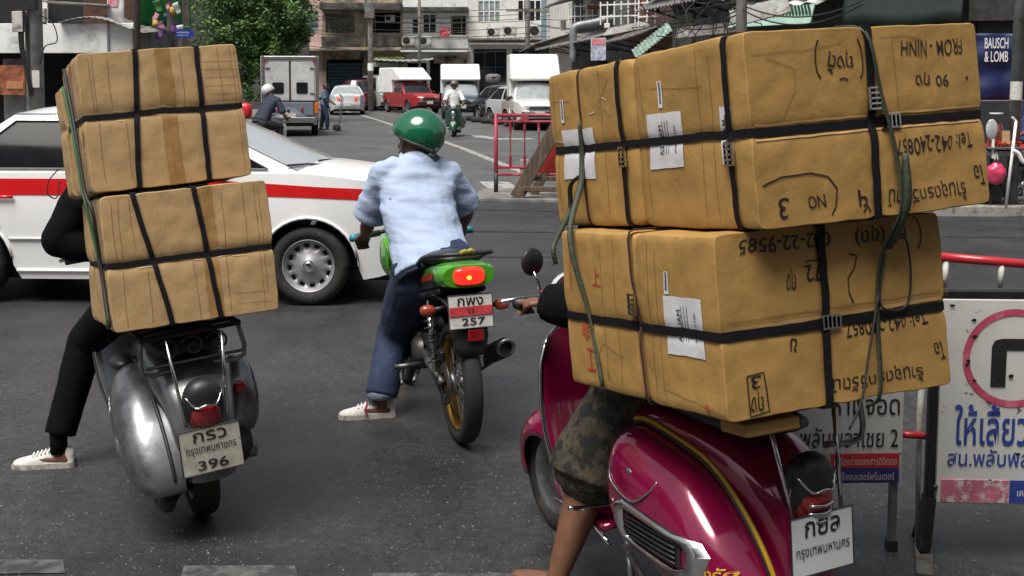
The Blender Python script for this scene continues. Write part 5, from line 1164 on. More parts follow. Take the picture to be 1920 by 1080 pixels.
o_ = obj('stone_block', MB().box((0, 0, .24), (.13, .16, .48)), m_conc, bevel=.012); o_.location = gr(1000, 372) + V((-.12, .5, .05)); tag(o_, 'small grey concrete block standing behind the timber barricade', 'block')

# ------------------------------------------------------------------ the market stall at the right edge
YS = 15.4; sS = FPX / YS; S3 = lambda px, py, y=YS: V(((px - 960) / FPX * y, y, 1.7 - (py - 150) / FPX * y))
e = empty('market_table', 'street stall table with a steel edge and red cloth top', 'table', (S3(1935, 0).x, YS, 0))
X = lambda px: S3(px, 0).x - e.location.x; Z = lambda py: S3(0, py).z
obj('tabletop', MB().box((.35, .3, Z(287)), (2.0, .8, .07)), m_steel, e, bevel=.01)
obj('red_cloth', MB().box((.35, .32, Z(278)), (1.9, .72, .035)), m_red, e, bevel=.01)
for x, y in ((-.5, -.02), (-.5, .6), (1.2, -.02), (1.2, .6)): obj('leg', MB().tube([(x, y, .12), (x, y, Z(292))], .02, 8), m_iron, e)
obj('blue_side_cloth', MB().grid(lambda u, v: V((-.62 + .02 * sin(v * 9), .0 + .6 * u, Z(292) - .5 * v)), 6, 8), m_tarp, e, smooth=True, solid=.006)
random.seed(9)
m_chil = mat('red_chillies', (.60, .05, .015), .35, var=.4, scale=18)
tr_ = empty('chilli_tray', 'tray heaped with orange red chillies on the stall table', 'tray', S3(1878, 274, YS - .0)); obj('tray', MB().box((0, 0, -.02), (.42, .3, .03)), m_steel, tr_, bevel=.005)
mbp = MB()
for i in range(160):
    a = V((random.gauss(0, .1), random.gauss(0, .06), random.uniform(0, .06))); mbp.tube([a, a + V((random.uniform(-.03, .03), random.uniform(-.02, .02), random.uniform(-.01, .02)))], [.01, .006], 5)
h_ = obj('chillies', mbp, m_chil, tr_, smooth=True); h_['kind'] = 'stuff'
o_ = obj('cardboard_price_card', MB().box((0, 0, 0), (.1, .01, .17)), mat('card_tan', (.5, .32, .17), .7, var=.15), bevel=.002); o_.location = S3(1887, 258, YS - .05); tag(o_, 'small tan cardboard card standing on the red stall top', 'card')
b_ = empty('pink_bag', 'pink plastic bag hanging from the stall table edge', 'bag', S3(1870, 322, YS - .12))
obj('bag', MB().ell((0, 0, 0), (.135, .09, .17), nu=24, nv=18, fn=lambda q: q * (1 + .18 * noise.noise(q * 14)) * (1 - .35 * max(0, q.z / .17))), mat('pink_plastic', (.62, .05, .13), .3, var=.25, bump=1.5, bscale=20, coat=.3), b_, smooth=True)
obj('bag_handle', MB().tube([(-.02, 0, .14), (0, .02, .26), (.02, 0, .14)], .012, 6, smooth=4), mat('pale_plastic', (.6, .6, .6), .4), b_, smooth=True)
p_ = empty('white_post', 'thin white leaning post with a hook beside the stall table', 'post', S3(1890, 392, YS - .35))
obj('post', MB().tube([(0, 0, 0), (.10, 0, 1.08)], .018, 10), m_white, p_, smooth=True); obj('hook', MB().tube([(.10, 0, 1.08), (.05, 0, 1.13)], .014, 8), m_white, p_); obj('white_bracket', MB().tube([(.06, 0, .72), (.14, 0, .68), (.2, 0, .58), (.3, 0, .57)], .028, 8, smooth=4), m_white, p_, smooth=True)
p_ = empty('clear_scoop', 'white translucent scoop stuck upright in the stall display', 'scoop', S3(1860, 262, YS - .1))
obj('scoop', MB().ell((0, 0, .13), (.075, .03, .13), nu=16, nv=12), mat('milky_plastic', (.5, .52, .53), .25, coat=.5, var=.3), p_, smooth=True); obj('handle', MB().box((.02, 0, -.08), (.03, .02, .3)), m_white, p_)
p_ = empty('glass_dome', 'brown glass jar with a white rim behind the scoop', 'jar', S3(1868, 262, YS + .2)); obj('jar', MB().lathe([(.1, 0), (.11, .12), (.08, .22), (.06, .26)], (0, 0, -.05), 'z', 18), mat('brown_glass', (.16, .035, .02), .1, coat=1), p_, smooth=True); obj('lid', MB().lathe([(.002, 0), (.085, 0), (.085, .015), (.002, .015)], (0, 0, .33), 'z', 18), m_white, p_)
# a bicycle wheel and clutter below the table
p_ = empty('parked_bicycle', 'dark bicycle parked under the right end of the stall', 'bicycle', S3(1920, 392, YS + .1), (0, 0, rad(-80)))
wheel(p_, (0, 0, .3), .3, .04, m_steel, 'spoke'); wheel(p_, (0, .95, .3), .3, .04, m_steel, 'spoke')
for a, b in (((0, 0, .3), (0, .45, .3)), ((0, .45, .3), (0, .32, .72)), ((0, .32, .68), (0, .82, .66)), ((0, .95, .3), (0, .80, .74)), ((0, .45, .3), (0, .81, .62))): obj('frame_tube', MB().tube([a, b], .014, 8), mat('maroon_paint', (.15, .01, .015), .4), p_, smooth=True)
obj('saddle', MB().ell((0, .3, .78), (.08, .13, .03), nu=12, nv=8), m_black, p_, smooth=True)
o_ = obj('black_sack', MB().ell((0, 0, .14), (.2, .16, .16), nu=24, nv=16, fn=lambda q: q * (1 + .2 * noise.noise(q * 9))), m_black, smooth=True); o_.location = S3(1858, 394, YS + .1) + V((0, 0, .1)); tag(o_, 'crumpled black sack on the kerb under the stall', 'sack')
figure('person', 'stallholder in a blue shirt cut off by the right edge', stand_pose(S3(1936, 0, 16.6).x, 16.6, rad(100), 1.62), m_skin, mat('denim_blue_shirt', (.08, .14, .34), .8, var=.2, bump=1, bscale=9), m_denim_d, m_black, vox=.018)

# ------------------------------------------------------------------ the two sign boards on the right
m_sign = mat('chipped_white_sign', (.60, .60, .57), .55, var=.08, scale=5, dirt=(.05, .04, .035), dscale=16, dlo=.615, dhi=.66)
m_signframe = mat('black_sign_frame', (.015, .016, .02), .5, .3, var=.3, dirt=(.16, .07, .03), dscale=18, dlo=.6, dhi=.7)
m_signblue = mat('sign_text_blue', (.03, .06, .30), .5, var=.15)
m_ring = mat('faded_sign_red', (.52, .07, .13), .5, var=.2, scale=6, dirt=(.6, .3, .33), dscale=6, dlo=.52, dhi=.7)
m_railred = mat('red_rail', (.50, .02, .03), .35, var=.2, coat=.3, dirt=(.3, .2, .18), dscale=15, dlo=.62, dhi=.75)
YG = 4.27; sG = FPX / YG; zg = lambda py: 1.7 - (py - 150) / sG; xg = lambda px: (px - 960) / sG
e = empty('turn_sign', 'chipped white turn arrow sign with red ring in a black frame', 'sign', (xg(1905), YG, 0), (rad(3), 0, rad(-3)))
x = lambda px: xg(px) - xg(1905); F = lambda a, b, o=.006: V((a, -o, b))
bw = .25
obj('board', MB().box((0, .006, (zg(560) + zg(957)) / 2), (2 * bw, .012, zg(560) - zg(957))), m_sign, e, bevel=.003)
rc = (0.0, zg(672)); obj('red_ring', MB().rings([[F(rc[0] + r_ * cos(a), rc[1] + r_ * sin(a), .002) for r_ in (.152, .176)] for a in [2 * pi * i / 72 for i in range(73)]], False, False), m_ring, e)
ar = [(x(1863), zg(727)), (x(1863), zg(650)), (x(1868), zg(638)), (x(1882), zg(634)), (x(1938), zg(634)), (x(1938), zg(618)), (x(1975), zg(645)), (x(1938), zg(672)), (x(1938), zg(656)), (x(1891), zg(656)), (x(1891), zg(727))]
obj('turn_arrow', MB().add([F(a, b, .003) for a, b in ar], [tuple(range(len(ar)))]), m_black, e)
obj('lettering', text_mb('ให้เลี้ยวขวา', .385, zg(762) - zg(842), lambda a, b: F(a - .002, zg(802) + b, .003), offset=.014), m_signblue, e)
obj('lettering', text_mb('สน.พลับพลาไชย 2', .455, zg(848) - zg(884), lambda a, b: F(a + .012, zg(865) + b, .003), offset=.010), m_signblue, e)
obj('pink_band', MB().box((x(1842), -.002, zg(932)), (.235, .004, .082)), mat('worn_pink_band', (.55, .16, .24), .5, var=.3, scale=9, dirt=(.55, .52, .5), dscale=22, dlo=.5, dhi=.58), e)
obj('blue_band', MB().box((x(1972), -.002, zg(932)), (.24, .004, .082)), m_signblue, e)
obj('small_lettering', text_mb('เครื่องถ่ายเอกสาร', .2, .03, lambda a, b: F(x(1975) + a, zg(932) + b, .006)), m_white, e)
random.seed(21)
for k in range(26):
    a, b = random.uniform(-.24, .24), random.uniform(zg(940), zg(570)); r1 = random.uniform(.003, .008)
    obj('rust_chip', MB().add([F(a + r1 * random.uniform(.5, 1.6) * cos(t) * 1.3, b + r1 * random.uniform(.4, 1.2) * sin(t), .0042) for t in [2 * pi * i / 7 for i in range(7)]], [tuple(range(7))]), m_signframe, e)
obj('top_bar', MB().box((0, .02, zg(552)), (2 * bw + .07, .03, .028)), m_signframe, e, bevel=.003)
for s in (-1, 1):
    obj('frame_post', MB().box((s * (bw + .018), .02, (zg(552) + zg(950)) / 2), (.03, .04, zg(552) - zg(950))), m_signframe, e, bevel=.004)
    obj('leg', MB().rings([[V((s * (bw + .018) + dx + a, .02 + dy + b, z)) for a, b in ((-.018, -.03), (.018, -.03), (.018, .03), (-.018, .03))] for z, dx, dy in ((zg(948), 0, 0), (.03, s * -.0 - .02, -.02))]), m_signframe, e)
    obj('brace', MB().tube([(s * (bw + .018), .03, zg(930)), (s * (bw + .03), .14, .015)], .012, 6), m_signframe, e)
    obj('foot', MB().box((s * (bw + .01) - .02, .02, .012), (.06, .42, .024), (0, 0, rad(-14))), mat('grey_foot', (.10, .10, .095), .8, var=.3, dirt=(.05, .04, .03), dscale=14), e, bevel=.004)
    for z_ in (zg(925),): obj('bolt', MB().ell((s * (bw + .005), -.006, z_), (.01, .008, .01), nu=10, nv=6), m_iron, e, smooth=True)
obj('top_rail', MB().tube([(x(1768), .10, zg(492) + .006), (x(1990), .10, zg(507))], .0165, 12), m_railred, e, smooth=True)
for px in (1788, 1893, 1985): obj('rail_post', MB().tube([(x(px), .10, zg(498)), (x(px) - .004, .09, zg(548))], [.013, .009], 8), m_platewhite, e, smooth=True)
e = empty('no_parking_sign', 'white no parking sign with black Thai text behind the magenta scooter', 'sign', (xg(1580), YG + .05, 0), (rad(2), 0, rad(2)))
x = lambda px: xg(px) - xg(1580)
obj('board', MB().box((0, .006, (.86 + zg(868)) / 2), (2 * .245, .012, .86 - zg(868))), mat('clean_white_sign', (.56, .57, .55), .5, var=.1, scale=4), e, bevel=.002)
obj('lettering', text_mb('ห้ามจอด', .245, zg(745) - zg(792), lambda a, b: F(x(1638) + a, zg(768) + b, .003), offset=.004), m_black, e)
obj('lettering', text_mb('สน.พลับพลาไชย 2', .44, zg(812) - zg(855), lambda a, b: F(x(1584) + a, zg(834) + b, .003), offset=.004), m_black, e)
obj('lower_panel', MB().box((0, .008, zg(897)), (.49, .012, zg(868) - zg(926))), mat('panel_pale', (.5, .5, .47), .5), e)
obj('lettering', text_mb('KYOCERA', .15, .026, lambda a, b: F(x(1533) + a, zg(890) + b, .002), offset=.0), m_black, e)
obj('red_band', MB().box((x(1640), -.001, zg(882)), (.245, .006, zg(868) - zg(896) - .002)), mat('sign_red', (.48, .02, .03), .4), e)
obj('blue_band', MB().box((x(1640), -.001, zg(911)), (.245, .006, zg(896) - zg(925))), mat('sign_navy', (.02, .03, .15), .4), e)
obj('lettering', text_mb('เครื่องถ่ายเอกสารดิจิตอล', .225, .032, lambda a, b: F(x(1640) + a, zg(881) + b, .006)), mat('pale_print', (.6, .5, .5), .6), e)
obj('lettering', text_mb('เครื่องเลเซอร์พริ้นเตอร์', .21, .030, lambda a, b: F(x(1640) + a, zg(911) + b, .006)), mat('pale_print', (.6, .5, .5), .6), e)
for px in (1460, 1700): obj('leg', MB().box((x(px), .02, zg(1060) / 2 + zg(920) / 2 - .0), (.026, .03, zg(920) - .002)), mat('grey_leg', (.20, .20, .21), .5, .4, var=.3), e, bevel=.003)
for px in (1460, 1700): obj('foot_cap', MB().box((x(px), .02, .02), (.034, .04, .04)), m_black, e)
e = empty('red_connecting_rail', 'red rail and white upright between the two signs', 'rail', (xg(1735), YG + .06, 0))
x = lambda px: xg(px) - xg(1735)
obj('rail', MB().tube([(x(1700), .0, zg(832)), (x(1765), .0, zg(837))], .013, 10), m_railred, e, smooth=True)
obj('upright', MB().tube([(x(1752), .03, .0), (x(1752), .03, zg(800)), (x(1758), .03, zg(690))], [.008, .012, .012], 8), m_platewhite, e, smooth=True)
# ------------------------------------------------------------------ cartons and their straps
def rotm(a, b, c): return Euler((rad(c), rad(b), rad(a)), 'XYZ')
class Load:
    """a strapped load; local frame: origin rear-left-top, x right, y forward, z up"""
    def __init__(s, o, ang, w, d, h, pin, seed): s.o, s.e, s.w, s.d, s.h, s.pin, s.seed = V(o), rotm(*ang), w, d, h, pin, seed
    def warp(s, p):
        q = V(p); w, d, h = s.w, s.d, s.h
        fx_, fy_, fz_ = (q.x / w - .5) * 2, (q.y / d - .5) * 2, (q.z / -h - .5) * 2
        n = noise.noise_vector(V((q.x * 5 + s.seed, q.y * 5, q.z * 5))) * .0042 + noise.noise_vector(V((q.x * 19, q.y * 19 + s.seed, q.z * 19))) * .0024
        r = q + n
        for ax, c, am, wd in s.pin:
            cv = c(q) if callable(c) else c
            dd = abs(q['xyz'.index(ax)] - cv); wd = wd * .9; g = (exp(-(dd / wd) ** 2) * .3 + exp(-dd / (wd * .3)) * .7) * .8
            if ax != 'x': r.x -= fx_ * am * g * .75
            if ax != 'y': r.y -= fy_ * am * g * .8
            if ax != 'z': r.z += fz_ * am * g * .9
        # crushed corners
        k = max(abs(fx_), abs(fz_)) * max(min(abs(fx_), abs(fz_)), 0)
        cr = max(0, abs(fx_) - .95) * max(0, abs(fz_) - .93) * 60
        r.x -= math.copysign(cr * .02, fx_); r.z += math.copysign(cr * .02, fz_)
        r.x += .002 * (1 - fz_ ** 2) * fx_
        return r
    def rear(s, x, z, off=.003): return s.warp((x, 0, z)) + V((0, -off, 0))
    def left(s, y, z, off=.003): return s.warp((0, y, z)) + V((-off, 0, 0))
    def put(s, o_): o_.location = s.o; o_.rotation_euler = s.e; return o_
def carton(L, label, y0, y1, m, group, dz=0, x0=0, x1=None):
    x1 = L.w if x1 is None else x1; mb = MB(); h = L.h
    def face(f, nu, nv): mb.grid(lambda u, v: L.warp(f(u, v)), nu, nv)
    gx = int((x1 - x0) / .013); gy = int((y1 - y0) / .013); gz = int(h / .013); lz_ = lambda v: -dz - (h - dz) * v
    ye = y0 + .002 if y0 > 0 else y0; yE = y1 - .002
    face(lambda u, v: (x0 + (x1 - x0) * u, ye, lz_(v)), gx, gz); face(lambda u, v: (x0 + (x1 - x0) * u, yE, lz_(v)), gx, gz)
    face(lambda u, v: (x0, ye + (yE - ye) * u, lz_(v)), gy, gz); face(lambda u, v: (x1, ye + (yE - ye) * u, lz_(v)), gy, gz)
    face(lambda u, v: (x0 + (x1 - x0) * u, ye + (yE - ye) * v, -dz), gx, gy); face(lambda u, v: (x0 + (x1 - x0) * u, ye + (yE - ye) * v, -h), gx, gy)
    o_ = obj('carton', mb, m, doubles=True); smooth_angle(o_, 42)
    md = o_.modifiers.new('bevel', 'BEVEL'); md.width = .003; md.segments = 2; md.limit_method = 'ANGLE'; md.angle_limit = rad(48)
    L.put(o_); return tag(o_, label, 'box', group)
def strap(L, axis, c, label, wd=.0185, th=.0022, m=None, buckles=(), group=None, off=.00955, ext=None):
    w, d, h = L.w, L.d, L.h
    x0, x1, y0, y1, z0, z1 = 0, w, 0, d, -h, 0
    if ext: y1 = ext
    cor = {'z': [(x0, y0), (x0, y1), (x1, y1), (x1, y0)], 'x': [(y0, z1), (y0, z0), (y1, z0), (y1, z1)], 'y': [(x0, z1), (x0, z0), (x1, z0), (x1, z1)]}[axis]
    P = []
    for i in range(4):
        a, b = cor[i], cor[(i + 1) % 4]; n = max(4, int(sqrt((a[0] - b[0]) ** 2 + (a[1] - b[1]) ** 2) / .016))
        for k in range(n): P.append((a[0] + (b[0] - a[0]) * k / n, a[1] + (b[1] - a[1]) * k / n))
    mk = {'z': lambda a, b, cc: V((a, b, cc)), 'x': lambda a, b, cc: V((cc, a, b)), 'y': lambda a, b, cc: V((a, cc, b))}[axis]
    c3 = {'z': V((w / 2, d / 2, 0)), 'x': V((0, d / 2, -h / 2)), 'y': V((w / 2, 0, -h / 2))}[axis]
    ctr = [(cor[0][0] + cor[2][0]) / 2, (cor[0][1] + cor[2][1]) / 2]; hs2 = [abs(cor[0][0] - cor[2][0]) / 2, abs(cor[0][1] - cor[2][1]) / 2]
    R = []
    for a, b in P:
        q0 = mk(a, b, 0); cc = c(q0) if callable(c) else c
        na, nb = (a - ctr[0]) / hs2[0], (b - ctr[1]) / hs2[1]
        n2 = [math.copysign(1, na) if abs(na) > .985 else 0, math.copysign(1, nb) if abs(nb) > .985 else 0]; l = sqrt(n2[0] ** 2 + n2[1] ** 2) or 1
        nv = mk(n2[0] / l, n2[1] / l, 0); wv = mk(0, 0, 1)
        p = L.warp(mk(a, b, cc)); tw = .0015 * noise.noise(V((a * 9, b * 9, cc * 9)))
        R.append([p + nv * (off + tw) + wv * (wd / 2), p + nv * (off + th) + wv * (wd / 2), p + nv * (off + th) - wv * (wd / 2), p + nv * (off + tw) - wv * (wd / 2)])
    R.append(R[0])
    o_ = obj('strap', MB().rings(R, True, False), m or mat('black_webbing', (.007, .0065, .009), .65, spec=.2, var=.2, scale=60, stretch=(1, 1, 1), bump=.5, bscale=220), smooth=False); smooth_angle(o_, 40); L.put(o_)
    tag(o_, label, 'strap', group or 'black straps round the boxes')
    for (kind, a, b, up) in buckles:
        p = L.rear(a, b, off + .004) if kind == 'rear' else L.left(a, b, off + .004)
        uu, n_ = (V((1, 0, 0)), V((0, -1, 0))) if kind == 'rear' else (V((0, -1, 0)), V((-1, 0, 0)))
        vv = V((0, 0, 1));
        if not up: uu, vv = vv, uu
        bk = MB()
        for q in (-1, 1): bk.prism([(q * .017 - .002, -.03), (q * .017 + .002, -.03), (q * .017 + .002, .03), (q * .017 - .002, .03)], p, uu, vv, n_ * .006)
        for q in range(5): bk.prism([(-.016, -.03 + q * .0138), (.016, -.03 + q * .0138), (.016, -.025 + q * .0138), (-.016, -.025 + q * .0138)], p, uu, vv, n_ * .008)
        obj('buckle', bk, m_chrome, o_)
    return o_
def writing(par, fnf, items, m=None, of=.002):
    for s_, cx, cy, w_, h_, fl in items:
        obj('marker_writing', text_mb(s_, w_, h_, lambda a, b: fnf(cx + a, cy + b), wob=.0065, offset=of, rot180=fl), m or m_marker, par)
def strokes(par, fnf, lst, wd=.0042, m=None, name='marker_stroke'):
    for pts in lst:
        P = []
        for i in range(len(pts) - 1):
            n = max(2, int(sqrt((pts[i][0] - pts[i + 1][0]) ** 2 + (pts[i][1] - pts[i + 1][1]) ** 2) / .01))
            P += [(pts[i][0] + (pts[i + 1][0] - pts[i][0]) * k / n, pts[i][1] + (pts[i + 1][1] - pts[i][1]) * k / n) for k in range(n)]
        P.append(pts[-1]); obj(name, ribbon(MB(), P, wd, fnf), m or m_marker, par)
def patch(par, name, fnf, x0, x1, z0, z1, m, n=(12, 16), skew=0):
    return obj(name, MB().grid(lambda u, v: fnf(x0 + (x1 - x0) * u, z0 + (z1 - z0) * v + skew * u), *n), m, par, smooth=True)
c_left = cardboard('tan_cardboard', (.43, .28, .133)); c_right = cardboard('golden_cardboard', (.36, .208, .062), (0, 0, 1)); c_right.node_tree.nodes
m_tape = mat('brown_packing_tape', (.36, .205, .08), .25, var=.12, scale=8, coat=.25, bump=.6, bscale=30)
m_torn = mat('torn_card_edge', (.62, .44, .26), .8, var=.2, scale=30)
m_crease = mat('card_crease', (.28, .15, .065), .8, var=.2)
m_paper = mat('label_paper', (.62, .62, .64), .5, var=.1, scale=9, bump=.4, bscale=30)
def creases(L, cart, fnf, segs, m=None, wd=.0028, name='crease'):
    for pts in segs: strokes(cart, fnf, [pts], wd, m or m_crease, name)

# left load ----------------------------------------------------------
dLU, dLL = .64, .70
xs = lambda L, a, b: (lambda q: L.w * (a + (b - a) * (q.z / -L.h)))
LU = Load((-1.551, 4.38, 1.793), (27, -4.5, -7.0), .574, dLU, .501, [], 3.1)
LU.pin = [('z', -.232, .020, .03), ('x', xs(LU, .35, .28), .010, .025), ('x', xs(LU, .737, .72), .010, .025)]
LL = Load((-1.452, 4.30, 1.288), (24.5, -4.0, -6.5), .591, dLL, .483, [], 8.4)
LL.pin = [('z', -.247, .020, .03), ('x', xs(LL, .19, .345), .011, .025), ('x', xs(LL, .555, .635), .010, .025)]
GL = 'tan cartons strapped on the silver scooter'
tl = carton(LU, 'tan carton at the rear of the upper layer on the silver scooter', 0, .45, c_left, GL)
carton(LU, 'tan carton at the front of the upper layer, its top sitting lower', .455, dLU, c_left, GL, dz=.07, x0=-.012, x1=.55)
ll = carton(LL, 'tan carton at the rear of the lower layer on the silver scooter', 0, .47, c_left, GL)
carton(LL, 'tan carton at the front of the lower layer behind the rider in black', .475, dLL, c_left, GL, x0=-.005, x1=.58)
patch(tl, 'tape', lambda a, b: LU.rear(a, b, .0012), .27, .325, -.002, -.498, m_tape, (4, 60)); patch(ll, 'tape', lambda a, b: LL.rear(a, b, .0012), .335, .39, -.002, -.48, m_tape, (4, 60))
patch(tl, 'tape', lambda a, b: LU.left(a, b, .0012), .19, .25, -.002, -.498, m_tape, (4, 60))
random.seed(2)
for L, ct in ((LU, tl), (LL, ll)):
    f = lambda a, b: L.rear(a, b, .0016)
    zc = -.232 if L is LU else -.247
    creases(L, ct, f, [[(a + random.uniform(-.004, .004), z0), (a + random.uniform(-.006, .006), z1)] for a, z0, z1 in ((.035, -.02, zc + .02), (.055, -.01, zc + .02), (.14, zc - .03, -.46), (.36, -.02, zc + .01), (.10, -.02, -.2), (.42, -.03, -.46), (.50, -.01, zc), (.545, -.01, -.47), (.56, -.02, -.4), (.05, zc - .02, -.47), (.30, zc - .01, -.48))], wd=.0018)
    creases(L, ct, f, [[(.44, z), (.56, z - .005)] for z in ((-.06, -.09, -.12, -.15, -.18) if L is LU else (-.4, -.44))], wd=.0014)
    creases(L, ct, f, [[(random.uniform(.05, .5), random.uniform(-.45, -.05)) for _ in range(1)] + [(random.uniform(.05, .5), random.uniform(-.45, -.05))] for _ in range(0)])
    for k in range(9):
        a = random.uniform(.03, .52); b = zc + random.choice((-.016, .014)) + random.uniform(-.003, .003)
        creases(L, ct, f, [[(a, b), (a + random.uniform(.02, .05), b + random.uniform(-.004, .004))]], m_torn, .004, 'torn_edge')
    g_ = lambda a, b: L.left(a, b, .002)
    creases(L, ct, g_, [[(.06, -.02), (.07, -.48)], [(.12, -.01), (.11, -.2)]], wd=.0022)
    for k in range(8):
        a = random.uniform(.02, .1); b = random.uniform(-.46, -.02); creases(L, ct, g_, [[(a, b), (a + .03, b - random.uniform(.01, .03))]], m_torn if k % 2 else m_crease, .003, 'torn_edge')
writing(ll, lambda a, b: LL.left(.05 - b, -.17 + a, .003), [('หจก. 1-001', 0, 0, .16, .028, False)]); writing(ll, lambda a, b: LL.left(.05 - b, -.36 + a, .003), [('หจก. 4006', 0, 0, .12, .028, False)])
writing(tl, lambda a, b: LU.left(.06 - b, -.35 + a, .003), [('กท-1 008', 0, 0, .15, .03, False)])
for L, nm, z, (a0, a1), (b0, b1) in ((LU, 'upper', -.232, (.35, .28), (.737, .72)), (LL, 'lower', -.247, (.19, .345), (.555, .635))):
    strap(L, 'z', z, 'black strap running level round the %s tan cartons' % nm)
    strap(L, 'x', xs(L, a0, a1), 'black upright strap at the left of the %s tan cartons' % nm); strap(L, 'x', xs(L, b0, b1), 'black upright strap at the right of the %s tan cartons' % nm)
m_rope = mat('dark_green_webbing', (.030, .042, .022), .6, var=.3, scale=40, bump=.5, bscale=150)
m_rope2 = mat('green_cord', (.02, .12, .03), .6, var=.3, scale=60)
def webbing(name, label, pts, r, m, r2=None, group=None, cat='rope'):
    o_ = obj(name, MB().tube(pts, r, 8, r2, smooth=5), m, smooth=True); return tag(o_, label, cat, group)
WL = lambda L, p: L.o + L.e.to_matrix() @ p
webbing('green_rope', 'green cord running down the left side of the tan cartons', [WL(LU, LU.left(.30, -.08, .02)), WL(LU, LU.left(.22, -.25, .018)), WL(LU, LU.left(.14, -.48, .016)), WL(LL, LL.left(.16, -.05, .03)), WL(LL, LL.left(.12, -.245, .02)), WL(LL, LL.left(.05, -.47, .014))], .006, m_rope2)
webbing('black_rope', 'black cord hanging beside the green cord on the tan cartons', [WL(LU, LU.left(.27, -.02, .012)), WL(LU, LU.left(.16, -.25, .015)), WL(LU, LU.left(.08, -.49, .02)), WL(LL, LL.left(.08, -.05, .02)), WL(LL, LL.left(.10, -.245, .02)), WL(LL, LL.left(.02, -.46, .012))], .007, m_wire)
webbing('rope_loop', 'thin loose cord loop hanging from the front tan carton', [WL(LU, V((-.05, .5, -.38))), WL(LU, V((-.09, .5, -.42))), WL(LU, V((-.10, .5, -.47))), WL(LU, V((-.07, .5, -.49))), WL(LU, V((-.05, .5, -.42)))], .0025, m_wire)

# right load ---------------------------------------------------------
RU = Load((.573, 3.06, 1.821), (24.8, -2.7, -5.5), .769, 1.103, .498, [], 5.2)
RU.pin = [('z', -.252, .020, .035), ('x', .385, .014, .03), ('y', .085, .010, .025), ('y', .565, .022, .05), ('y', .64, .010, .03), ('y', .90, .012, .03)]
RL = Load((.506, 3.06, 1.311), (25.1, -2.0, -5.7), .742, .842, .474, [], 9.7)
RL.pin = [('z', -.26, .016, .03), ('x', .33, .012, .03), ('y', .40, .020, .035)]
GR = 'golden cartons strapped on the magenta scooter'
ru = carton(RU, 'golden carton with upside down writing at the rear of the upper layer', 0, .565, c_right, GR)
ru2 = carton(RU, 'golden carton at the front of the upper layer with a half hidden label', .565, 1.103, c_right, GR)
rl = carton(RL, 'golden carton with upside down writing at the rear of the lower layer', 0, .42, c_right, GR)
rl2 = carton(RL, 'golden carton with red print at the front of the lower layer', .42, .842, c_right, GR)
W_, H_ = .769, .498
f = lambda a, b: RU.rear(a, b, .0022)
writing(ru, f, [('FROM - NINH', .79 * W_, -.125 * H_, .215, .040, True), ('90 ถุง', .78 * W_, -.29 * H_, .115, .045, True), ('ถุงตุ้', .385 * W_ - .0, -.175 * H_, .085, .060, True),
    ('Tel: 042-240857', .765 * W_, -.645 * H_, .27, .042, True), ('ร้านอุดรทวีรัตน์', .715 * W_, -.90 * H_, .27, .058, True), ('โอ', .955 * W_, -.84 * H_, .036, .055, True), ('NO', .235 * W_, -.885 * H_, .055, .035, True), ('3', .10 * W_, -.90 * H_, .030, .05, True), ('ฯ', .43 * W_, -.89 * H_, .03, .04, True)])
strokes(ru, f, [arc(.385 * W_ + .055, -.16 * H_, .02, .052, -1.3, 1.3), arc(.385 * W_ - .062, -.16 * H_, .018, .05, pi - 1.3, pi + 1.3), [(.385 * W_ - .01, -.27 * H_), (.385 * W_ + .004, -.262 * H_), (.385 * W_ + .018, -.275 * H_)],
    [(-.0 + .02, -.78 * H_), (.08, -.745 * H_), (.17, -.735 * H_), (.225, -.765 * H_), (.25, -.83 * H_), (.24, -.92 * H_), (.225, -.96 * H_)], [(.33, -.965 * H_), (.345, -.93 * H_), (.355, -.965 * H_)], [(.715, -.30 * H_), (.722, -.295 * H_), (.719, -.31 * H_)]], .0046)
for pts in ([(.0 + .01, -.235), (.76, -.228)], [(.01, -.272), (.76, -.268)]): creases(RU, ru, f, [pts], mat('pale_fold', (.56, .34, .14), .7, var=.15), .006, 'fold_line')
creases(RU, ru, f, [[(.47, -.02), (.475, -.22)], [(.49, -.28), (.495, -.48)], [(.02, -.06), (.18, -.055), (.30, -.04)], [(.43, -.03), (.52, -.025), (.58, -.04)], [(.10, -.22), (.14, -.16), (.15, -.10), (.06, -.07)]], wd=.002)
f2 = lambda a, b: RL.rear(a, b, .0022); W2, H2 = .742, .474
writing(rl, f2, [('042-22-9585', .30 * W2, -.085 * H2, .29, .036, True), ('72', .405 * W2, -.265 * H2, .058, .045, True), ('ถุง', .305 * W2, -.275 * H2, .028, .060, True), ('ทวี (ชุด)', .72 * W2, -.10 * H2, .17, .06, True),
    ('Tel: 042-240857', .72 * W2, -.60 * H2, .29, .036, True), ('ร้านอุดรทวีรัตน์', .66 * W2, -.895 * H2, .31, .050, True), ('โอ', .955 * W2, -.80 * H2, .036, .05, True), ('3', .125 * W2, -.80 * H2, .032, .03, True), ('ถุง', .125 * W2, -.90 * H2, .04, .055, True), ('ข', .295 * W2, -.635 * H2, .022, .03, True)])
strokes(rl, f2, [[(.09 * W2, -.765 * H2), (.165 * W2, -.757 * H2), (.17 * W2, -.97 * H2), (.092 * W2, -.985 * H2), (.09 * W2, -.765 * H2)], [(.375 * W2, -.20 * H2), (.445 * W2, -.19 * H2)],
    [(.56 * W2, -.18 * H2), (.60 * W2, -.20 * H2), (.585 * W2, -.26 * H2), (.55 * W2, -.32 * H2), (.55 * W2, -.40 * H2), (.57 * W2, -.46 * H2)], arc(.88 * W2, -.11 * H2, .02, .045, -1.4, 1.6)], .004)
creases(RL, rl, f2, [[(.01, -.245), (.73, -.238)]], mat('pale_fold', (.56, .34, .14), .7, var=.15), .010, 'fold_line'); creases(RL, rl, f2, [[(.02, -.225), (.73, -.218)]], wd=.002)
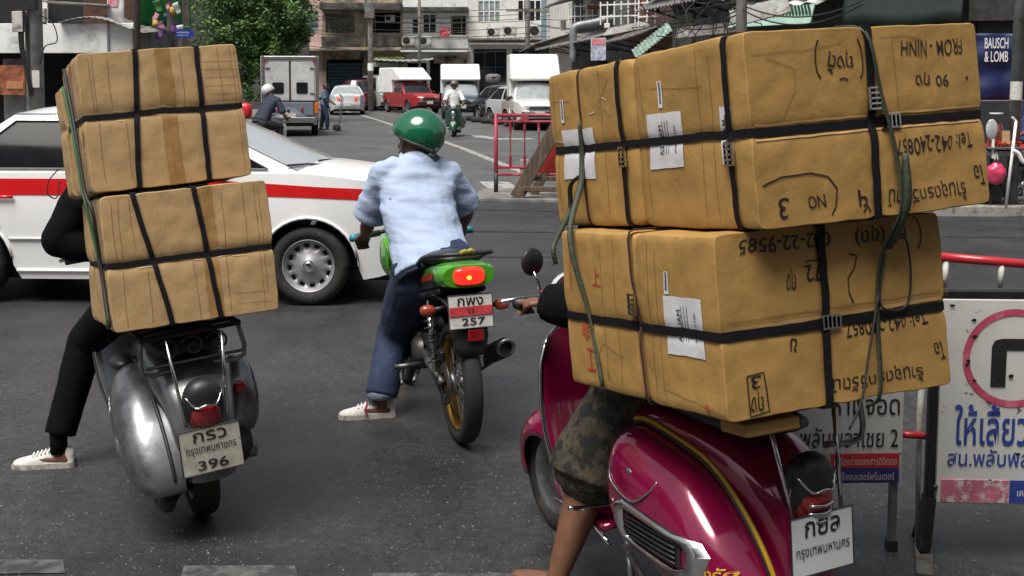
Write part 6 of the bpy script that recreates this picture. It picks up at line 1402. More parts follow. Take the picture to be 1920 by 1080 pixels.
# labels on the left sides
def sticker(cart, L, y0, y1, z0, z1, strip, name='paper_label', text=True):
    g_ = lambda a, b, o=.003: L.left(a, b, o)
    p_ = patch(cart, name, lambda a, b: g_(a, b, .0025), y0, y1, z0, z1, m_paper, (10, 12))
    if text:
        obj('printed_text', text_mb('MALEEA', abs(z1 - z0) * .55, .020, lambda a, b: g_(y0 + (y1 - y0) * .62 - b * -1, (z0 + z1) / 2 + a * -1, .0038)), m_marker, p_)
        obj('printed_text', text_mb('0017-4406', abs(z1 - z0) * .5, .010, lambda a, b: g_(y0 + (y1 - y0) * .20 + b, (z0 + z1) / 2 - a, .0038)), m_marker, p_)
        for k in range(3):
            obj('printed_line', MB().grid(lambda u, v: g_(y0 + (y1 - y0) * (.40 + .07 * k) + .003 * v, z0 + (z1 - z0) * (.15 + .6 * u), .0038), 8, 1), m_greyw, p_)
    if strip:
        ys, za, zb_ = strip; q_ = patch(cart, 'barcode_strip', lambda a, b: g_(a, b, .0025), ys, ys + .022, za, zb_, m_paper, (3, 10))
        for k in range(9):
            zz = za + (zb_ - za) * (.1 + .09 * k); obj('barcode_bar', MB().grid(lambda u, v: g_(ys + .006 + .009 * u, zz + .004 * v, .0036), 2, 1), m_marker, q_)
sticker(ru, RU, .31, .49, -.35 * H_, -.66 * H_, (.40, -.17 * H_, -.32 * H_)); sticker(ru2, RU, .82, 1.03, -.38 * H_, -.70 * H_, (1.0, -.18 * H_, -.33 * H_), text=False); sticker(ru, RU, .075, .125, -.36 * H_, -.66 * H_, None)
sticker(rl, RL, .075, .255, -.35 * H2, -.68 * H2, (.225, -.21 * H2, -.34 * H2))
m_redprint = mat('red_print', (.50, .04, .03), .6, var=.2)
obj('red_print', text_mb('工', .05, .07, lambda a, b: RL.left(.70 - a, -.385 + b, .003)), m_redprint, rl2); obj('red_print', text_mb('非', .05, .055, lambda a, b: RL.left(.72 - a, -.30 + b, .003)), m_redprint, rl2)
obj('red_print', text_mb('KEEP DRY', .11, .012, lambda a, b: RL.left(.79 - b, -.12 + a, .003)), m_redprint, rl2); obj('red_print', text_mb('上', .05, .06, lambda a, b: RL.left(.63 - a, -.13 + b, .003)), m_redprint, rl2)
g_ = lambda a, b: RU.left(a, b, .0016)
creases(RU, ru, g_, [[(.22, -.02), (.22, -.48)], [(.16, -.04), (.165, -.47)], [(.52, -.03), (.50, -.47)], [(.46, -.10), (.20, -.12)]], wd=.0022)
creases(RU, ru2, g_, [[(.76, -.02), (.75, -.46)], [(1.07, -.02), (1.07, -.46)], [(.70, -.05), (.78, -.12), (.70, -.16)], [(.95, -.1), (1.08, -.09)]], wd=.0022)
creases(RU, ru2, g_, [[(.80, -.14), (.84, -.145)], [(.72, -.11), (.75, -.10)], [(1.0, -.23), (1.08, -.22)], [(.62, -.30), (.66, -.30)]], m_torn, .005, 'torn_edge')
creases(RL, rl, lambda a, b: RL.left(a, b, .0016), [[(.33, -.02), (.33, -.46)], [(.29, -.04), (.29, -.44)], [(.30, -.42), (.02, -.455)]], wd=.0022)
creases(RL, rl2, lambda a, b: RL.left(a, b, .0016), [[(.52, -.02), (.52, -.45)], [(.60, -.03), (.60, -.44)], [(.5, -.36), (.62, -.33), (.66, -.38)]], wd=.0022)
creases(RL, rl, lambda a, b: RL.left(a, b, .0022), [[(.09, -.44), (.08, -.46)]], m_redprint, .01, 'red_mark')
strap(RU, 'z', -.252, 'black strap running level round the upper golden cartons', .022, buckles=[('rear', .445, -.252, False)])
strap(RU, 'x', lambda q: .392 - .015 * (q.z / -.498), 'black upright strap on the rear of the upper golden cartons', .024, buckles=[('rear', .39, -.185, True)], off=.0095)
strap(RU, 'y', .085, 'black upright strap nearest the corner on the upper golden side', .020, buckles=[('left', .085, -.305, True)], off=.0095)
strap(RU, 'y', .64, 'black upright strap in the middle of the upper golden side', .020, buckles=[('left', .635, -.29, True)], off=.0095)
strap(RU, 'y', .90, 'thin brown cord at the far end of the upper golden side', .008, m=mat('brown_cord', (.05, .02, .018), .6), off=.006)
strap(RL, 'z', -.26, 'black strap running level round the lower golden cartons', .024, buckles=[('rear', .34, -.256, False)])
strap(RL, 'x', lambda q: .335 - .02 * (q.z / -.474), 'black upright strap on the rear of the lower golden cartons', .024, off=.0095)
strap(RL, 'y', lambda q: .42 - .045 * (q.z / -.474), 'thin dark brown strap on the lower golden side', .010, m=mat('brown_cord', (.05, .02, .018), .6), off=.0095, buckles=[('left', .41, -.20, True)])
webbing('green_webbing', 'dark green webbing falling down the rear of the golden cartons', [WL(RU, V((.37, .10, .012))), WL(RU, RU.rear(.385, -.008, .014)), WL(RU, RU.rear(.41, -.17, .016)), WL(RU, RU.rear(.438, -.33, .016)), WL(RU, RU.rear(.445, -.48, .018)), WL(RL, RL.rear(.515, -.10, .020)), WL(RL, RL.rear(.50, -.26, .016)), WL(RL, RL.rear(.475, -.46, .018)), WL(RL, V((.46, .02, -.50)))], [.007, .007, .007, .008, .011, .011, .009, .009, .008], m_rope, r2=.004)
webbing('green_webbing_twist', 'twisted doubled webbing below its knot on the golden cartons', [WL(RU, RU.rear(.462, -.34, .022)), WL(RU, RU.rear(.455, -.47, .024)), WL(RL, RL.rear(.535, -.08, .026))], [.010, .013, .011], m_rope)
webbing('thin_rope', 'loose thin cord looping over the lower golden rear face', [WL(RL, RL.rear(.545, -.05, .02)), WL(RL, RL.rear(.60, -.06, .02)), WL(RL, RL.rear(.615, -.16, .016)), WL(RL, RL.rear(.60, -.24, .014)), WL(RL, RL.rear(.55, -.25, .014)), WL(RL, RL.rear(.50, -.22, .016)), WL(RL, RL.rear(.53, -.10, .02))], .003, m_wire)
webbing('thin_rope', 'thin cord slanting from the knot to the scooter rack', [WL(RL, RL.rear(.50, -.20, .014)), WL(RL, RL.rear(.44, -.36, .02)), WL(RL, RL.rear(.40, -.47, .03)), WL(RL, V((.36, -.02, -.54)))], .0035, m_wire)
webbing('green_webbing', 'dark green webbing hanging down the golden side from a knot', [WL(RU, RU.left(.90, -.16, .012)), WL(RU, RU.left(.89, -.34, .014)), WL(RL, RL.left(.74, -.02, .022)), WL(RL, RL.left(.69, -.26, .012)), WL(RL, RL.left(.62, -.46, .014))], [.006, .010, .009, .007, .006], m_rope, r2=.004)
webbing('green_webbing_loop', 'short loop of green webbing hanging left of the side knot', [WL(RU, RU.left(.90, -.34, .018)), WL(RU, RU.left(.96, -.37, .02)), WL(RU, RU.left(.985, -.45, .02)), WL(RL, RL.left(.835, -.04, .03)), WL(RL, RL.left(.83, -.10, .03))], .008, m_rope, r2=.004)

# ------------------------------------------------------------------ plates, lamps, racks for the loaded scooters
def plate_on(par, lines, c_, w_=.22, h_=.165, tilt=-.12, m=m_platewhite):
    pe = obj('number_plate', MB().box((0, 0, 0), (w_, .004, h_)), m, par, bevel=.003); pe.location = c_; pe.rotation_euler = (tilt, 0, 0)
    fr_ = [(-w_ / 2, -h_ / 2), (w_ / 2, -h_ / 2), (w_ / 2, h_ / 2), (-w_ / 2, h_ / 2), (-w_ / 2, -h_ / 2)]
    obj('plate_edge', MB().tube([(a, -.002, b) for a, b in fr_], .0028, 6), m_black, pe)
    for s_, cx, cz, tw, th, of in lines: obj('lettering', text_mb(s_, tw, th, lambda a, b: V((cx + a, -.0045, cz + b)), offset=of), m_black, pe)
    return pe
def tail_lamp(par, c_, s=1.):
    b_ = obj('lamp_housing', MB().ell((0, 0, 0), (.062 * s, .05 * s, .085 * s), nu=24, nv=16, e=.85), m_black, par, smooth=True); b_.location = c_; b_.rotation_euler = (.28, 0, 0)
    obj('lens', MB().ell((0, -.016 * s, -.022 * s), (.050 * s, .045 * s, .055 * s), nu=24, nv=16, e=.85), m_redlens, b_, smooth=True)
    obj('chrome_rib', MB().tube([(-.055 * s, -.02 * s, .045 * s), (-.03 * s, -.05 * s, .018 * s), (0, -.058 * s, .028 * s), (.03 * s, -.05 * s, .018 * s), (.055 * s, -.02 * s, .045 * s)], .004, 6, smooth=3), m_chrome, b_, smooth=True)
    obj('chrome_ring', MB().tube([(.058 * s * cos(a), -.012 * s, .078 * s * sin(a) - .006 * s) for a in [2 * pi * i / 32 for i in range(33)]], .0045, 6), m_chrome, b_, smooth=True)
    return b_
def rack(par, zr, zf, y0=-.36, y1=.46, w_=.235, m=None, posts=True, scroll=False, hoops=(-1, 1), bar=((.075, -.37, .46), (.10, -.33, .78))):
    m = m or m_iron; z = lambda y: zr + (zf - zr) * (y - y0) / (y1 - y0); k = empty('rack'); k.parent = par
    for s in (-1, 1): obj('rail', MB().tube([(s * w_, y0, z(y0)), (s * w_, y1, z(y1))], .011, 8), m, k, smooth=True)
    for i in range(7): y = y0 + (y1 - y0) * i / 6; obj('cross_bar', MB().tube([(-w_, y, z(y)), (w_, y, z(y))], .009, 8), m, k, smooth=True)
    if posts:
        for s in (-1, 1):
            obj('chrome_strut', MB().tube([V(bar[0]) * 1 if s > 0 else V((-bar[0][0], bar[0][1], bar[0][2])), V(bar[1]) if s > 0 else V((-bar[1][0], bar[1][1], bar[1][2]))], .0062, 10), m_chrome, k, smooth=True)
            if s in hoops: obj('side_hoop', MB().tube([(s * w_, y0 + .02, z(y0)), (s * (w_ + .01), y0 + .02, z(y0) - .13), (s * (w_ - .10), y0 + .05, z(y0) - .14)], .009, 8, smooth=3), m_steel, k, smooth=True)
            obj('front_strut', MB().tube([(s * .14, .12, z(.1)), (s * .13, .14, .70)], .011, 8), m, k, smooth=True)
    if scroll:
        for cx in (-.09, .0, .09):
            obj('scroll', MB().tube([V((cx + (.004 + .0045 * t) * cos(t), y0 - .005, z(y0) - .055 + (.004 + .0045 * t) * sin(t))) for t in [.35 * i for i in range(27)]], .0045, 6), m, k, smooth=True)
        for zz in (-.004, -.105): obj('scroll_bar', MB().tube([(-w_, y0 - .005, z(y0) + zz), (w_, y0 - .005, z(y0) + zz)], .006, 6), m, k)
    return k
m_silver = mat('worn_silver_paint', (.20, .205, .215), .33, .6, var=.3, scale=4, coat=.5, dirt=(.05, .05, .05), dscale=6, dlo=.52, dhi=.70)
def sc_left():
    e = scooter('silver scooter with one bulging side cowl loaded with tan cartons', (-1.215, 4.74, 0), rad(25), rad(-6.5), m_silver, detail=2, group=None, mirrors=False, cowls=(-1,), cx_=.115)
    plate_on(e, [('กรว', .0, .052, .12, .036, .006), ('กรุงเทพมหานคร', 0, .0, .18, .034, .002), ('396', 0, -.052, .11, .036, .012)], (0, -.385, .368), m=mat('old_plate', (.42, .41, .34), .6, var=.2, scale=20, dirt=(.12, .10, .07), dscale=30, dlo=.56, dhi=.72), tilt=-.05)
    tail_lamp(e, (0, -.335, .525), 1.2); rack(e, .785, .735, y0=-.28, w_=.175, scroll=True)
    sw = obj('spare_wheel_cover', MB().lathe([(.002, .075), (.12, .072), (.150, .05), (.158, 0), (.150, -.05), (.11, -.06)], (.17, -.02, .45), 'x', 36), mat('scuffed_alloy', (.30, .31, .32), .3, .8, var=.3, dirt=(.05, .05, .05), dscale=12), e, smooth=True)
    obj('cover_hub', MB().lathe([(.05, .078), (.045, .09), (.002, .092)], (.17, -.02, .45), 'x', 20), m_chrome, sw, smooth=True)
    obj('side_reflector', MB().ell((0, 0, 0), (.026, .012, .026), nu=14, nv=8), m_redlens, e, smooth=True).location = (.165, -.20, .52)
    obj('damper', MB().tube([(.12, .0, .50), (.15, -.04, .24)], .028, 12), m_iron, e, smooth=True)
    obj('axle_hub', MB().lathe([(.002, .0), (.03, 0), (.032, .10), (.045, .11), (.045, .15), (.02, .16)], (.08, 0, .22), 'x', 18), m_steel, e, smooth=True)
    obj('cooling_cowl', MB().ell((.15, .14, .40), (.09, .14, .12), nu=16, nv=10, e=.8), m_iron, e, smooth=True)
    ct_ = [c_ for c_ in e.children if c_.name.startswith('cowl')][0]
    for k in range(5):
        pts = [cowl_pt(.02 + .05 * k + .010 * (i - 5), -.75 + .14 * i, -1, 2.3, .115, .0015) for i in range(1, 9)]
        obj('cowl_rib', MB().tube(pts, .0035, 5), m_silver, ct_, smooth=True)
    obj('cowl_patch', MB().ell((-.20, .25, .60), (.05, .08, .03), nu=16, nv=10), m_black, e, smooth=True)
    return e
m_mag = mat('magenta_paint', (.27, .004, .058), .15, .25, var=.15, scale=5, coat=.9, spec=.6, dirt=(.17, .004, .036), dscale=3, dlo=.5, dhi=.75)
NF = 5.0
def sc_right():
    e = scooter('magenta scooter with chrome trim loaded with golden cartons', (.68, 3.64, 0), rad(28), rad(-1.5), m_mag, detail=1, mirrors=True, wb=1.03, cowls=(-1,), nf=NF, cx_=.125)
    plate_on(e, [('กยล', .0, .045, .125, .044, .010), ('กรุงเทพมหานคร', 0, -.022, .19, .034, .003)], (.0, -.385, .435), m=mat('white_plate', (.60, .61, .62), .4, var=.06), tilt=-.04)
    tl_ = tail_lamp(e, (0, -.325, .575), 1.2)
    for k in range(3): obj('lamp_guard', MB().tube([(-.042, -.066, -.015 - .026 * k), (0, -.082, -.011 - .026 * k), (.042, -.066, -.015 - .026 * k)], .005, 6, smooth=3), m_chrome, tl_, smooth=True)
    rack(e, .79, .735, y0=-.30, hoops=(1,), bar=((.085, -.37, .50), (.12, -.30, .79)))
    # yellow piping where the left cowl meets the body
    m_yel = mat('yellow_piping', (.52, .30, .012), .45, var=.15)
    for s in (-1,): obj('piping', MB().tube([seam(a, s, .016, NF) for a in [.5 + (pi + .1) * i / 44 for i in range(38)]], .0075, 8), m_yel, e, smooth=True)
    cs = [c_ for c_ in e.children if c_.name.startswith('cowl')]; cl_ = [c_ for c_ in cs if sum(v.co.x for v in c_.data.vertices) < 0][0]
    def surf(y, z, off=0):   # outer skin of the left cowl at y, z
        z0_, z1_ = cowl_z(y, 0, NF), cowl_z(y, 1, NF); return cowl_pt(y, max(-1, min(1, (z - z0_) / max(1e-4, z1_ - z0_))), -1, NF, .125, off)
    cx, cz = .02, .372
    outl = [(-.245, .02), (-.215, .048), (.12, .070), (.165, .058), (.17, .0), (.15, -.045), (-.18, -.055), (-.235, -.035)]
    def o2(p, k=1., off=0): return surf(cx + p[0] * k, cz + p[1] * k - p[0] * .02, off)
    def dens(o_): return [(o_[i][0] + (o_[(i + 1) % len(o_)][0] - o_[i][0]) * t / 4, o_[i][1] + (o_[(i + 1) % len(o_)][1] - o_[i][1]) * t / 4) for i in range(len(o_)) for t in range(4)]
    od = dens(outl); od.append(od[0])
    obj('vent_surround', MB().rings([[o2(p, 1.10, .002), o2(p, 1.02, .018), o2(p, .86, .018), o2(p, .80, .004)] for p in od], False, False), m_chrome, cl_, smooth=True)
    obj('vent_back', MB().grid(lambda u, v: o2((-.19 + .32 * u, -.04 + .085 * v), .9, .003), 12, 5), m_black, cl_, smooth=True)
    for k in range(5): obj('vent_louvre', MB().tube([o2((-.17 + .3 * u / 8, -.028 + .017 * k), .9, .008) for u in range(9)], .0035, 6), m_iron, cl_, smooth=True)
    obj('hatch_edge', MB().tube([surf(.25, .56, -.002), surf(.24, .485, .004), surf(.11, .455, .005), surf(.03, .495, .004), surf(.0, .54, -.002)], .0035, 6, smooth=4), m_steel, cl_, smooth=True)
    obj('hatch_scuff', MB().ell(surf(.14, .53, -.004), (.006, .02, .012), nu=8, nv=6), m_steel, cl_, smooth=True)
    obj('side_lettering', text_mb('ของรัก', .14, .038, lambda a, b: surf(-.25 - a * .85, .358 + b - (a * -1) * .12, .003), offset=.012), m_yel, cl_)
    obj('spare_wheel_cover', MB().lathe([(.002, .05), (.10, .048), (.14, .03), (.15, -.02), (.12, -.05)], (.165, .02, .47), 'x', 32), m_chrome, e, smooth=True); obj('engine_shroud', MB().ell((.14, .10, .38), (.08, .16, .13), nu=16, nv=10, e=.8), m_iron, e, smooth=True)
    obj('kick_lever', MB().tube([(-.12, .46, .30), (-.30, .43, .33), (-.33, .42, .34)], .008, 8), m_chrome, e, smooth=True)
    obj('side_strut', MB().tube([(-.16, .36, .20), (-.19, .12, .10), (-.18, .05, .06)], .011, 8), m_steel, e, smooth=True)
    return e
SL = sc_left(); SR = sc_right()
o_ = obj('side_carton', MB().box((0, 0, 0), (.17, .12, .035)), c_right, bevel=.006); o_.location = WL(RL, V((.16, .09, -.51))); o_.rotation_euler = RL.e; tag(o_, 'flat piece of cardboard wedged between the rack and golden cartons', 'cardboard')

# ------------------------------------------------------------------ the green motorcycle
def motorcycle():
    e = empty('green_motorcycle', 'small green sport motorcycle with a gold rear rim and lit tail light', 'motorcycle', (-.235, 5.69, 0), (0, rad(-2), rad(17)))
    m_kg = mat('lime_green_paint', (.075, .34, .02), .28, var=.12, coat=.7); m_gold = mat('gold_rim', (.46, .27, .05), .3, .85, var=.2)
    m_eng = mat('engine_alloy', (.17, .165, .155), .45, .75, var=.35, scale=18, dirt=(.03, .028, .025), dscale=16, dlo=.48, dhi=.66)
    wb = 1.22; r = .285
    wheel(e, (0, 0, r), r, .088, m_gold, 'spoke', seg=44); wheel(e, (0, wb, r), r, .075, m_gold, 'spoke', seg=40)
    for s in (-1, 1):
        obj('swingarm', MB().tube([(s * .085, 0, r), (s * .085, .25, .33), (s * .07, .42, .36)], [.02, .024, .028], 10), m_eng, e, smooth=True)
        obj('shock', MB().tube([(s * .115, .02, .34), (s * .11, .12, .66)], .012, 8), m_chrome, e, smooth=True)
        sp = [V((s * .113 + .026 * cos(t), .05 + .045 * (t / 50) * 2 + .026 * sin(t) * .3, .38 + .22 * t / 50 + .026 * sin(t) * .2)) for t in [i * .5 for i in range(3)]]
        obj('shock_spring', MB().tube([V((s * .1135 + .026 * cos(t), .03 + .08 * t / 50 + .026 * sin(t), .37 + .24 * t / 50)) for t in [i * .5 for i in range(100)]], .0045, 5), m_chrome if s > 0 else m_iron, e, smooth=True)
        obj('footpeg', MB().tube([(s * .1, .36, .30), (s * .24, .35, .30)], .014, 8), m_eng, e, smooth=True)
        obj('fork_leg', MB().tube([(s * .08, wb, r), (s * .08, wb - .20, .78)], [.024, .018], 10), m_eng, e, smooth=True)
        obj('frame_tube', MB().tube([(s * .10, -.1, .74), (s * .11, .25, .66), (s * .12, .5, .55), (s * .07, .62, .35)], .016, 8, smooth=3), m_iron, e, smooth=True)
        st = empty('turn_signal'); st.parent = e; st.location = (s * .175, -.14, .665)
        obj('lens', MB().ell((s * .0, -.005, 0), (.036, .026, .026), nu=18, nv=12, e=.85), m_amber if s > 0 else mat('red_amber_lens', (.32, .05, .02), .2, coat=.4), st, smooth=True); obj('stalk', MB().tube([(-s * .03, 0, 0), (-s * .12, .03, .005)], .011, 8), m_black, st, smooth=True)
    obj('engine_block', MB().box((0, .52, .36), (.22, .26, .20)), m_eng, e, bevel=.03, seg=3)
    for k in range(7): obj('cooling_fin', MB().box((0, .60 + .012 * k, .47 + .018 * k), (.19, .16, .007), (.5, 0, 0)), m_eng, e)
    obj('clutch_cover', MB().lathe([(.002, .135), (.06, .13), (.075, .11), (.08, .09)], (0, .47, .36), 'x', 20), m_eng, e, smooth=True); obj('sprocket_cover', MB().lathe([(.002, -.135), (.05, -.13), (.07, -.11), (.075, -.09)], (0, .42, .36), 'x', 20), m_eng, e, smooth=True)
    obj('carburettor', MB().tube([(-.03, .30, .50), (-.03, .44, .52)], .04, 12), m_eng, e, smooth=True)
    obj('rear_sprocket', MB().lathe([(.05, -.075), (.095, -.075), (.10, -.071), (.095, -.067), (.05, -.067)], (0, 0, r), 'x', 36), m_eng, e, smooth=True)
    obj('chain', MB().tube([(-.071, .0, r + .098), (-.071, .42, .41), (-.071, .47, .37), (-.071, .42, .33), (-.071, 0, r - .098), (-.071, -.09, r), (-.071, 0, r + .098)], .008, 6), m_iron, e)
    obj('chain_guard', MB().box((-.078, .20, .425), (.03, .42, .05), (.05, 0, 0)), m_black, e, bevel=.01)
    obj('exhaust_header', MB().tube([(.06, .70, .42), (.10, .66, .22), (.13, .35, .20), (.15, .18, .32)], .02, 10, smooth=4), m_chrome, e, smooth=True)
    ex = obj('silencer', MB().tube([(.155, .22, .30), (.17, .08, .38), (.19, -.12, .455)], [.032, .045, .047], 20), m_iron, e, smooth=False); smooth_angle(ex, 40)
    obj('silencer_tip', MB().lathe([(.047, 0), (.047, -.012), (.036, -.014), (.034, .02), (.002, .022)], (0, 0, 0), 'y', 22), m_steel, ex, smooth=True).matrix_local = Matrix.Translation((.191, -.128, .458)) @ Matrix.Rotation(.32, 4, 'X') @ Matrix.Rotation(.1, 4, 'Z') @ Matrix.Rotation(0, 4, 'Y')
    # tail
    tr = [(.60, .70, .075, .06), (.42, .715, .10, .07), (.22, .745, .115, .072), (.04, .785, .125, .070), (-.10, .815, .132, .062), (-.20, .825, .132, .055), (-.235, .825, .118, .046)]
    sg = lambda a, p=.72: math.copysign(abs(a) ** p, a)
    tc_ = obj('tail_cowl', MB().rings([[V((w_ * sg(cos(a)), y, z + h_ * sg(sin(a)) * (1 if sin(a) > 0 else 1.15))) for a in [2 * pi * i / 28 for i in range(28)]] for y, z, w_, h_ in tr]), m_kg, e, smooth=True); smooth_angle(tc_, 55)
    for s in (-1, 1):
        for q_, (dz_, col, nm) in enumerate(((.0, (.55, .05, .02), 'orange_stripe'), (-.038, (.02, .02, .02), 'black_stripe'))):
            obj(nm, MB().rings([[V((s * (w_ * .985 + .006) * (1 - .0 * k), y, z + dz_ + .012 - .028 * k)) for k in (0, 1)] for y, z, w_, h_ in tr[1:5]], False, False), mat(nm, col, .3, coat=.5), tc_, smooth=True)
    obj('tail_light', MB().ell((0, -.235, .825), (.072, .028, .040), nu=28, nv=14, e=.6), mat('lit_tail_light', (.80, .02, .012), .15, coat=.8, emit=.9, var=.2, scale=30), e, smooth=True)
    obj('tail_bulb', MB().ell((-.005, -.262, .82), (.012, .004, .010), nu=12, nv=8), mat('lit_bulb', (1.0, .30, .03), .3, emit=2.2), e, smooth=True)
    obj('seat', MB().rings([[V((w_ * sg(cos(a), .8), y, z + h_ * sin(a))) for a in [2 * pi * i / 20 for i in range(20)]] for y, z, w_, h_ in ((-.14, .885, .06, .018), (-.08, .885, .115, .028), (.12, .86, .125, .04), (.35, .80, .13, .045), (.58, .79, .10, .045), (.68, .80, .07, .03))]), mat('black_seat_vinyl', (.015, .015, .016), .45), e, smooth=True)
    obj('grab_rail', MB().tube([(-.135, .22, .82), (-.15, .0, .885), (-.12, -.17, .915), (0, -.215, .92), (.12, -.17, .915), (.15, 0, .885), (.135, .22, .82)], .011, 8, smooth=5), m_black, e, smooth=True)
    obj('rail_ribbon', MB().tube([(-.03, -.215, .925), (-.01, -.225, .935), (.0, -.215, .925), (.015, -.225, .937), (.03, -.215, .925)], .011, 7, smooth=3), mat('yellow_ribbon', (.30, .32, .05), .6), e, smooth=True)
    obj('rear_fender', MB().rings([[V((x_, y, z)) for x_ in (-w_, -w_ * .6, w_ * .6, w_)] for y, z, w_ in ((.12, .70, .10), (-.08, .70, .10), (-.17, .68, .09), (-.215, .60, .085), (-.23, .50, .075), (-.235, .46, .06))], False, False), m_black, e, smooth=True, solid=.012)
    plate_on(e, [('กพง', .0, .045, .12, .036, .008), ('257', .01, -.045, .11, .034, .014)], (.0, -.245, .665), .205, .150, -.10)
    pb = MB().box((0, 0, 0), (.198, .002, .040)); q_ = obj('plate_band', pb, mat('plate_red', (.55, .05, .06), .5, var=.2, scale=20), e); q_.location = (0, -.2505, .668); q_.rotation_euler = (-.10, 0, 0)
    obj('band_lettering', text_mb('ชร', .03, .022, lambda a, b: V((a, -.2535, .668 + b))), m_plated if False else m_black, e)
    obj('lower_reflector', MB().box((.02, -.245, .555), (.075, .02, .055)), m_redlens, e, bevel=.006)
    obj('tank', MB().rings([[V((w_ * sg(cos(a), .8), y, z + h_ * sin(a))) for a in [2 * pi * i / 20 for i in range(20)]] for y, z, w_, h_ in ((.58, .78, .06, .05), (.66, .80, .10, .08), (.82, .82, .12, .10), (.95, .80, .10, .08), (1.02, .78, .05, .04))]), m_kg, e, smooth=True)
    fa = [(1.02, .64, .09, .08), (1.10, .72, .125, .14), (1.22, .73, .13, .15), (1.34, .70, .11, .11), (1.42, .66, .05, .05)]
    obj('front_fairing', MB().rings([[V((w_ * sg(cos(a), .85), y, z + h_ * sg(sin(a), .85))) for a in [2 * pi * i / 24 for i in range(24)]] for y, z, w_, h_ in fa]), m_kg, e, smooth=True)
    for s in (-1, 1):
        obj('side_fairing', MB().rings([[V((s * x_, y, z)) for x_, y, z in row] for row in (((.12, 1.18, .85), (.13, 1.09, .84), (.11, 1.0, .80)), ((.135, 1.22, .74), (.145, 1.10, .72), (.13, 1.0, .69)), ((.11, 1.20, .68), (.12, 1.09, .66), (.10, 1.0, .65)), ((.08, 1.14, .63), (.08, 1.07, .61), (.06, 1.0, .61)))], False, False), m_kg, e, smooth=True, solid=.01, sub=1)
        obj('grip', MB().tube([(s * .17, .98, .885), (s * .31, .93, .875)], .017, 10), m_black, e, smooth=True)
        obj('grip_end', MB().tube([(s * .30, .935, .875), (s * .335, .92, .873)], .02, 10), mat('cyan_grip', (.02, .25, .33), .4), e, smooth=True)
        obj('brake_lever', MB().tube([(s * .15, 1.02, .89), (s * .22, 1.04, .885), (s * .31, 1.0, .878)], .006, 6, smooth=3), m_chrome, e, smooth=True)
    obj('handlebar', MB().tube([(-.18, .98, .885), (-.08, 1.0, .90), (.08, 1.0, .90), (.18, .98, .885)], .012, 8, smooth=3), m_iron, e, smooth=True)
    obj('instrument_panel', MB().box((0, 1.06, .925), (.16, .06, .07), (.5, 0, 0)), m_black, e, bevel=.015)
    obj('front_fender', MB().rings([[V((x_ * (1), wb + (r + .03) * cos(b_) - .01 * abs(x_) * 10, r + (r + .03) * sin(b_))) for x_ in (-.05, -.03, 0, .03, .05)] for b_ in [rad(20 + 14 * i) for i in range(10)]], False, False), m_kg, e, smooth=True, solid=.006)
    obj('brake_pedal', MB().tube([(-.14, .55, .28), (-.19, .45, .24), (-.21, .33, .22)], .008, 6), m_eng, e, smooth=True)
    obj('kickstand', MB().tube([(-.11, .42, .25), (-.16, .28, .24)], .012, 8), m_eng, e, smooth=True)
    return e
MC = motorcycle()

# ------------------------------------------------------------------ the three riders
m_bshirt = mat('light_blue_shirt', (.37, .45, .61), .85, var=.02, scale=2, bump=4.0, bscale=5, stretch=(1, 1, 2.2), dirt=(.10, .12, .20), dscale=19, dlo=.665, dhi=.685)
m_jeans = mat('dark_blue_jeans', (.020, .032, .078), .85, var=.3, scale=7, bump=1.6, bscale=14, dirt=(.03, .045, .09), dscale=5)
m_shoe_w = mat('white_canvas_shoe', (.60, .585, .54), .7, var=.12, scale=14, bump=.4, dirt=(.25, .23, .2), dscale=16, dlo=.6, dhi=.75)
m_ghelm = mat('green_helmet', (.006, .135, .060), .13, .15, var=.15, scale=3, coat=1.0, spec=.7)
w3 = lambda px, py, Y: at(px, py, Y)
J = dict(pelvis=w3(815, 507, 5.98), chest=w3(785, 392, 6.16), neck=w3(777, 296, 6.26), head=w3(781, 264, 6.30),
    ls=w3(716, 328, 6.16), rs=w3(844, 328, 6.34), le=w3(690, 420, 6.30), re=w3(876, 396, 6.48), lw=w3(678, 450, 6.44), rw=w3(862, 420, 6.68),
    lh=w3(782, 520, 6.0), rh=w3(848, 503, 6.06), lk=w3(742, 622, 6.26), rk=w3(838, 590, 6.58), la=w3(713, 752, 6.12), ra=w3(850, 690, 6.30), lf=V((0, 0, 0)), rf=V((0, 0, 0)))
Mg = local_to_world(MC)
J['lw'] = Mg @ V((-.27, .86, .90)); J['rw'] = Mg @ V((.26, .86, .905)); J['lg'] = Mg.to_3x3() @ V((-1, 0, 0)); J['rg'] = Mg.to_3x3() @ V((1, 0, 0))
J['ra'] = Mg @ V((.17, .36, .38)); J['rf'] = Mg @ V((.17, .52, .31)); J['rk'] = Mg @ V((.20, .72, .62))
J['lf'] = V((J['la'].x - .16, J['la'].y - .03, 0)); J['look'] = Mg.to_3x3() @ V((-.85, 1, .05))
G1 = figure('person', 'rider in a light blue shirt, jeans and glossy green helmet on the green motorcycle', J, m_skin, m_bshirt, m_jeans, m_shoe_w, helmet=m_ghelm, shirt_disp=.024, vox=.009, hemlen=-.05, hair=True, build=.96, loose=1.28)
d_ = (J['la'] - J['lk']).normalized(); c0 = J['lk'].lerp(J['la'], .93) - V(G1.location)
obj('turn_up', MB().rings([[c0 + d_ * t + V((cos(a) * r_, sin(a) * r_, 0)) for a in [2 * pi * i / 24 for i in range(24)]] for t, r_ in ((-.06, .071), (-.06, .077), (.004, .079), (.006, .070))], True, False), mat('jeans_inside', (.16, .20, .27), .85, var=.2, bump=.8, bscale=30), G1, smooth=True)
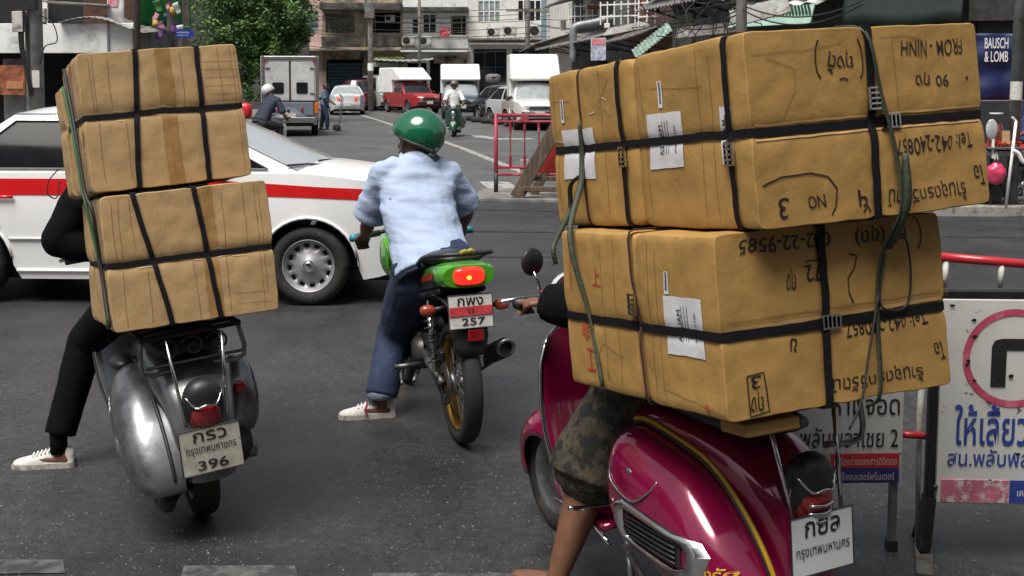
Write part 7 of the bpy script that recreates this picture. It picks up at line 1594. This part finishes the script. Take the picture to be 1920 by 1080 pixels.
obj('collar', MB().tube([J['neck'] - V(G1.location) + V((.066 * cos(a), .066 * sin(a), .012 + .01 * sin(a))) for a in [2 * pi * i / 24 for i in range(25)]], .014, 8), m_bshirt, G1, smooth=True)
obj('shoe_stripe', MB().tube([V((J['la'].x - .055, J['la'].y - .055, .085)) - V(G1.location), V((J['la'].x - .07, J['la'].y - .062, .05)) - V(G1.location), V((J['la'].x - .06, J['la'].y - .06, .02)) - V(G1.location)], .006, 6), mat('pink_trim', (.5, .04, .12), .6), G1)
# left rider in black
m_blackcloth = mat('black_cloth', (.004, .0042, .0055), .9, spec=.12, var=.3, scale=8, bump=1.4, bscale=16); m_blackjeans = mat('black_jeans', (.004, .0045, .006), .9, spec=.12, var=.3, scale=8, bump=1.4, bscale=16)
M1 = local_to_world(SL); P = ride_pose(M1, seat=(0, .66, .80), bar=(.25, .93, .94), lean=.14)
P['le'] = w3(112, 448, 5.42); P['ls'] = w3(185, 318, 5.50); P['lk'] = w3(160, 640, 5.42); P['lh'] = w3(238, 560, 5.30); P['la'] = w3(110, 828, 5.32); P['lf'] = V((P['la'].x - .2, P['la'].y - .02, 0)); P['lw'] = M1 @ V((-.17, .88, .95))
P['pelvis'] = (P['lh'] + P['rh']) / 2 + V((0, 0, .03)); P['rs'] = P['ls'] + (M1.to_3x3() @ V((.34, 0, 0))); P['chest'] = (P['ls'] + P['rs']) / 2 - V((0, .0, .12)); P['neck'] = (P['ls'] + P['rs']) / 2 + V((0, .03, .06)); P['head'] = P['neck'] + V((-.05, .05, .15))
G2 = figure('person', 'rider dressed in black with white sneakers on the silver scooter', P, m_skin, m_blackcloth, m_blackjeans, m_shoe_w, sleeve='long', helmet=mat('black_helmet', (.015, .015, .016), .2, coat=.8), shirt_disp=.012, vox=.012, sock=m_blackcloth, build=.95, loose=1.12, k=.94, armk=1.3)
# right rider: shorts and a bare leg
M1 = local_to_world(SR); P = ride_pose(M1, seat=(0, .64, .79), bar=(.25, .93, .94), lean=.16)
P['lh'] = w3(1225, 705, 3.98); P['lk'] = w3(1116, 868, 4.02); P['la'] = w3(1044, 1085, 3.95); P['lf'] = V((P['la'].x - .10, P['la'].y + .10, 0))
P['lw'] = w3(1026, 568, 4.12); P['le'] = w3(1100, 575, 3.98); P['lg'] = V((-.8, -.5, 0)); P['ls'] = w3(1140, 430, 3.98)
P['pelvis'] = (P['lh'] + P['rh']) / 2 + V((0, 0, .03)); P['rs'] = P['ls'] + (M1.to_3x3() @ V((.36, 0, 0))); P['chest'] = (P['ls'] + P['rs']) / 2 - V((0, .0, .12)); P['neck'] = (P['ls'] + P['rs']) / 2 + V((0, .04, .05)); P['head'] = P['neck'] + V((-.06, .06, .13))
def camo():
    m = mat('camouflage_shorts', (.065, .050, .030), .85, var=.3, scale=26, col2=(.02, .017, .012), dirt=(.006, .007, .006), dscale=17, dlo=.49, dhi=.53, bump=1.4, bscale=18)
    return m
G3 = figure('person', 'barelegged rider in patterned shorts and a black jacket on the magenta scooter', P, m_skin, m_blackcloth, camo(), None, sleeve='long', leg='short', helmet=mat('dark_red_helmet', (.10, .01, .015), .2, coat=.8), shirt_disp=.012, vox=.0105, loose=1.15, build=1.22)
SPLIT = {"side_wall", "bracket", "fork", "stand", "underbody"}
# ------------------------------------------------------------------ pieces that stand apart become parts of their own
def split_loose(o_):
    me = o_.data; n = len(me.vertices); par = list(range(n))
    def find(a):
        while par[a] != a: par[a] = par[par[a]]; a = par[a]
        return a
    for e_ in me.edges:
        a, b = find(e_.vertices[0]), find(e_.vertices[1])
        if a != b: par[a] = b
    roots = {}
    for i in range(n): roots.setdefault(find(i), []).append(i)
    if not 2 <= len(roots) <= 12: return
    faces = {}
    for p in me.polygons: faces.setdefault(find(p.vertices[0]), []).append(p)
    first = True
    for r_, vi in roots.items():
        ix = {v: k for k, v in enumerate(vi)}; nm = bpy.data.meshes.new(me.name)
        nm.from_pydata([tuple(me.vertices[v].co) for v in vi], [], [tuple(ix[v] for v in p.vertices) for p in faces.get(r_, [])])
        nm.materials.append(me.materials[0])
        if len(nm.polygons): nm.polygons.foreach_set('use_smooth', [faces[r_][0].use_smooth] * len(nm.polygons))
        if first: o_.data = nm; first = False
        else: c = o_.copy(); c.data = nm; C.objects.link(c)
for o_ in list(C.objects):
    if o_.type == 'MESH' and o_.get('kind') is None and not o_.children and o_.parent and o_.name.split('.')[0] in SPLIT: split_loose(o_)
